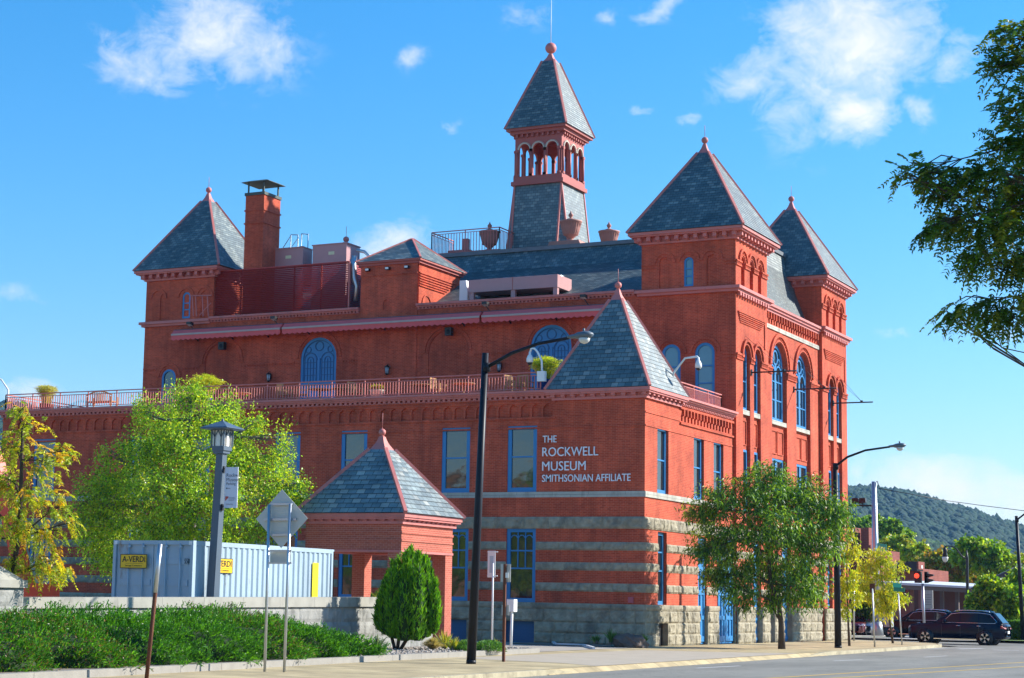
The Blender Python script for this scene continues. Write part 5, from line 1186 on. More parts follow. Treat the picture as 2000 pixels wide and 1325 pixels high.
for k in range(900):
    y = rngp.uniform(-27, -13.2); x = rngp.uniform(-1.0, bedx(y)-.1); s_ = rngp.uniform(.02, .06); m.lathe((x, y, .125), [(s_, 0), (s_*.8, s_*.5), (s_*.2, s_*.75)], 5)
o = m.build('bed_gravel', plain('gravel', (.42, .36, .30), .9, var=.5, scale=20)); o['kind'] = 'stuff'
# small bed at the corner with pale edging
sheet('planting_bed', [(.0, -.2), (.0, -3.2), (-3.0, -3.7), (-4.6, -2.9), (-4.6, -.2)], .03, MULCH)
kerb('bed_edging', [onZ(1077, 1253, .05)[:2], onZ(1085, 1258, .05)[:2], onZ(1138, 1260, .05)[:2], onZ(1160, 1266, .05)[:2]], .09, .10, plain('white_edging', (.62, .64, .66), .7))
# ---------------------------------------------------------------- street furniture
def cobra(base, top, arm, head_px, label, r0, r1, y=None, extra=None, name='street_light'):
    t = thing(name, label, 'street light', tuple(base)); b = np.array(base); tp = np.array(top)
    m = MB(); m.tube([b, b+(tp-b)*.5, tp], [r0, (r0+r1)/2, r1], 12); m.tube([b, b+(tp-b)*.012], r0*1.05, 12); o = m.build('pole', DARKM, t)
    m = MB(); m.tube(arm, [.055, .05, .045, .042, .04][:len(arm)] if len(arm) <= 5 else .045, 8); a0 = arm[0]; m.tube([a0-np.array([0, 0, .12]), a0+np.array([0, 0, .12])], r1*1.25, 10)
    if extra: m.tube(extra, .02, 6)
    m.build('arm', DARKM, t)
    e = arm[-1]; d = arm[-1]-arm[-2]; d = d/np.linalg.norm(d); d = np.array([d[0], d[1], d[2]*.5]); d /= np.linalg.norm(d)
    m = MB(); prof = [(.05, 0), (.09, .06), (.10, .2), (.17, .32), (.19, .5), (.17, .62), (.06, .72)]
    vs = []; s_ = np.cross(d, [0, 0, 1.0]); s_ /= np.linalg.norm(s_); u = np.cross(s_, d); n = 12
    for r, l in prof:
        for k in range(n): a = 2*PI*k/n; vs.append(e+d*(l-.05)+s_*r*math.cos(a)+u*(r*.55*math.sin(a)+.02))
    m.add(vs, [(i*n+k, i*n+(k+1) % n, (i+1)*n+(k+1) % n, (i+1)*n+k) for i in range(len(prof)-1) for k in range(n)]+[tuple(range(n))[::-1], tuple((len(prof)-1)*n+k for k in range(n))], 0, True)
    c = e+d*.42; m.tube([c+u*.08, c+u*.2], .035, 8); h = m.build('lamp_head', GREYP, t)
    m = MB(); m.lathe((0, 0, 0), [(.01, -.15), (.09, -.125), (.14, -.07), (.155, 0)], 14); mm = MB(); mm.v = [tuple(c+np.array(p)*[1, 1, 1]-u*.06) for p in m.v]; mm.f, mm.m, mm.s = m.f, m.m, m.s; mm.build('lens', plain('lamp_glass', (.62, .62, .58), .15, var=.05), h)
    return t
b1 = onZ(920, 1297); t1 = onY(948, 690, b1[1]); Y1 = b1[1]
cobra(b1, t1, [onY(950, 718, Y1), onY(1000, 690, Y1), onY(1050, 672, Y1), onY(1112, 660, Y1)], None, 'tall leaning black street light with curved arm in front of the museum corner', .125, .085)
b2 = onZ(1637, 1266); Y2 = b2[1]
cobra(b2, onY(1631, 905, Y2), [onY(1632, 911, Y2), onY(1655, 893, Y2), onY(1690, 880, Y2), onY(1738, 873, Y2)], None, 'black street light with curved arm on the pavement right of the round tree', .15, .105)
b3 = onZ(1999, 1253, -.05); Y3 = b3[1]
cobra(b3, onY(1985, 1008, Y3), [onY(1986, 1016, Y3), onY(2000, 1005, Y3), onY(2030, 995, Y3), onY(2060, 990, Y3)], None, 'black street light pole at the right edge beyond the blue car', .13, .09)
# square lantern post with banner
D = 52.6; g0 = at(415, 1172, D); xL, yL = g0[0], g0[1]
LP = thing('lantern_post', 'grey square lamp post with lantern and white parking banner by the container', 'street lamp', (xL, yL, .1))
tpz = at(436, 885, D); lean = (tpz[0]-xL)*.0+.09
def LPt(z): return xL+.033*(z-1.5), yL, z
zc = float(tpz[2]); m = MB(); hw = .135
m.add([(LPt(0)[0]+sx*hw, yL+sy*hw, 0.05) for sx, sy in ((-1,-1),(1,-1),(1,1),(-1,1))]+[(LPt(zc)[0]+sx*hw*.82, yL+sy*hw*.82, zc) for sx, sy in ((-1,-1),(1,-1),(1,1),(-1,1))], [(0,1,5,4),(1,2,6,5),(2,3,7,6),(3,0,4,7),(4,5,6,7)])
GP2 = plain('slate_grey_paint', (.085, .115, .15), .4, var=.06)
m.build('pole', GP2, LP); cx_ = LPt(zc)[0]
m = MB(); m.lathe((cx_, yL, zc), [(.13, 0), (.17, .02), (.17, .07), (.205, .1), (.205, .22)], 4, sq=True); m.build('collar', GP2, LP)
zl = zc+.22; hl = float(at(436, 838, D)[2])-zl
fr_ = MB(); w2 = .215
for sx in (-1, 1):
    for sy in (-1, 1): fr_.box(cx_+sx*w2-.016, yL+sy*w2-.016, zl, cx_+sx*w2+.016, yL+sy*w2+.016, zl+hl+.03)
for sx, sy in ((1, 0), (0, -1), (-1, 0), (0, 1)):
    for k in (-1, 1):
        px, py = cx_+sx*w2, yL+sy*w2; tx, ty = (0, 1) if sx else (1, 0)
        for q in range(2):
            u = (-w2+w2*q if k < 0 else w2-w2*q)
            fr_.bar((px+tx*(-w2/2+w2*q), py+ty*(-w2/2+w2*q), zl), (px+tx*(-w2/2+w2*q), py+ty*(-w2/2+w2*q), zl+hl), .016)
        for q in (-w2/2, w2/2): fr_.bar((px+tx*q, py+ty*q, zl+hl*.55), (px+tx*(q+k*w2/2), py+ty*(q+k*w2/2), zl+hl), .018)
fr_.build('lantern_frame', GP2, LP)
m = MB(); m.box(cx_-w2+.02, yL-w2+.02, zl, cx_+w2-.02, yL+w2-.02, zl+hl); m.build('lantern_glass', plain('opal_glass', (.78, .74, .66), .35, var=.03), LP)
m = MB(); m.lathe((cx_, yL, zl+hl), [(.26, 0), (.43, .03), (.46, .05), (.43, .08), (.06, .26), (.03, .28), (.02, .34)], 4, sq=True); m.build('lantern_cap', GP2, LP)
# banner, in a plane facing the street
ba = at(446, 992, D); bb = at(476, 912, D); PBn = PL(yL-.02)
bx0, bx1 = cx_+.16, cx_+.16+.44; bz1 = float(bb[2]); bz0 = float(ba[2])
BN = thing('banner', 'white vertical parking banner hanging from the grey lantern post', 'banner', (bx0, yL, bz0))
m = MB(); m.box(bx0, yL-.03, bz0, bx1, yL-.012, bz1); m.build('cloth', plain('banner_cloth', (.74, .72, .78), .7, var=.03), BN)
m = MB(); 
for z in (bz1-.03, bz0+.05): m.bar((cx_+.08, yL, z), (bx1, yL, z), .022); m.box(cx_+.06, yL-.05, z-.12, cx_+.13, yL+.05, z+.06)
m.build('arm', BLACK, BN)
NAVY = plain('banner_ink', (.05, .05, .07), .6); hz = bz1-bz0
for k, s_ in enumerate(('Rockwell', 'Museum', 'Parking')): text_on('lettering', s_, PL(yL-.032), bx0+.06, bz1-hz*(.24+.11*k), NAVY, BN, None, hz*.085, .001, .002, -.004)
m = MB(); z = bz1-hz*.52; m.box(bx0+.06, yL-.036, z-.006, bx0+.2, yL-.032, z+.006); m.prism([(bx0+.05, yL-.036, z), (bx0+.09, yL-.036, z+.03), (bx0+.09, yL-.036, z-.03)], (0, .004, 0)); m.build('arrow', NAVY, BN)
m = MB(); z = bz0+hz*.17; m.prism([(bx0+.04, yL-.036, z), (bx0+.14, yL-.036, z+.09), (bx0+.14, yL-.036, z+.13), (bx0+.04, yL-.036, z+.13)], (0, .004, 0)); m.build('emblem', plain('emblem_red', (.55, .07, .06), .6), BN)
text_on('lettering', 'ROCKWELL', PL(yL-.032), bx0+.16, bz0+hz*.22, plain('grey_ink', (.35, .35, .4), .6), BN, .22, .05, .001, .002); text_on('lettering', 'MUSEUM', PL(yL-.032), bx0+.16, bz0+hz*.17, MATS['grey_ink'], BN, .18, .045, .001, .002); text_on('lettering', 'Smithsonian', PL(yL-.032), bx0+.07, bz0+hz*.07, MATS['grey_ink'], BN, .24, .05, .001, .002)
# back of a diamond warning sign on two posts
sA, sB = onZ(517, 1313), onZ(555, 1313); yS = (sA[1]+sB[1])/2; qS = lambda a, b: onY(a, b, yS)
DS = thing('warning_sign', 'back of a grey diamond warning sign on two galvanised posts', 'sign', tuple((sA+sB)/2))
ALU = plain('sign_back', (.52, .53, .50), .5, .25, var=.06)
m = MB(); y = yS+.10; P4 = [onY(a, b, y) for a, b in ((551, 956), (601, 1013), (549, 1071), (500, 1014))]
m.prism([tuple(p) for p in P4], (0, .006, 0)); m.build('diamond_panel', ALU, DS)
for (bx, by), (tx, ty) in (((517, 1313), (526, 986)), ((555, 1313), (567, 984))):
    m = MB(); m.tube([onY(bx, by, yS), onY(tx, ty, yS)], .032, 10); m.build('post', METAL, DS)
for yy, xa_, xb_ in ((985, 527, 568), (1015, 512, 576), (1045, 527, 566)): m = MB(); m.bar(qS(xa_, yy)+[0, .06, 0], qS(xb_, yy-.5)+[0, .06, 0], .03, .05); m.build('brace', METAL, DS)
m = MB(); a = onY(527, 1101, y); b = onY(568, 1075, y); m.box(a[0], y, a[2], b[0], y+.006, b[2]); m.build('plaque', ALU, DS); m = MB(); m.bar(qS(523, 1100), qS(570, 1100), .04); m.bar(qS(525, 1076), qS(570, 1076), .04); m.build('brace', METAL, DS)
# leaning bare post, left
yb = -39.7; m = MB(); a, b = onY(286, 1328, yb), onY(313, 1063, yb); m.tube([a, a+(b-a)*.35, b], .042, 8); single(m, 'leaning_post', RUST, 'bare rusty signpost leaning in front of the junipers', 'post', tuple(a))
bpst = bpy.data.objects['leaning_post']; m = MB(); m.tube([a+(b-a)*.64, b], .044, 8); m.build('worn_tip', METAL, bpst)
# sign back on thin white post
yy = -9.0; q = lambda a, b: onY(a, b, yy); t = thing('parking_sign', 'white sign back on a thin pale post beside the black street light', 'sign', tuple(q(961, 1250)))
m = MB(); m.tube([q(961, 1250), q(963, 1100)], .035, 8); m.build('post', WHITE, t); m = MB(); a, b = q(951, 1128), q(967, 1076); m.box(a[0], yy+.04, a[2], b[0], yy+.05, b[2]); m.box(a[0], yy+.02, b[2]-.06, b[0]+.1, yy+.04, b[2]-.02); m.box(a[0], yy+.02, a[2]+.04, b[0]+.1, yy+.04, a[2]+.08); m.build('sign_panel', WHITE, t)
m = MB(); a, b = q(955, 1119), q(963, 1086); m.box(a[0], yy+.034, a[2], b[0], yy+.039, b[2]); m.build('sign_field', plain('pale_blue', (.4, .55, .6), .4), t)
b5 = onZ(987, 1293); yy = b5[1]; q = lambda a, b: onY(a, b, yy); t = thing('kerbside_sign', 'rusty brown signpost with two small grey sign backs at the kerb', 'sign', tuple(b5))
m = MB(); m.bar(q(983.5, 1293), q(986.5, 1102), .075, .06); m.build('post', RUST, t)
for (xa_, ya, xb_, yb2) in ((976, 1137, 996, 1102), (978, 1202, 993, 1182)): m = MB(); a, b = q(xa_, ya), q(xb_, yb2); m.box(a[0], yy+.05, a[2], b[0], yy+.06, b[2]); m.build('sign_panel', ALU, t)
m = MB(); a, b = q(989, 1129), q(994.5, 1119); m.box(a[0], yy-.06, a[2], b[0], yy-.05, b[2]); m.build('sticker', WHITE, t)
yy = -9.5; q = lambda a, b: onY(a, b, yy); t = thing('post_box_stand', 'white box on a thin white post at the edge of the driveway', 'post', tuple(q(998, 1262)))
m = MB(); m.tube([q(998, 1263), q(1000, 1190)], .05, 8); m.build('post', WHITE, t); m = MB(); a, b = q(993, 1195), q(1007, 1171); m.box(a[0], yy-.14, a[2], b[0], yy+.14, b[2]); m.build('box', WHITE, t)
# ---------------------------------------------------------------- the crossing on the right
ySt = 30.0
def at_z(px, py, z=0.0): return onZ(px, py, z)
def thin_post(px, pyb, pyt, r, mat_, name, label, cat, z=0.0, lean=0):
    b = at_z(px, pyb, z); t = thing(name, label, cat, tuple(b)); q = lambda a, c: onY(a, c, b[1]); m = MB(); m.tube([b, q(px+lean, pyt)], r, 8); m.build('post', mat_, t); return t, q, b[1]
t, q, yv = thin_post(1668, 1252, 1132, .045, METAL, 'grey_post', 'plain thin grey post just right of the museum corner', 'post')
t, q, yv = thin_post(1708.5, 1264, 1150, .04, METAL, 'small_sign', 'small rust coloured sign back on a thin grey post by the yellow saplings', 'sign', lean=-5); m = MB(); a, b = q(1698, 1158), q(1708, 1140); m.box(a[0], yv+.05, a[2], b[0], yv+.06, b[2]); m.build('sign_panel', RUST, t)
GREEN = plain('street_sign_green', (.03, .50, .38), .4, var=.03); GREEND = plain('street_sign_dark', (.015, .22, .15), .4, var=.03)
t, q, yv = thin_post(1762, 1260, 1160, .035, METAL, 'street_name_sign', 'pair of green street name blades on a thin post beside the blue car', 'sign', lean=-8)
m = MB(); a, b = q(1744, 1146), q(1760, 1138); m.prism([tuple(q(1744, 1138)), tuple(q(1760, 1140)), tuple(q(1760, 1149)), tuple(q(1744, 1147))], (0, .02, 0)); m.build('blade', GREEN, t); m = MB(); m.prism([tuple(q(1745, 1147)), tuple(q(1767, 1149)), tuple(q(1767, 1157)), tuple(q(1745, 1155))], (0, .02, 0)); m.build('blade', GREEND, t)
b = at(1711, 1243, 108); MP = thing('signal_mast', 'big grey steel mast pole with side arm rising above the yellow sapling', 'mast', tuple(b)); q = lambda a, c: onY(a, c, b[1])
m = MB(); m.tube([q(1714, 1242), q(1713, 1215)], [.36, .27], 14); m.tube([q(1713, 1215), q(1710, 1100), q(1707, 941)], [.25, .2, .14], 14); m.build('pole', METAL, MP)
m = MB(); m.tube([q(1708, 988), q(1650, 987)], .05, 8); m.tube([q(1708, 942), q(1714, 941), q(1716, 950)], .03, 8); m.build('arm', BLACK, MP)
for px in (1671, 1685): m = MB(); a = q(px, 980); m.prism([a+[-.2, -.15, -.12], a+[.2, -.15, -.05], a+[.17, -.15, .2], a+[-.17, -.15, .2]], (0, .35, 0)); m.tube([a, a+[0, 0, -.35]], .03, 6); m.build('lamp_unit', BLACK, MP)
m = MB(); p4 = [q(1716, 1061), q(1734, 1064), q(1734, 1079), q(1716, 1076)]; m.prism([tuple(p-[0, .3, 0]) for p in p4], (0, .02, 0)); m.build('street_name_blade', GREEN, MP); text_on('lettering', 'Cedar St', lambda u, z, d: (p4[3][0]+u, p4[3][1]-.3-d, p4[3][2]+z-.08*u), .06, .08, WHITE, MP, .4, .16, .002, .004)
m = MB(); a = q(1741, 1225); c = q(1746, 1193); m.box(a[0]-.3, b[1]-.6, a[2], c[0], b[1]-.1, c[2]); t = single(m, 'signal_cabinet', plain('cabinet_grey', (.36, .38, .38), .6), 'pale grey utility cabinet behind the yellow sapling at the crossing', 'cabinet', (float(a[0]), float(b[1]-.4), 0))
# wires from mast
def wire(pts, label):
    m = MB(); m.tube(pts, .022, 5); single(m, 'overhead_wire', BLACK, label, 'wire', tuple(pts[0]))
wire([q(1716, 954), q(1760, 962), q(1830, 974)+[0, 2, 0], onY(1920, 988, 60), onY(2040, 1003, 50)], 'thin black overhead wire running right from the mast top across the hill')
# pedestrian signal
b = at(1807, 1216, 105); q = lambda a, c: onY(a, c, b[1]); TS = thing('traffic_signal', 'two headed traffic signal showing red on a slim post behind the blue car', 'traffic light', tuple(onY(1807, 1240, b[1])))
m = MB(); m.tube([q(1806, 1245), q(1802, 1140)], .07, 10); m.build('post', METAL, TS)
m = MB(); a = q(1793, 1139); c = q(1800, 1117); m.box(a[0]-.15, b[1]-.2, a[2], c[0], b[1]+.1, c[2]); hd = m.build('signal_head', BLACK, TS)
rl = MB(); a = q(1792, 1125); rl.lathe((0, 0, 0), [(.14, 0), (.12, .03), (.01, .05)], 14); mm = MB(); mm.v = [(a[0]+x, b[1]-.2-z, a[2]+yv_) for x, yv_, z in rl.v]; mm.f, mm.m, mm.s = rl.f, rl.m, rl.s
rm, nt, bs = base('red_light'); bs.inputs['Base Color'].default_value = (.6, .02, .01, 1); bs.inputs['Emission Color'].default_value = (1, .05, .02, 1); bs.inputs['Emission Strength'].default_value = 1.6
mm.build('red_lamp', rm, hd)
m = MB(); 
for py in (1124, 1134):
    a = q(1814, py); m.prism([a+[-.22, -.1, -.16], a+[.26, -.1, -.02], a+[.26, -.1, .05], a+[-.22, -.1, .13]], (0, .3, 0))
a = q(1808, 1139); c = q(1812, 1117); m.box(a[0]-.05, b[1]-.1, a[2], c[0], b[1]+.2, c[2]); m.build('side_signal_head', BLACK, TS)
# pendant lamp post
b = at(1892, 1200, 122); q = lambda a, c: onY(a, c, b[1]); t = thing('pendant_lamp', 'black lamp post with a pendant globe on a curled arm above the blue car', 'street lamp', tuple(onY(1892, 1240, b[1])))
m = MB(); m.tube([q(1893, 1240), q(1890, 1195), q(1889, 1090), q(1888, 1074)], [.12, .11, .09, .02], 10); m.build('pole', BLACK, t); m = MB(); m.tube([q(1888, 1092), q(1878, 1086), q(1868, 1072), q(1857, 1067), q(1848, 1067), q(1846, 1072)], .045, 8); m.build('arm', BLACK, t)
a = q(1846, 1088); m = MB(); m.lathe((a[0], b[1], a[2]), [(.2, 0), (.17, .12), (.13, .3), (.16, .4), (.08, .55), (.03, .75)], 12); m.build('hood', BLACK, t); m = MB(); m.lathe((a[0], b[1], a[2]), [(.03, -.36), (.14, -.28), (.2, -.12), (.2, 0)], 12); m.build('globe', plain('globe_glass', (.75, .72, .66), .25, var=.04), t)
# canopy, brick blocks and board behind the crossing
Yb = 62.0; q = lambda a, c: onY(a, c, Yb); GR = plain('canopy_white', (.66, .68, .68), .6)
t = thing('station_canopy', 'long flat canopy with white edge on slim columns behind the crossing', 'canopy', tuple(q(1800, 1215)))
a, c = q(1716, 1137), q(1902, 1146)
m = MB(); m.prism([tuple(q(1716, 1136)), tuple(q(1902, 1146)), tuple(q(1902, 1150)), tuple(q(1716, 1141))], (0, 14, .3)); m.build('roof', GR, t)
m = MB(); m.prism([tuple(q(1718, 1142)+[0, .3, 0]), tuple(q(1900, 1151)+[0, .3, 0]), tuple(q(1900, 1158)+[0, .3, 0]), tuple(q(1718, 1149)+[0, .3, 0])], (0, .3, 0)); m.build('fascia', plain('canopy_shade', (.16, .15, .14), .7), t)
for px in (1740, 1773, 1790, 1832, 1862, 1880): m = MB(); e = q(px, 1150); m.box(e[0]-.12, Yb+1.0, -.1, e[0]+.12, Yb+1.3, e[2]); m.build('column', plain('column_rose', (.25, .11, .09), .8) if px < 1800 else plain('column_brown', (.12, .09, .08), .8), t)
m = MB(); m.box(a[0]-1, Yb+13, -.1, c[0]+1, Yb+13.3, a[2]); m.build('back_wall', plain('dim_brick', (.14, .06, .05), .9), t)
m = MB(); e, f = q(1826, 1188), q(1848, 1155); m.box(e[0], Yb-4, e[2]-.05, f[0], Yb-3.9, f[2]); o = m.build('sign_panel', plain('notice_board', (.42, .41, .37), .6, var=.2, scale=6), thing('notice_sign', 'grey notice board in front of the station canopy columns', 'sign', (float(e[0]), Yb-4, 0)))
m = MB(); 
for k in range(5): zz = e[2]+.2+.16*k; m.box(e[0]+.1, Yb-4.006, zz, f[0]-.1, Yb-4.001, zz+.05)
m.build('text_lines', plain('notice_ink', (.25, .24, .22), .7), o.parent); m = MB(); m.box(e[0]+.1, Yb-3.9, -.1, e[0]+.2, Yb-3.8, e[2]); m.box(f[0]-.2, Yb-3.9, -.1, f[0]-.1, Yb-3.8, e[2]); m.build('leg', METAL, o.parent)
FARB = bricky('far_brick', (.27, .075, .055), (.22, .06, .045), (.27, .12, .095), .4, .14, .012, .9, .2, .1)
def block(px0, px1, pyt, y, dep, label, wins, flat=True, extra=()):
    x0, x1 = float(onY(px0, pyt, y)[0]), float(onY(px1, pyt, y)[0]); z = float(onY(px0, pyt, y)[2]); t = thing('brick_building', label, 'building', (x0, y, 0))
    m = MB(); m.facade(PL(y), x0, x1, -.2, z, [dict(u0=x0+a*(x1-x0), u1=x0+b*(x1-x0), z0=c*z, z1=d*z, d=.2) for a, b, c, d in wins]); m.quad((x1, y, -.2), (x1, y+dep, -.2), (x1, y+dep, z), (x1, y, z)); m.quad((x0, y, -.2), (x0, y+dep, -.2), (x0, y+dep, z), (x0, y, z)); m.quad((x0, y, z), (x1, y, z), (x1, y+dep, z), (x0, y+dep, z)); m.quad((x0, y+dep, -.2), (x1, y+dep, -.2), (x1, y+dep, z), (x0, y+dep, z)); m.build('wall', FARB, t)
    for a, b, c, d in wins: m = MB(); m.quad((x0+a*(x1-x0), y+.19, c*z), (x0+b*(x1-x0), y+.19, c*z), (x0+b*(x1-x0), y+.19, d*z), (x0+a*(x1-x0), y+.19, d*z)); m.build('window', GLASS, t)
    m = MB(); m.box(x0-.15, y-.15, z, x1+.15, y+.3, z+.25); m.build('coping', FARB if flat else GR, t)
    return t, x0, x1, z
wn = [(.15, .25, .62, .86), (.42, .52, .62, .86), (.7, .8, .62, .86), (.15, .25, .25, .5), (.42, .52, .25, .5), (.7, .8, .25, .5)]
t, x0, x1, z = block(1655, 1698, 1071, 84, 10, 'distant tall brick building with turreted parapet just right of the museum', wn)
m = MB(); 
for k in (0.0, .62): m.box(x0+k*(x1-x0), 84, z+.25, x0+(k+.36)*(x1-x0), 86, z+1.7)
m.build('turret', FARB, t); m = MB(); m.box(x0-1.5, 83, -.2, x0-.02, 92, z+1.0); m.build('side_wing', plain('dark_rose_brick', (.12, .04, .035), .9), t)
wn2 = [(.1+.13*k, .17+.13*k, .55, .8) for k in range(7)]
t, x0, x1, z = block(1738, 1797, 1110, 82, 10, 'low distant brick building with white eave behind the traffic signal', wn2, False)
m = MB(); q = lambda a, c: onY(a, c, 81.0); a, c = q(1751, 1112), q(1791, 1097); m.box(a[0], 81, a[2]-.1, c[0], 83, c[2]); o = single(m, 'roof_billboard', plain('billboard_black', (.012, .016, .022), .5), 'black box shaped board standing on the distant brick roof', 'billboard', (float(a[0]), 81, float(a[2])))
m = MB(); m.box(a[0]+.4, 80.97, a[2]+.2, a[0]+.9, 80.995, c[2]-.5); m.box(c[0]-.02, 80.98, a[2], c[0]+.12, 83, c[2]); m.build('pale_edge', FARB, o)
# sloping dark roof
y = 57.0; q = lambda a, c: onY(a, c, y); t = thing('pavilion_roof_building', 'distant building with a dark roof sweeping up to the right', 'building', tuple(q(1930, 1200)))
m = MB(); m.prism([tuple(q(1896, 1149)), tuple(q(1918, 1138)), tuple(q(1974, 1112)), tuple(q(1974, 1120)), tuple(q(1920, 1152)), tuple(q(1900, 1154))], (0, 4, .5)); m.build('roof', plain('dark_roof', (.06, .055, .075), .7), t)
m = MB(); a, c = q(1945, 1200), q(1974, 1121); m.box(a[0], y+.6, -.2, c[0], y+4, c[2]-.6); m.build('wall', MATS['dim_brick'], t)
# ---------------------------------------------------------------- cars
TYRE = plain('tyre_rubber', (.015, .015, .016), .85); RIM = plain('alloy_rim', (.55, .56, .58), .3, .85, var=.05); CGL = plain('car_glass', (.008, .012, .018), .08, var=.02, spec=.3); CHROME = plain('chrome', (.75, .77, .8), .12, 1.0, var=.02)
REDL = plain('tail_lamp', (.35, .015, .02), .2, var=.05); HEADL = plain('head_lamp', (.55, .58, .6), .1, var=.05)
def car(name, label, loc, rz, paint, L_=5.1, W_=1.95, H_=1.78, kind='suv', detail=True):
    """a lofted body, nose towards -x of its own axes"""
    t = thing(name, label, 'car', loc, rz)
    s = L_/5.1; hw = W_/2
    # stations: x, sill z, belt z, half width at belt
    st_ = [(-2.55, .38, .78, .62), (-2.5, .30, .92, .80), (-2.3, .26, 1.0, .92), (-1.9, .25, 1.06, .97), (-1.2, .25, 1.12, .98), (-.5, .25, 1.13, .985), (.5, .25, 1.13, .985), (1.3, .25, 1.14, .985), (1.9, .26, 1.15, .97), (2.3, .3, 1.14, .93), (2.48, .36, 1.1, .86), (2.55, .46, 1.0, .74)]
    k = H_/1.78; m = MB(); n = 10; vs = []
    for x, z0, zb, w_ in st_:
        w_ = w_*hw/.985; z0 *= k; zb *= k
        prof = [(-w_*.86, z0), (-w_*.97, z0+.1), (-w_, z0+(zb-z0)*.45), (-w_*.985, zb-.08), (-w_*.93, zb), (w_*.93, zb), (w_*.985, zb-.08), (w_, z0+(zb-z0)*.45), (w_*.97, z0+.1), (w_*.86, z0)]
        vs += [(x*s, y, z) for y, z in prof]
    fs = [(i*n+j, i*n+(j+1) % n, (i+1)*n+(j+1) % n, (i+1)*n+j) for i in range(len(st_)-1) for j in range(n)]+[tuple(range(n)), tuple((len(st_)-1)*n+j for j in range(n))[::-1]]
    m.add(vs, fs, 0, True); body = m.build('body', paint, t, local=True)
    # cabin
    if kind == 'suv': cab = [(-1.15, 1.10, 1.12, .95), (-.35, 1.10, 1.66, .80), (.2, 1.1, 1.76, .78), (1.3, 1.1, 1.76, .78), (2.0, 1.1, 1.68, .76), (2.42, 1.08, 1.15, .86)]
    else: cab = [(-1.05, 1.05, 1.08, .93), (-.15, 1.05, 1.5, .74), (.5, 1.05, 1.55, .72), (1.1, 1.05, 1.5, .73), (1.85, 1.05, 1.1, .88)]
    def CZ(z): return z*k
    m = MB(); vs = []; n = 6
    for x, z0, zt_, w_ in cab:
        w_ = w_*hw/.985; wb = .92*hw/.985
        vs += [(x*s, y, z) for y, z in ((-wb, CZ(z0)), (-w_-.01, CZ(z0+(zt_-z0)*.8)), (-w_+.1, CZ(zt_)), (w_-.1, CZ(zt_)), (w_+.01, CZ(z0+(zt_-z0)*.8)), (wb, CZ(z0)))]
    m.add(vs, [(i*n+j, i*n+j+1, (i+1)*n+j+1, (i+1)*n+j) for i in range(len(cab)-1) for j in range(n-1)]+[tuple(range(n)), tuple((len(cab)-1)*n+j for j in range(n))[::-1]], 0, False); m.build('cabin', paint, t, local=True)
    def cw(x, z):   # half width and top of the cabin at x
        for a, b in zip(cab[:-1], cab[1:]):
            if a[0] <= x <= b[0]:
                f_ = (x-a[0])/(b[0]-a[0]); w_ = (a[3]+(b[3]-a[3])*f_)*hw/.985; zt_ = a[2]+(b[2]-a[2])*f_; z0 = a[1]; zz = z0+(zt_-z0)*.8
                return (.92*hw/.985)+((w_+.01)-(.92*hw/.985))*min(1, max(0, (z-z0)/max(.01, zz-z0)))
        return hw*.8
    if kind == 'suv': wins = [[(-.62, 1.16), (-.22, 1.57), (.22, 1.63), (.22, 1.16)], [(.28, 1.16), (.28, 1.63), (1.18, 1.64), (1.18, 1.16)], [(1.24, 1.16), (1.24, 1.64), (1.75, 1.58), (2.1, 1.22), (2.02, 1.16)]]
    else: wins = [[(-.55, 1.1), (-.05, 1.4), (.35, 1.45), (.35, 1.1)], [(.42, 1.1), (.42, 1.45), (1.0, 1.42), (1.35, 1.12)]]
    for sg in (-1, 1):
        for wpts in wins:
            m = MB(); m.poly([(x*s, sg*(cw(x, z)+.008), CZ(z)) for x, z in wpts]); wo = m.build('side_window', CGL, t, local=True)
        if detail:
            m = MB(); pts = [(-.66, 1.14), (-.22, 1.6), (.25, 1.665), (1.2, 1.675), (1.78, 1.61), (2.14, 1.22), (2.05, 1.14)] if kind == 'suv' else [(-.6, 1.08), (-.05, 1.43), (.4, 1.48), (1.02, 1.45), (1.4, 1.1)]
            m.tube([(x*s, sg*(cw(x, min(z, 1.6))+.012), CZ(z)) for x, z in pts+[pts[0]]], .016, 5); m.build('window_trim', CHROME, t, local=True)
            for x in (.05, 1.12): m = MB(); m.tube([(x*s, sg*(hw+.012), .99*k), ((x+.2)*s, sg*(hw+.012), .99*k)], .02, 6); m.build('door_handle', CHROME, t, local=True)
            m = MB(); m.lathe((-.52*s, sg*(hw+.1), 1.12*k), [(.03, 0), (.11, .05), (.12, .14), (.05, .2)], 8); m.build('wing_mirror', paint, t, local=True)
            for x in (-.72, .26, 1.22): m = MB(); m.box(x*s-.005, sg*hw*.999-.004, .42*k, x*s+.005, sg*hw*.999+.004, 1.05*k); m.build('door_gap', BLACK, t, local=True)
            m = MB(); m.box(-1.15*s, sg*hw*.97-.02, .27, 1.2*s, sg*hw*.97+.02, .31); m.build('sill_trim', CHROME, t, local=True)
        m = MB(); m.prism([(-2.5*s, sg*.52*hw, .80*k), (-2.5*s, sg*.80*hw, .80*k), (-2.38*s, sg*.93*hw, .86*k), (-2.38*s, sg*.93*hw, .95*k), (-2.48*s, sg*.6*hw, .92*k)], (-.03, 0, .0)); m.build('headlight', HEADL, t, local=True)
        m = MB(); m.prism([(2.52*s, sg*.5*hw, .86*k), (2.52*s, sg*.84*hw, .86*k), (2.34*s, sg*.965*hw, .88*k), (2.34*s, sg*.965*hw, 1.02*k), (2.5*s, sg*.6*hw, 1.02*k)], (.04, 0, 0)); m.build('taillight', REDL, t, local=True)
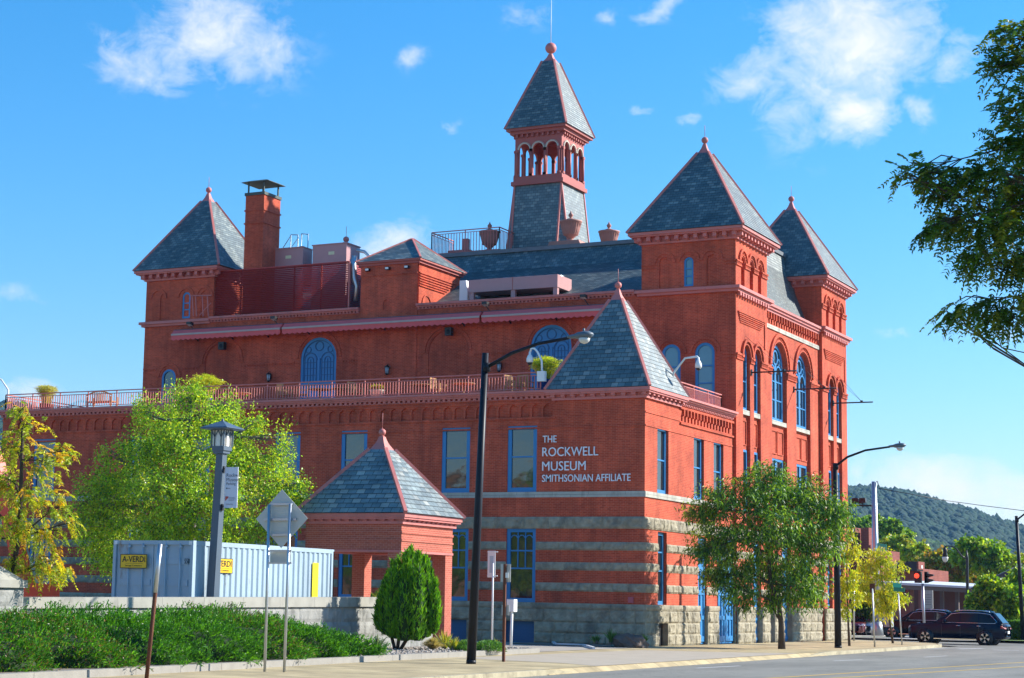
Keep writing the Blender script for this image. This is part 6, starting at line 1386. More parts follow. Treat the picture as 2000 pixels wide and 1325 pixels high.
    m = MB(); x0c, x1c = cab[0][0], cab[1][0]; zt_ = cab[1][2]; m.poly([(x0c*s+.0, -.8*hw, CZ(cab[0][2]+.01)), (x0c*s+.0, .8*hw, CZ(cab[0][2]+.01)), (x1c*s-.03, .66*hw, CZ(zt_)-.02), (x1c*s-.03, -.66*hw, CZ(zt_)-.02)]); m.build('windscreen', CGL, t, local=True)
    xl = cab[-1][0]; xk = cab[-2][0]; m = MB(); m.poly([(xl*s+.005, -.78*hw, CZ(cab[-1][2])+.03), (xl*s+.005, .78*hw, CZ(cab[-1][2])+.03), (xk*s+.035, .66*hw, CZ(cab[-2][2])-.03), (xk*s+.035, -.66*hw, CZ(cab[-2][2])-.03)]); m.build('rear_window', CGL, t, local=True)
    if detail:
        m = MB(); m.box(-2.57*s, -.45*hw, .55*k, -2.53*s, .45*hw, .80*k); m.build('grille', BLACK, t, local=True); m = MB(); m.box(2.545*s, -.25, .62*k, 2.575*s, .25, .76*k); m.build('number_plate', WHITE, t, local=True)
        for sg in (-1, 1):
            m = MB(); m.tube([(-.1*s, sg*.62*hw, CZ(1.73)), (.1*s, sg*.64*hw, CZ(1.80)), (1.5*s, sg*.64*hw, CZ(1.79)), (1.75*s, sg*.62*hw, CZ(1.72))], .02, 6); m.build('roof_rail', CHROME, t, local=True)
    R = .38 if kind == 'suv' else .33
    for x in (-1.58, 1.52):
        for sg in (-1, 1):
            yo = sg*(hw-.13); arch = MB(); arch.lathe((0, 0, 0), [(R+.07, 0), (R+.07, .012)], 22); mm = MB(); mm.v = [(x*s+a, sg*(hw*.985)+c*sg, R+b) for a, b, c in arch.v]; mm.f, mm.m, mm.s = arch.f, arch.m, arch.s; mm.build('wheel_arch', BLACK, t, local=True)
            prof = [(R*.62, -.12), (R*.95, -.12), (R, -.08), (R, .08), (R*.95, .12), (R*.62, .12)]; w_ = MB(); w_.lathe((0, 0, 0), prof, 24); mm = MB(); mm.v = [(x*s+a, yo+c, R+b) for a, b, c in w_.v]; mm.f, mm.m, mm.s = w_.f, w_.m, w_.s; wo = mm.build('wheel', TYRE, t, local=True)
            m = MB(); yf = yo+sg*.115
            for q_ in range(5):
                a = 2*PI*q_/5+.3; ca, sa = math.cos(a), math.sin(a); c2, s2 = -sa, ca
                m.prism([(x*s+ca*.05+c2*.045, yf, R+sa*.05+s2*.045), (x*s+ca*R*.64+c2*.075, yf, R+sa*R*.64+s2*.075), (x*s+ca*R*.64-c2*.075, yf, R+sa*R*.64-s2*.075), (x*s+ca*.05-c2*.045, yf, R+sa*.05-s2*.045)], (0, sg*.02, 0))
            rr = MB(); rr.lathe((0, 0, 0), [(R*.60, 0), (R*.66, 0), (R*.66, .02), (R*.60, .02)], 24); m.add([(x*s+a, yf+c*sg, R+b) for a, b, c in rr.v], rr.f)
            m.build('rim', RIM, wo, local=True)
    return t
NAVYP = plain('navy_car_paint', (.002, .006, .024), .25, 0, .05, coat=.25, spec=.15); BLKP = plain('black_car_paint', (.004, .005, .007), .25, coat=.25, var=.05, spec=.15); SILV = plain('silver_car_paint', (.45, .47, .49), .3, .6, coat=.6, var=.04); BLUEP = plain('blue_car_paint', (.02, .06, .22), .25, coat=.8); REDP = plain('dark_red_car_paint', (.10, .01, .015), .25, coat=.8)
ySUV = 33.0; xf = onY(1768, 1240, ySUV)[0]; xr = onY(1966, 1240, ySUV)[0]
car('navy_suv', 'dark navy three row car driving left across the crossing', (float((xf+xr)/2), ySUV+.97, GZ), 0.0, NAVYP, float(xr-xf)*.965, 1.98, 1.80)
def lot_car(px, y, rz, paint, label, kind='suv', L_=4.8, H_=1.7, name='parked_car', z=-.1):
    x = float(onY(px, 1225, y)[0]); o = car(name, label, (x, y, z), rz, paint, L_, 1.88, H_, kind, True); o['group'] = 'cars parked beyond the crossing'; return o
lot_car(1797, 47.0, 0.0, BLKP, 'black parked estate car right behind the navy car', 'suv', 4.9, 1.78)
lot_car(1668, 52, PI/2+.15, REDP, 'dark parked car with red tail lamp just right of the museum corner', 'sedan', 4.7, 1.5); lot_car(1694, 53, PI/2+.1, SILV, 'silver parked car left of the mast pole', 'sedan', 4.6, 1.5)
lot_car(1948, 58, .0, BLUEP, 'blue parked car behind the rear of the navy car', 'suv', 4.7, 1.68); lot_car(1978, 66, .3, SILV, 'silver blue parked car above the hedge at the right edge', 'sedan', 4.7, 1.5); lot_car(1868, 60, .05, BLUEP, 'dark blue parked car roof seen over the navy car', 'sedan', 4.7, 1.55)
# ---------------------------------------------------------------- red boom lift behind the pier
ORG = plain('lift_orange_red', (.75, .06, .02), .4, var=.06)
yl = -20.0; q = lambda a, c: onY(a, c, yl); bz = .02; p0 = q(62, 1160)
BLt = thing('boom_lift', 'orange red boom lift parked behind the stone pier at the left edge', 'lift', (float(p0[0]), yl, bz))
m = MB(); a, c = q(14, 1168), q(84, 1140); m.box(a[0]-.6, yl-.9, .5, c[0], yl+.9, float(c[2])); m.build('turntable', ORG, BLt)
m = MB(); a, c = q(36, 1158), q(66, 1140); m.box(a[0], yl-.93, a[2], c[0], yl-.905, c[2]); m.build('side_panel', WHITE, BLt)
m = MB(); m.bar(q(52, 1148), q(-8, 900), .42, .42); m.bar(q(-8, 900), q(-40, 760), .34, .34); m.build('boom', ORG, BLt); m = MB(); m.bar(q(60, 1150)+[0, .35, 0], q(6, 985)+[0, .35, 0], .16); m.build('cylinder', METAL, BLt)
for px in (20, 74):
    for dy in (-.9, .9): c = q(px, 1170); m = MB(); w_ = MB(); w_.lathe((0, 0, 0), [(.3, -.15), (.45, -.15), (.45, .15), (.3, .15)], 18); m.v = [(c[0]+x, yl+dy+z_, .45+y_) for x, y_, z_ in w_.v]; m.f, m.m, m.s = w_.f, w_.m, w_.s; m.build('wheel', TYRE, BLt)
m = MB(); c0, c1 = q(20, 1170)[0], q(74, 1170)[0]; m.box(c0-.3, yl-.75, .35, c1+.3, yl+.75, .62); m.build('chassis', BLACK, BLt)
# ---------------------------------------------------------------- trees and plants
def unitv(v): return v/(np.linalg.norm(v, axis=-1, keepdims=True)+1e-9)
def pb(px, py, rx, ry, D, off=0.0, rd=None, n=1.0):
    c = at(px, py, D+off); k = D/F_; return (c, np.array([rx*k, (rd if rd else (rx+ry)/2)*k, ry*k]), n)
def crown_points(blobs, n, rng, surf=.55):
    wts = np.array([b[2]*(b[1][0]*b[1][1]*b[1][2])**(2/3) for b in blobs]); wts /= wts.sum(); ids = rng.choice(len(blobs), n, p=wts)
    d = unitv(rng.normal(0, 1, (n, 3))); r = rng.uniform(0, 1, n)**surf
    c = np.array([b[0] for b in blobs])[ids]; R = np.array([b[1] for b in blobs])[ids]
    return c+d*r[:, None]*R, d, ids, r
def tree(name, label, trunk, r0, blobs, ncl, per, leaf, lw, mats, seed=1, spray=.35, droop=.35, bark=None, cat='tree', group=None, down=.25, branch=8, surf=.5, pinnate=False, twig=.012, bdroop=.3, loc=None, limb=.34):
    rng = np.random.default_rng(seed); trunk = [np.array(p, float) for p in trunk]
    t = thing(name, label, cat, tuple(trunk[0]), group=group); bark = bark or BARK
    P, d, ids, rr = crown_points(blobs, ncl, rng, surf)
    m = MB(); n = len(trunk); m.tube(trunk, [r0*(1.25 if i == 0 else 1-.6*i/(n-1)) for i in range(n)], 9)
    for bi, b in enumerate(blobs):
        k = min(n-1, max(1, int(n*.45)+rng.integers(0, max(1, n-int(n*.45))))); s_ = trunk[k]
        low = [q for q in trunk[1:] if q[2] < b[0][2]+.2] or [trunk[1]]; s_ = low[-1] if rng.uniform() < .7 else low[max(0, len(low)-2)]
        e = b[0]; mid = (s_+e)/2+rng.normal(0, .08, 3)*np.linalg.norm(e-s_)+np.array([0, 0, .06*np.linalg.norm(e-s_)])
        m.tube([s_, mid, e], [r0*limb, r0*limb*.65, r0*limb*.3], 6)
        mine = np.where(ids == bi)[0]
        for q in mine[:branch]:
            a = mid+(e-mid)*rng.uniform(.2, 1); c2 = (a+P[q])/2+rng.normal(0, .1, 3)*np.linalg.norm(P[q]-a)
            m.tube([a, c2, P[q]], [r0*limb*.3, max(twig, r0*limb*.18), twig*.6], 5, cap=False)
    m.build('trunk', bark, t)
    cc = np.mean([b[0] for b in blobs], 0)
    out = unitv(P-cc); ax = unitv(out*.6+rng.normal(0, .55, (ncl, 3))+np.array([0, 0, -down]))
    if pinnate:
        # fronds: paired narrow leaflets along a drooping midrib
        npair = per//2; s_ = np.linspace(.12, 1, npair); L_ = spray*rng.uniform(.7, 1.25, ncl)
        side = unitv(np.cross(ax, np.array([0, 0, 1.0])+rng.normal(0, .25, (ncl, 3))))
        c = P[:, None, :]+ax[:, None, :]*(s_[None, :, None]*L_[:, None, None]); c[:, :, 2] -= bdroop*(s_[None, :]**2)*L_[:, None]
        C_ = np.repeat(c[:, :, None, :], 2, 2); sg = np.array([-1.0, 1.0])
        D_ = side[:, None, None, :]*sg[None, None, :, None]+ax[:, None, None, :]*.45+np.array([0, 0, -.15]); D_ = np.broadcast_to(D_, C_.shape)
        C_, D_ = C_.reshape(-1, 3), unitv(D_.reshape(-1, 3)+rng.normal(0, .12, (C_.size//3, 3)))
        Ls = leaf*rng.uniform(.75, 1.2, len(C_)); o = blades(C_, D_, Ls, lw, droop, rng, 'crown', mats, t)
        mi = np.repeat(np.repeat(rng.integers(0, len(mats), ncl), npair*2), 2)
    else:
        s_ = rng.uniform(0, 1, (ncl, per)); c = P[:, None, :]+ax[:, None, :]*(s_[:, :, None]*spray)+rng.normal(0, spray*.22, (ncl, per, 3))
        D_ = unitv(ax[:, None, :]*.5+rng.normal(0, .6, (ncl, per, 3))+np.array([0, 0, -down])); C_ = c.reshape(-1, 3); D_ = D_.reshape(-1, 3)
        o = blades(C_, D_, leaf*rng.uniform(.65, 1.25, len(C_)), lw, droop, rng, 'crown', mats, t)
        base_ = rng.integers(0, len(mats), ncl); mi = np.where(rng.uniform(0, 1, (ncl, per)) < .6, base_[:, None], rng.integers(0, len(mats), (ncl, per))); mi = np.repeat(mi.ravel(), 2)
    o.data.polygons.foreach_set('material_index', mi.astype(np.int32)); o.data.update()
    return t
LG = [leafy('locust_green', (.15, .31, .03), .28), leafy('locust_deep', (.05, .135, .016), .16), leafy('locust_lime', (.25, .42, .03), .32), MATS['locust_deep']]  # deep green doubled: the crown's inner shadows are put into the leaf colours
YG = [leafy('turning_yellow', (.60, .58, .04), .38), leafy('turning_lime', (.42, .48, .03), .38), leafy('turning_green', (.25, .36, .025), .38), leafy('turning_gold', (.66, .40, .02), .35), MATS['turning_lime'], MATS['turning_green']]
BG = [leafy('birch_lime', (.46, .64, .05), .4, .35), leafy('birch_green', (.26, .47, .04), .38, .35), leafy('birch_deep', (.10, .22, .025), .3, .3), leafy('birch_yellow', (.50, .52, .03), .38), MATS['birch_lime'], MATS['birch_green']]
DG = [leafy('shade_green', (.085, .19, .02), .35), leafy('shade_deep', (.045, .11, .015), .3), leafy('shade_olive', (.18, .22, .02), .38)]
# round street tree before the right front
b = onZ(1527, 1268); D = float((b-CAM)@FV)
tk = [b, at(1526, 1220, D), at(1521, 1180, D), at(1506, 1140, D), at(1500, 1080, D), at(1496, 1000, D)]
bl = [pb(1490, 965, 62, 48, D, 0), pb(1545, 965, 60, 45, D, .6), pb(1430, 975, 58, 36, D, -.4), pb(1380, 995, 42, 26, D, .2), pb(1600, 1000, 58, 42, D, .3), pb(1500, 1030, 80, 50, D, -.9), pb(1410, 1050, 60, 38, D, .5), pb(1380, 1075, 36, 26, D, -.3), pb(1580, 1060, 62, 48, D, -.7), pb(1460, 1100, 70, 40, D, .6), pb(1550, 1120, 60, 50, D, .4), pb(1570, 1150, 42, 36, D, -.6), pb(1445, 1150, 42, 30, D, -.4), pb(1405, 1120, 34, 26, D, .7), pb(1510, 1165, 40, 24, D, .2), pb(1630, 1010, 30, 34, D, -.2), pb(1490, 930, 34, 20, D, .3)]
tree('street_tree', 'round green locust street tree with a dark forked trunk before the sunny museum front', tk, .125, bl, 1500, 22, .17, .046, LG, 11, .5, .3, down=.35, branch=6)
# leaves turning, left foreground
D = 44.0; k = lambda x, y: at(x, y, D)
tk = [k(-6, 1278), k(8, 1200), k(22, 1120), k(38, 1050), k(40, 980), k(42, 900), k(44, 830)]
bl = [pb(60, 830, 30, 26, D), pb(35, 800, 22, 18, D), pb(30, 870, 48, 32, D, .3), pb(85, 900, 52, 34, D, -.3), pb(120, 880, 30, 24, D, .2), pb(60, 960, 62, 38, D, .2), pb(115, 985, 40, 30, D, -.2), pb(90, 1035, 58, 38, D, .3), pb(30, 1020, 45, 40, D, -.4), pb(80, 1100, 50, 36, D), pb(110, 1110, 30, 26, D, .3), pb(10, 930, 40, 36, D, .4), pb(-40, 960, 60, 60, D), pb(-60, 1060, 60, 50, D), pb(140, 1015, 22, 20, D), pb(30, 1085, 30, 24, D)]
tree('turning_locust', 'yellowing locust tree with slender trunk in front of the stone pier at the left edge', tk, .085, bl, 760, 16, .085, .032, YG, 12, .26, .3, down=.4, branch=7, pinnate=True, bdroop=.55)
# big bright tree behind the container
D = 66.0; k = lambda x, y: at(x, y, D)
b = k(372, 1185); b[2] = 0
tk = [b, k(372, 1100), k(375, 1000), k(372, 900), k(370, 820), k(372, 775)]
bl = [pb(372, 790, 26, 40, D), pb(330, 840, 48, 45, D, .6), pb(420, 830, 45, 42, D, -.4), pb(300, 880, 60, 48, D, -.6), pb(375, 890, 75, 60, D, -1.2), pb(470, 850, 36, 38, D, .5), pb(455, 910, 60, 50, D, -.4), pb(540, 895, 30, 34, D, .2), pb(530, 950, 60, 42, D, -.4), pb(565, 975, 36, 26, D, .4), pb(250, 940, 65, 50, D, .3), pb(200, 960, 48, 40, D, -.3), pb(330, 960, 80, 55, D, -1.6), pb(430, 975, 70, 50, D, -1.5), pb(230, 1010, 70, 45, D), pb(320, 1030, 80, 45, D, -1.2), pb(430, 1040, 80, 40, D, -1.0), pb(520, 1020, 60, 36, D, -.6), pb(200, 1060, 50, 45, D, .4), pb(180, 1010, 34, 34, D, .2), pb(290, 1080, 70, 40, D), pb(235, 1090, 50, 40, D, .6), pb(400, 1090, 80, 40, D, .5), pb(285, 810, 16, 34, D), pb(455, 795, 16, 24, D), pb(545, 855, 14, 22, D), pb(215, 890, 14, 26, D), pb(395, 775, 10, 26, D), pb(350, 785, 10, 28, D), pb(250, 880, 12, 26, D), pb(500, 820, 12, 24, D), pb(585, 945, 22, 12, D), pb(160, 985, 18, 14, D)]
tree('birch_tree', 'broad bright green and yellow birch like tree behind the pale blue container', tk, .2, bl, 3000, 22, .098, .05, BG, 13, .5, .2, bark=BARKG, down=.05, branch=9, surf=.5)
# overhanging branch, upper right: the tree stands just outside the frame
D = 17.0; k = lambda x, y, o=0.0: at(x, y, D+o)
gb = at(2330, 1480, D); gb[2] = 0.0
tk = [gb, k(2330, 1250), k(2320, 950), k(2300, 700), k(2270, 500), k(2250, 300), k(2230, 100)]
bl = [pb(1985, 75, 55, 36, D, 0, 40), pb(1965, 130, 42, 30, D, .3, 40), pb(1990, 210, 42, 40, D, -.2, 40), pb(1985, 280, 55, 42, D, .2, 50), pb(1800, 330, 48, 26, D, 0, 30), pb(1850, 355, 60, 36, D, .2, 40), pb(1920, 345, 60, 42, D, -.2, 45), pb(1985, 370, 60, 50, D, .2, 50), pb(1870, 425, 62, 34, D, .3, 40), pb(1945, 440, 62, 40, D, -.3, 45), pb(1830, 440, 30, 16, D, 0, 25), pb(1900, 495, 42, 30, D, .1, 35), pb(1985, 500, 50, 45, D, 0, 45), pb(1900, 595, 48, 24, D, 0, 30), pb(1865, 610, 26, 22, D, .2, 25), pb(1960, 600, 48, 34, D, -.1, 40), pb(2040, 350, 70, 200, D, .5, 80), pb(2080, 150, 90, 120, D, .4, 90), pb(2060, 560, 70, 80, D, .2, 70), pb(1760, 335, 22, 12, D, 0, 16), pb(2200, 250, 120, 150, D, -1.2, 140), pb(2250, 450, 130, 130, D, 1.4, 150), pb(2380, 300, 130, 160, D, .3, 150), pb(2450, 500, 130, 130, D, -.8, 140), pb(2300, 60, 160, 140, D, .4, 170), pb(2230, 600, 90, 80, D, -.6, 110), pb(2550, 380, 110, 120, D, .6, 130), pb(2200, 0, 110, 100, D, .9, 120)]
tree('overhanging_tree', 'dark locust branches reaching in from the right edge against the sky', tk, .15, bl, 6800, 18, .048, .019, DG, 14, .2, .15, limb=.08, down=.3, branch=9, pinnate=True, twig=.006, bdroop=.35, surf=.6)
# saplings at the crossing
def sap(px, py, pts, blp, label, n, seed, mats=[YG[0], YG[1], YG[1], YG[2]], D=None):
    b = onZ(px, py); D = float((b-CAM)@FV); tk = [b]+[at(x, y, D) for x, y in pts]; tree('sapling', label, tk, .05, [pb(x, y, rx, ry, D, o) for x, y, rx, ry, o in blp], n, 20, .15, .05, mats, seed, .34, .3, down=.4, branch=5, group='yellowing saplings by the crossing')
sap(1744, 1257, [(1738, 1215), (1731, 1180), (1722, 1130), (1718, 1090)], [(1715, 1090, 26, 22, 0), (1700, 1115, 30, 24, .3), (1735, 1115, 26, 26, -.3), (1690, 1150, 24, 22, .2), (1720, 1155, 34, 28, -.2), (1742, 1165, 20, 28, 0), (1725, 1185, 24, 20, .2), (1760, 1165, 14, 8, 0)], 'dense yellow sapling with a leaning trunk in front of the mast pole', 300, 21)
sap(1659, 1262, [(1656, 1200), (1654, 1120), (1655, 1050)], [(1655, 1050, 18, 20, 0), (1650, 1090, 14, 24, .2), (1668, 1080, 14, 22, -.2), (1662, 1130, 16, 26, 0), (1645, 1150, 12, 24, .1), (1672, 1160, 14, 20, 0), (1655, 1185, 14, 16, 0)], 'sparse upright yellow sapling against the museum corner right of the street light', 110, 22)
# background trees
def far_tree(blp, base_, D, label, mats, n, seed, leaf=.5, lw=.3, name='far_tree'):
    n = int(n*2.2); leaf *= .62; lw *= .62
    b = at(base_[0], base_[1], D); b[2] = -.1; tk = [b, at(base_[0], base_[1]-25, D), at(base_[0]+1, base_[1]-50, D), at(base_[0], base_[1]-75, D)]
    tree(name, label, tk, .28, [pb(x, y, rx, ry, D, o) for x, y, rx, ry, o in blp], n, 26, leaf, lw, mats, seed, .5, .2, down=.1, branch=3, group='trees beyond the crossing', twig=.03)
AUT = [leafy('autumn_olive', (.40, .38, .04), .25), leafy('autumn_rust', (.46, .26, .05), .25), leafy('autumn_green', (.24, .36, .04), .25)]
MID = [leafy('mid_green', (.24, .44, .03), .3), leafy('mid_deep', (.09, .19, .016), .3), leafy('mid_lime', (.42, .55, .035), .3)]
far_tree([(1910, 1085, 45, 28, 0), (1880, 1100, 36, 24, 3), (1945, 1095, 36, 30, -2), (1965, 1125, 26, 30, 2), (1900, 1070, 26, 14, 0)], (1915, 1205), 165, 'tall bright green round tree behind the pendant lamp', MID, 420, 31, .6, .36)
far_tree([(1755, 1075, 34, 22, 0), (1735, 1100, 28, 26, 3), (1790, 1085, 30, 22, -3), (1775, 1110, 36, 24, 2), (1730, 1070, 22, 16, 4)], (1760, 1200), 190, 'yellow olive tree crown above the low brick building', [AUT[0], MID[2], AUT[2]], 420, 32, .65, .4)
far_tree([(1835, 1105, 34, 26, 0), (1812, 1118, 30, 26, 3), (1862, 1115, 34, 28, -2), (1890, 1122, 30, 22, 0), (1848, 1130, 40, 20, 3)], (1850, 1205), 170, 'rust tinted autumn tree behind the station canopy', AUT, 450, 33, .6, .38)
far_tree([(1945, 1165, 30, 24, 0), (1920, 1180, 22, 18, 1), (1970, 1170, 28, 26, -1), (1990, 1150, 26, 34, 1), (1955, 1190, 34, 14, 0), (1935, 1150, 22, 18, 0), (1915, 1195, 24, 14, 0)], (1955, 1215), 114, 'mid green tree in front of the sweeping dark roof', MID, 380, 34, .42, .26)
far_tree([(1680, 1035, 26, 20, 0), (1705, 1030, 26, 22, 4), (1735, 1035, 26, 20, -3), (1660, 1045, 18, 22, 2), (1762, 1050, 22, 16, 5)], (1700, 1190), 240, 'dark green tree rising behind the distant tall brick building', [MID[1], MID[0], AUT[2]], 380, 35, .75, .45)
far_tree([(1683, 1178, 22, 18, 0), (1668, 1168, 16, 18, .5), (1700, 1185, 18, 14, -.5), (1690, 1160, 18, 14, 0)], (1685, 1238), 122, 'small dark tree in shade beside the parked cars', DG, 260, 36, .3, .18)
far_tree([(2010, 1120, 26, 36, 0), (2030, 1150, 30, 40, 2), (1996, 1140, 16, 20, 1)], (2010, 1215), 140, 'yellow green tree behind the street light at the right edge', [MID[2], AUT[0]], 300, 37, .5, .3)
# hedge
a, c = onY(1962, 1243, 46.0), onY(2040, 1243, 46.0)
rng = np.random.default_rng(40); n = 5200
x = rng.uniform(a[0], c[0], n); y = rng.uniform(46, 47.4, n); z = rng.uniform(0, 1.12, n)
fc = rng.integers(0, 3, n); y = np.where(fc == 0, 46+rng.uniform(0, .08, n), y); z = np.where(fc == 1, 1.12-rng.uniform(0, .08, n), z); x = np.where((fc == 2), a[0]+rng.uniform(0, .08, n), x)
hg = thing('clipped_hedge', 'clipped box hedge at the right edge behind the navy car', 'hedge', (float(a[0]), 46, 0))
blades(np.stack([x, y, z], 1), unitv(rng.normal(0, 1, (n, 3))+np.array([0, -.4, .5])), .14, .07, .1, rng, 'foliage', [leafy('hedge_green', (.08, .24, .015), .25), leafy('hedge_light', (.14, .32, .02), .25)], hg)
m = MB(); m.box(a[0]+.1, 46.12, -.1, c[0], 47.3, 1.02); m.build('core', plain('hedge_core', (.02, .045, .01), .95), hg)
# junipers along the wall
JG = [leafy('juniper_green', (.06, .22, .016), .25), leafy('juniper_light', (.13, .36, .02), .28), leafy('juniper_deep', (.03, .12, .01), .2)]; JT = leafy('juniper_tan', (.25, .14, .05), .2)
jl = ['far left juniper mound at the photo edge under the turning locust', 'juniper mound right of the slender locust trunk', 'juniper mound left of the leaning rusty post', 'juniper mound just behind the leaning rusty post', 'juniper mound between the leaning post and the diamond sign posts', 'juniper mound directly behind the diamond sign posts', 'juniper mound right of the diamond sign posts', 'low tapering juniper mound at the right end of the bed by the yucca']
js = [(-45.0, 2.6, .85), (-41.8, 2.5, .92), (-38.9, 2.5, .95), (-36.0, 2.5, 1.0), (-33.2, 2.4, 1.0), (-30.6, 2.4, 1.0), (-28.2, 2.1, .88), (-26.1, 1.4, .6)]
for i, ((yc_, ry, h), lb) in enumerate(zip(js, jl)):
    rng = np.random.default_rng(50+i); xc = (bedx(yc_)-1.45)/2; rx = (bedx(yc_)+1.45)/2+.15; n = 7000 if i < 7 else 4200
    sh = thing('juniper_shrub', 'spreading green '+lb, 'shrub', (xc, yc_, .13), group='spreading junipers in the roadside bed')
    d = unitv(rng.normal(0, 1, (n, 3))); d[:, 2] = np.abs(d[:, 2]); d = unitv(d)
    lump = np.array([.95+.34*noise.noise(Vector((float(v[0]*2.6+i*5), float(v[1]*2.6), float(v[2]*2.6))))+.17*noise.noise(Vector((float(v[0]*7+i), float(v[1]*7), float(v[2]*7)))) for v in d])
    pw = (np.abs(d[:, 0])**2.2+np.abs(d[:, 1])**2.2+np.abs(d[:, 2])**2.2)**(-1/2.2)
    q_ = d*pw[:, None]*lump[:, None]*np.array([rx, ry*.58, h*1.12])*rng.uniform(.8, 1.0, n)[:, None]
    q_[:, 2] *= 1-.22*np.clip(q_[:, 0]/rx, -1, 1)
    q_ = q_+np.array([xc, yc_, .13])
    q_[:, 0] = np.maximum(q_[:, 0], -1.6); q_[:, 2] = np.where(q_[:, 0] > bedx(yc_)+.15, np.maximum(q_[:, 2], .12), q_[:, 2])
    D_ = unitv(d*.55+rng.normal(0, .35, (n, 3))+np.array([.35, -.1, .45])); o = blades(q_, D_, .15*rng.uniform(.5, 1.4, n), .026, .14, rng, 'foliage', JG, sh)
    k2 = 3; q2 = np.repeat(q_, k2, 0)+np.repeat(D_, k2, 0)*rng.uniform(.02, .15, n*k2)[:, None]; d2 = unitv(np.repeat(D_, k2, 0)+rng.normal(0, .6, (n*k2, 3))); blades(q2, d2, .06, .018, .1, rng, 'foliage', JG+([JT] if i in (1, 2, 5) else []), sh)
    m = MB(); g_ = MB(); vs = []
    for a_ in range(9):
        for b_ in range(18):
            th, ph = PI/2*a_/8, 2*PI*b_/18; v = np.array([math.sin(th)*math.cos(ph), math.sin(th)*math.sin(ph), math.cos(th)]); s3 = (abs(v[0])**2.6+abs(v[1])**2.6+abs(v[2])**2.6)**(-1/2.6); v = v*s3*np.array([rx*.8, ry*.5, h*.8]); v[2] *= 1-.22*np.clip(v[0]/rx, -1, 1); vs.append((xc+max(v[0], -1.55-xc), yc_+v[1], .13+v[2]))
    m.add(vs, [(a_*18+b_, a_*18+(b_+1) % 18, (a_+1)*18+(b_+1) % 18, (a_+1)*18+b_) for a_ in range(8) for b_ in range(18)], 0, True); m.build('shade_core', plain('juniper_core', (.02, .042, .008), .95), sh)  # smooth dark hull; the shade inside the mound is in its colour
# upright evergreen
D = 57.0; eb = at(775, 1254, D); eb[2] = .13; rng = np.random.default_rng(70)
EV = thing('upright_evergreen', 'bright green upright evergreen with several pointed spires before the brick pavilion', 'tree', tuple(eb))
EG = [leafy('arborvitae_green', (.13, .36, .012), .28), leafy('arborvitae_light', (.20, .42, .012), .3), leafy('arborvitae_deep', (.045, .16, .008), .2)]
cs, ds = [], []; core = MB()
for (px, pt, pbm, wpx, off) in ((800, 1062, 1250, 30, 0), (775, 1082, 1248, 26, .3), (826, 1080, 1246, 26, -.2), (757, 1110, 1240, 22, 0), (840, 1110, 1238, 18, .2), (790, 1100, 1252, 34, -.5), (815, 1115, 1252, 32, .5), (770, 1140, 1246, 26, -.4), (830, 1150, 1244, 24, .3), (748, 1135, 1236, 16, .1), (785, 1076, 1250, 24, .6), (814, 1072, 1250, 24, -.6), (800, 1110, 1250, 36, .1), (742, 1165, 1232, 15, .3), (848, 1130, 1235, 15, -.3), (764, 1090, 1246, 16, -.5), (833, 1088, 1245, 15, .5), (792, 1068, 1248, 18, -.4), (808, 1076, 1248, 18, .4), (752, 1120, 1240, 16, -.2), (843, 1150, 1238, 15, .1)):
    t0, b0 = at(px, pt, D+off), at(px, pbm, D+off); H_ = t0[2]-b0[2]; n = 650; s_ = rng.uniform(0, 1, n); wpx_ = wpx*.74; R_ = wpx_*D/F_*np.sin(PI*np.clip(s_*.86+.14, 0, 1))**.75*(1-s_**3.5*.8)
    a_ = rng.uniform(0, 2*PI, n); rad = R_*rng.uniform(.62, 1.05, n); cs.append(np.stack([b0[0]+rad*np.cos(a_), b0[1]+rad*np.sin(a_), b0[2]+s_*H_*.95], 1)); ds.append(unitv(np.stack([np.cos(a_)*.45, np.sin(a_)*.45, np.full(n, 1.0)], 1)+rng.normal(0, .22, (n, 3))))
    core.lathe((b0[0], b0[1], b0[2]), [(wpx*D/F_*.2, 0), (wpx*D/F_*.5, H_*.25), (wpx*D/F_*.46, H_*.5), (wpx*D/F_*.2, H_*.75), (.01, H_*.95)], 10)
cs, ds = np.concatenate(cs), np.concatenate(ds); blades(cs, ds, .17*rng.uniform(.6, 1.4, len(cs)), .035, -.02, rng, 'foliage', EG, EV); c2 = np.repeat(cs, 2, 0); blades(c2+rng.normal(0, .03, c2.shape), unitv(np.repeat(ds, 2, 0)+rng.normal(0, .35, c2.shape)), .08, .022, 0, rng, 'foliage', EG, EV)
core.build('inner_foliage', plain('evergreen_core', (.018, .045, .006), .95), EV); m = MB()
for dx in (-.12, .05, .25): m.tube([eb+[dx*.4, 0, -.05], eb+[dx*2, 0, .55]], .06, 6)
m.build('trunk', BARK, EV)
# dark companion shrub to its left
D2 = 59.5; sb = at(738, 1240, D2); sb[2] = .13; t = thing('dark_shrub', 'dark shaded shrub between the stone wall end and the upright evergreen', 'shrub', tuple(sb)); n = 2200
d = unitv(rng.normal(0, 1, (n, 3))); q_ = at(742, 1200, D2)+d*np.array([.5, .5, .72])*rng.uniform(.5, 1, n)[:, None]; blades(q_, unitv(d+[0, 0, .6]), .14, .03, .1, rng, 'foliage', DG, t); m = MB(); m.tube([sb, at(742, 1200, D2)], .04, 6); m.build('stem', BARK, t)
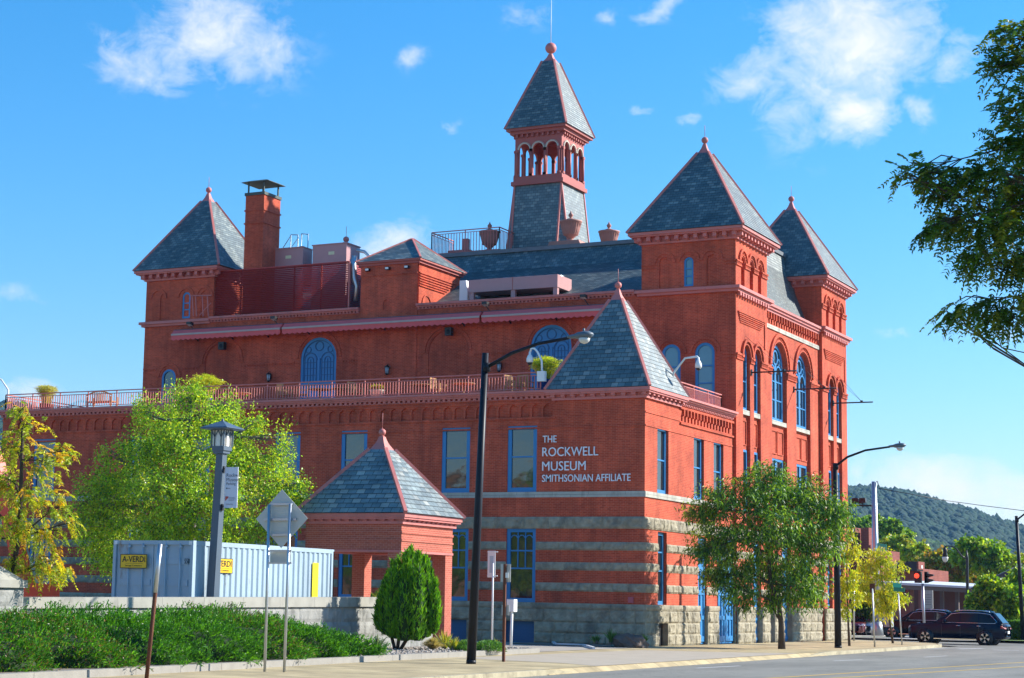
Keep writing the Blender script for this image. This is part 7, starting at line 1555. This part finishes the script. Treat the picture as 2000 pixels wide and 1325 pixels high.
# yuccas, grasses, creeping cover
def yucca(px, py, D, n, L_, mats, label, name='yucca_plant', wd=.035, up=.7, seed=1, cat='plant', droop=.1):
    b = at(px, py, D); b[2] = .13; rng = np.random.default_rng(seed); t = thing(name, label, cat, tuple(b)); a = rng.uniform(0, 2*PI, n); tl = rng.uniform(.05, 1.25, n)*(1.4-up); d = np.stack([np.sin(tl)*np.cos(a), np.sin(tl)*np.sin(a), np.cos(tl)], 1)
    blades(np.repeat(b[None], n, 0)+rng.normal(0, .03, (n, 3))*[1, 1, 0], d, L_*rng.uniform(.6, 1, n), wd, droop, rng, 'leaves', mats, t); m = MB(); m.lathe(tuple(b+[0, 0, -.03]), [(.08, 0), (.06, .12), (.01, .18)], 8); m.build('crown_base', BARKG, t); return t
YU = [leafy('yucca_blue', (.22, .28, .20), .2), leafy('yucca_dark', (.10, .15, .10), .2)]; YV = [leafy('yucca_yellow', (.45, .42, .06), .3), leafy('yucca_lime', (.22, .28, .04), .3)]
yucca(735, 1256, 55, 70, .62, YU, 'grey green yucca spikes beside the right end of the junipers', seed=81); yucca(868, 1250, 58.5, 80, .72, YV, 'yellow striped yucca beside the brick pavilion pillar', seed=82); yucca(884, 1268, 57, 50, .55, YV, 'smaller yellow green yucca in front of the pavilion pillar', seed=83)
yucca(845, 1262, 57.5, 900, .62, [DRYG, leafy('straw', (.42, .36, .22), .3)], 'pale dry fountain grass mound between evergreen and yellow yucca', 'fountain_grass', .012, .55, 84, 'grass', .35)
yucca(968, 1252, 62, 60, .4, YV, 'small yellow green grass tuft at the foot of the parking sign', 'grass_tuft', .02, .6, 85, 'grass')
yucca(1193, 1262, 71.5, 40, .7, [leafy('iris_green', (.10, .2, .05), .25)], 'dark green sword leaved plant left of the boulder', 'iris_plant', .05, .85, 86); yucca(1257, 1264, 71.5, 40, .45, [leafy('iris_green2', (.12, .24, .03), .25)], 'small green plant right of the boulder at the museum corner', 'iris_plant', .05, .8, 87); yucca(1165, 1262, 72, 40, .4, [MATS['iris_green']], 'low dark green plant inside the pale curved edging', 'iris_plant', .05, .7, 88)
for px0_, px1_, py_, label in ((893, 932, 1268, 'low green creeping plant mat left of the tall black street light foot'), (925, 985, 1267, 'low green creeping plant mat right of the tall black street light foot')):
    D = 57.5; b = at((px0_+px1_)/2, py_, D); b[2] = .13; rng = np.random.default_rng(int(px0_)); n = 2600; t = thing('creeping_plant', label, 'plant', tuple(b)); rx = (px1_-px0_)/2*D/F_
    d = unitv(rng.normal(0, 1, (n, 3))); d[:, 2] = np.abs(d[:, 2]); q_ = b+d*np.array([rx, .7, .3])*rng.uniform(.75, 1, n)[:, None]; blades(q_, unitv(d*.5+rng.normal(0, .5, (n, 3))+[0, 0, .6]), .08, .022, .1, rng, 'foliage', [leafy('creeper_green', (.07, .19, .03), .25), leafy('creeper_light', (.11, .25, .05), .25)], t)
# boulder
b = onZ(1226, 1264, .03); rng = np.random.default_rng(90); m = MB(); vs = []
for a_ in range(13):
    for b_ in range(24):
        th, ph = PI*a_/12, 2*PI*b_/24; v = Vector((math.sin(th)*math.cos(ph), math.sin(th)*math.sin(ph), math.cos(th))); s_ = 1+.28*noise.noise(v*1.7)+.14*noise.noise(v*4.1); vs.append((b[0]+v.x*.72*s_, b[1]+v.y*.5*s_+.4, b[2]+.12+v.z*.36*s_+.1*v.x*-1))
m.add(vs, [(a_*24+b_, a_*24+(b_+1) % 24, (a_+1)*24+(b_+1) % 24, (a_+1)*24+b_) for a_ in range(12) for b_ in range(24)]); single(m, 'boulder', plain('boulder_stone', (.13, .095, .075), .9, var=.4, scale=4, bump=.7, bscale=12), 'rough brown boulder on the small bed by the museum corner', 'rock', (float(b[0]), float(b[1]+.4), .03))
# ---------------------------------------------------------------- wooded hills
def elev(px, tab):
    xs_ = [t_[0] for t_ in tab]; return .935*float(np.interp(px, xs_, [t_[1] for t_ in tab]))
back = [(-500, .100), (-100, .104), (20, .103), (120, .099), (300, .101), (700, .085), (1400, .062), (1655, .0675), (1700, .0672), (1760, .0655), (1800, .063), (1850, .059), (1900, .0555), (1960, .050), (2010, .0465), (2100, .042), (2400, .036), (2900, .04)]
front = [(-500, .04), (300, .03), (1400, .05), (1650, .052), (1720, .049), (1800, .0435), (1860, .038), (1930, .033), (2000, .029), (2100, .024), (2500, .03)]
def px_az(px): r = ray(px, 1180); return math.atan2(r[0], r[1])
def hill(tab, r0, r1, r2, pxs, seed):
    vs, nr = [], 22
    for px in pxs:
        e = elev(px, tab); a = px_az(px)
        for j in range(nr):
            r = r0+(r2-r0)*j/(nr-1); f_ = np.clip((r-r0)/(r1-r0), 0, 1); f_ = f_*f_*(3-2*f_); z = 1.65+e*r1*f_-(max(0, r-r1))*.12-(1-f_)*3
            vs.append((CAM[0]+r*math.sin(a), CAM[1]+r*math.cos(a), z-7))
    fs = [(i*nr+j, (i+1)*nr+j, (i+1)*nr+j+1, i*nr+j+1) for i in range(len(pxs)-1) for j in range(nr-1)]
    m = MB(); m.add(vs, fs, 0, True); o = m.build('hills', plain('hill_soil', (.018, .05, .022), .95, var=.4, scale=.02)); o['kind'] = 'structure'
hill(back, 700, 1600, 2100, list(range(-500, 2901, 50)), 1); hill(front, 420, 850, 1250, list(range(-500, 2601, 50)), 2)
def icos():
    bpy_m = bpy.data.meshes.new('tmp'); import bmesh; bm = bmesh.new(); bmesh.ops.create_icosphere(bm, subdivisions=1, radius=1); V = np.array([v.co[:] for v in bm.verts]); Fc = np.array([[v.index for v in f.verts] for f in bm.faces]); bm.free(); bpy.data.meshes.remove(bpy_m); return V, Fc
IV, IF = icos()
def forest(name, tab, r0, r1, pxr, n, rad, seed, mats):
    rng = np.random.default_rng(seed); Vs, Fs, Ms = [], [], []
    for k in range(n):
        px = rng.uniform(*pxr[rng.integers(0, len(pxr))]); s_ = rng.uniform(.18, 1.06); r = r0+(r1-r0)*s_; f_ = min(1, s_); f_ = f_*f_*(3-2*f_); z = 1.65+elev(px, tab)*r1*f_-(1-f_)*3-max(0, r-r1)*.12; a = px_az(px)
        R_ = rad*rng.uniform(.65, 1.3); c = np.array([CAM[0]+r*math.sin(a), CAM[1]+r*math.cos(a), z-7+R_*.1])
        V = IV*(1+rng.normal(0, .17, (len(IV), 1)))*np.array([R_, R_, R_*rng.uniform(.9, 1.25)])+c; Vs.append(V); Fs.append(IF+k*len(IV)); Ms.append(np.full(len(IF), rng.integers(0, len(mats))))
    V, Fc, Mi = np.concatenate(Vs), np.concatenate(Fs), np.concatenate(Ms)
    me = bpy.data.meshes.new(name); me.vertices.add(len(V)); me.vertices.foreach_set('co', V.ravel()); me.loops.add(Fc.size); me.loops.foreach_set('vertex_index', Fc.ravel().astype(np.int32)); me.polygons.add(len(Fc)); me.polygons.foreach_set('loop_start', (np.arange(len(Fc))*3).astype(np.int32))
    for m in mats: me.materials.append(m)
    me.polygons.foreach_set('material_index', Mi.astype(np.int32)); me.update(calc_edges=True); me.validate(); o = link(name, me); o['kind'] = 'stuff'; return o
HF = [plain('wood_green', (.016, .052, .024), .95, var=.5, scale=.5), plain('wood_deep', (.012, .04, .02), .95, var=.5, scale=.5), plain('wood_light', (.04, .095, .026), .95, var=.5, scale=.5)]
sec = [(-160, 330), (1600, 2140)]
forest('hillside_forest', back, 700, 1600, sec, 15000, 3.7, 1, HF[:2]); forest('hillside_forest', front, 420, 850, [(1600, 2140)], 8500, 2.7, 2, HF)  # shade of the back ridge and sun on the front one put into their greens
# ---------------------------------------------------------------- air
m = MB(); m.box(-2600, -400, -14, 2600, 2600, 190); hz_, nt, bs = base('haze_air'); N = nt.nodes; N.remove(bs); vol = N.new('ShaderNodeVolumePrincipled'); vol.inputs['Color'].default_value = (.28, .58, 1.0, 1); vol.inputs['Density'].default_value = .00010; vol.inputs['Anisotropy'].default_value = .2
nt.links.new(vol.outputs[0], N['Material Output'].inputs['Volume']); o = m.build('haze', hz_); o['kind'] = 'stuff'
# ---------------------------------------------------------------- the far side of the parking lot, seen only as reflections in the museum windows
src = bpy.data.objects['birch_tree']
for i, (x, y, s_, lb) in enumerate(((-34, -48, 1.0, 'nearest'), (-24, -62, 1.15, 'second'), (-48, -60, 1.1, 'third'))):
    o = dup(src); o.location = (x, y, 0); o.scale = (s_,)*3; o.rotation_euler = (0, 0, 1.3*i+.5); o['label'] = 'green tree across the parking lot, '+lb+' from the museum, mirrored in its windows'; o['group'] = 'trees across the parking lot'
t = thing('brick_building', 'long brown brick building across the parking lot, mirrored in the upper museum windows', 'building', (-90, -92, 0))
m = MB(); PS2 = PBk(-92.0); wn3 = [dict(u0=-88+6*k, u1=-86+6*k, z0=z, z1=z+2.2, d=.2, back=True) for k in range(15) for z in (1.2, 5.2, 9.2)]
m.facade(PS2, -90, 0, 0, 13, wn3); m.quad((0, -92, 0), (0, -108, 0), (0, -108, 13), (0, -92, 13)); m.quad((-90, -92, 13), (0, -92, 13), (0, -108, 13), (-90, -108, 13)); m.quad((-90, -92, 0), (-90, -108, 0), (-90, -108, 13), (-90, -92, 13)); m.build('wall', bricky('brown_brick', (.50, .27, .15), (.42, .22, .12), (.5, .36, .25), .21, .07, .008, .9), t)
m = MB(); m.pbox(PS2, -90.3, .3, 13, 13.6, -.5, .4); m.build('coping', LIME, t)
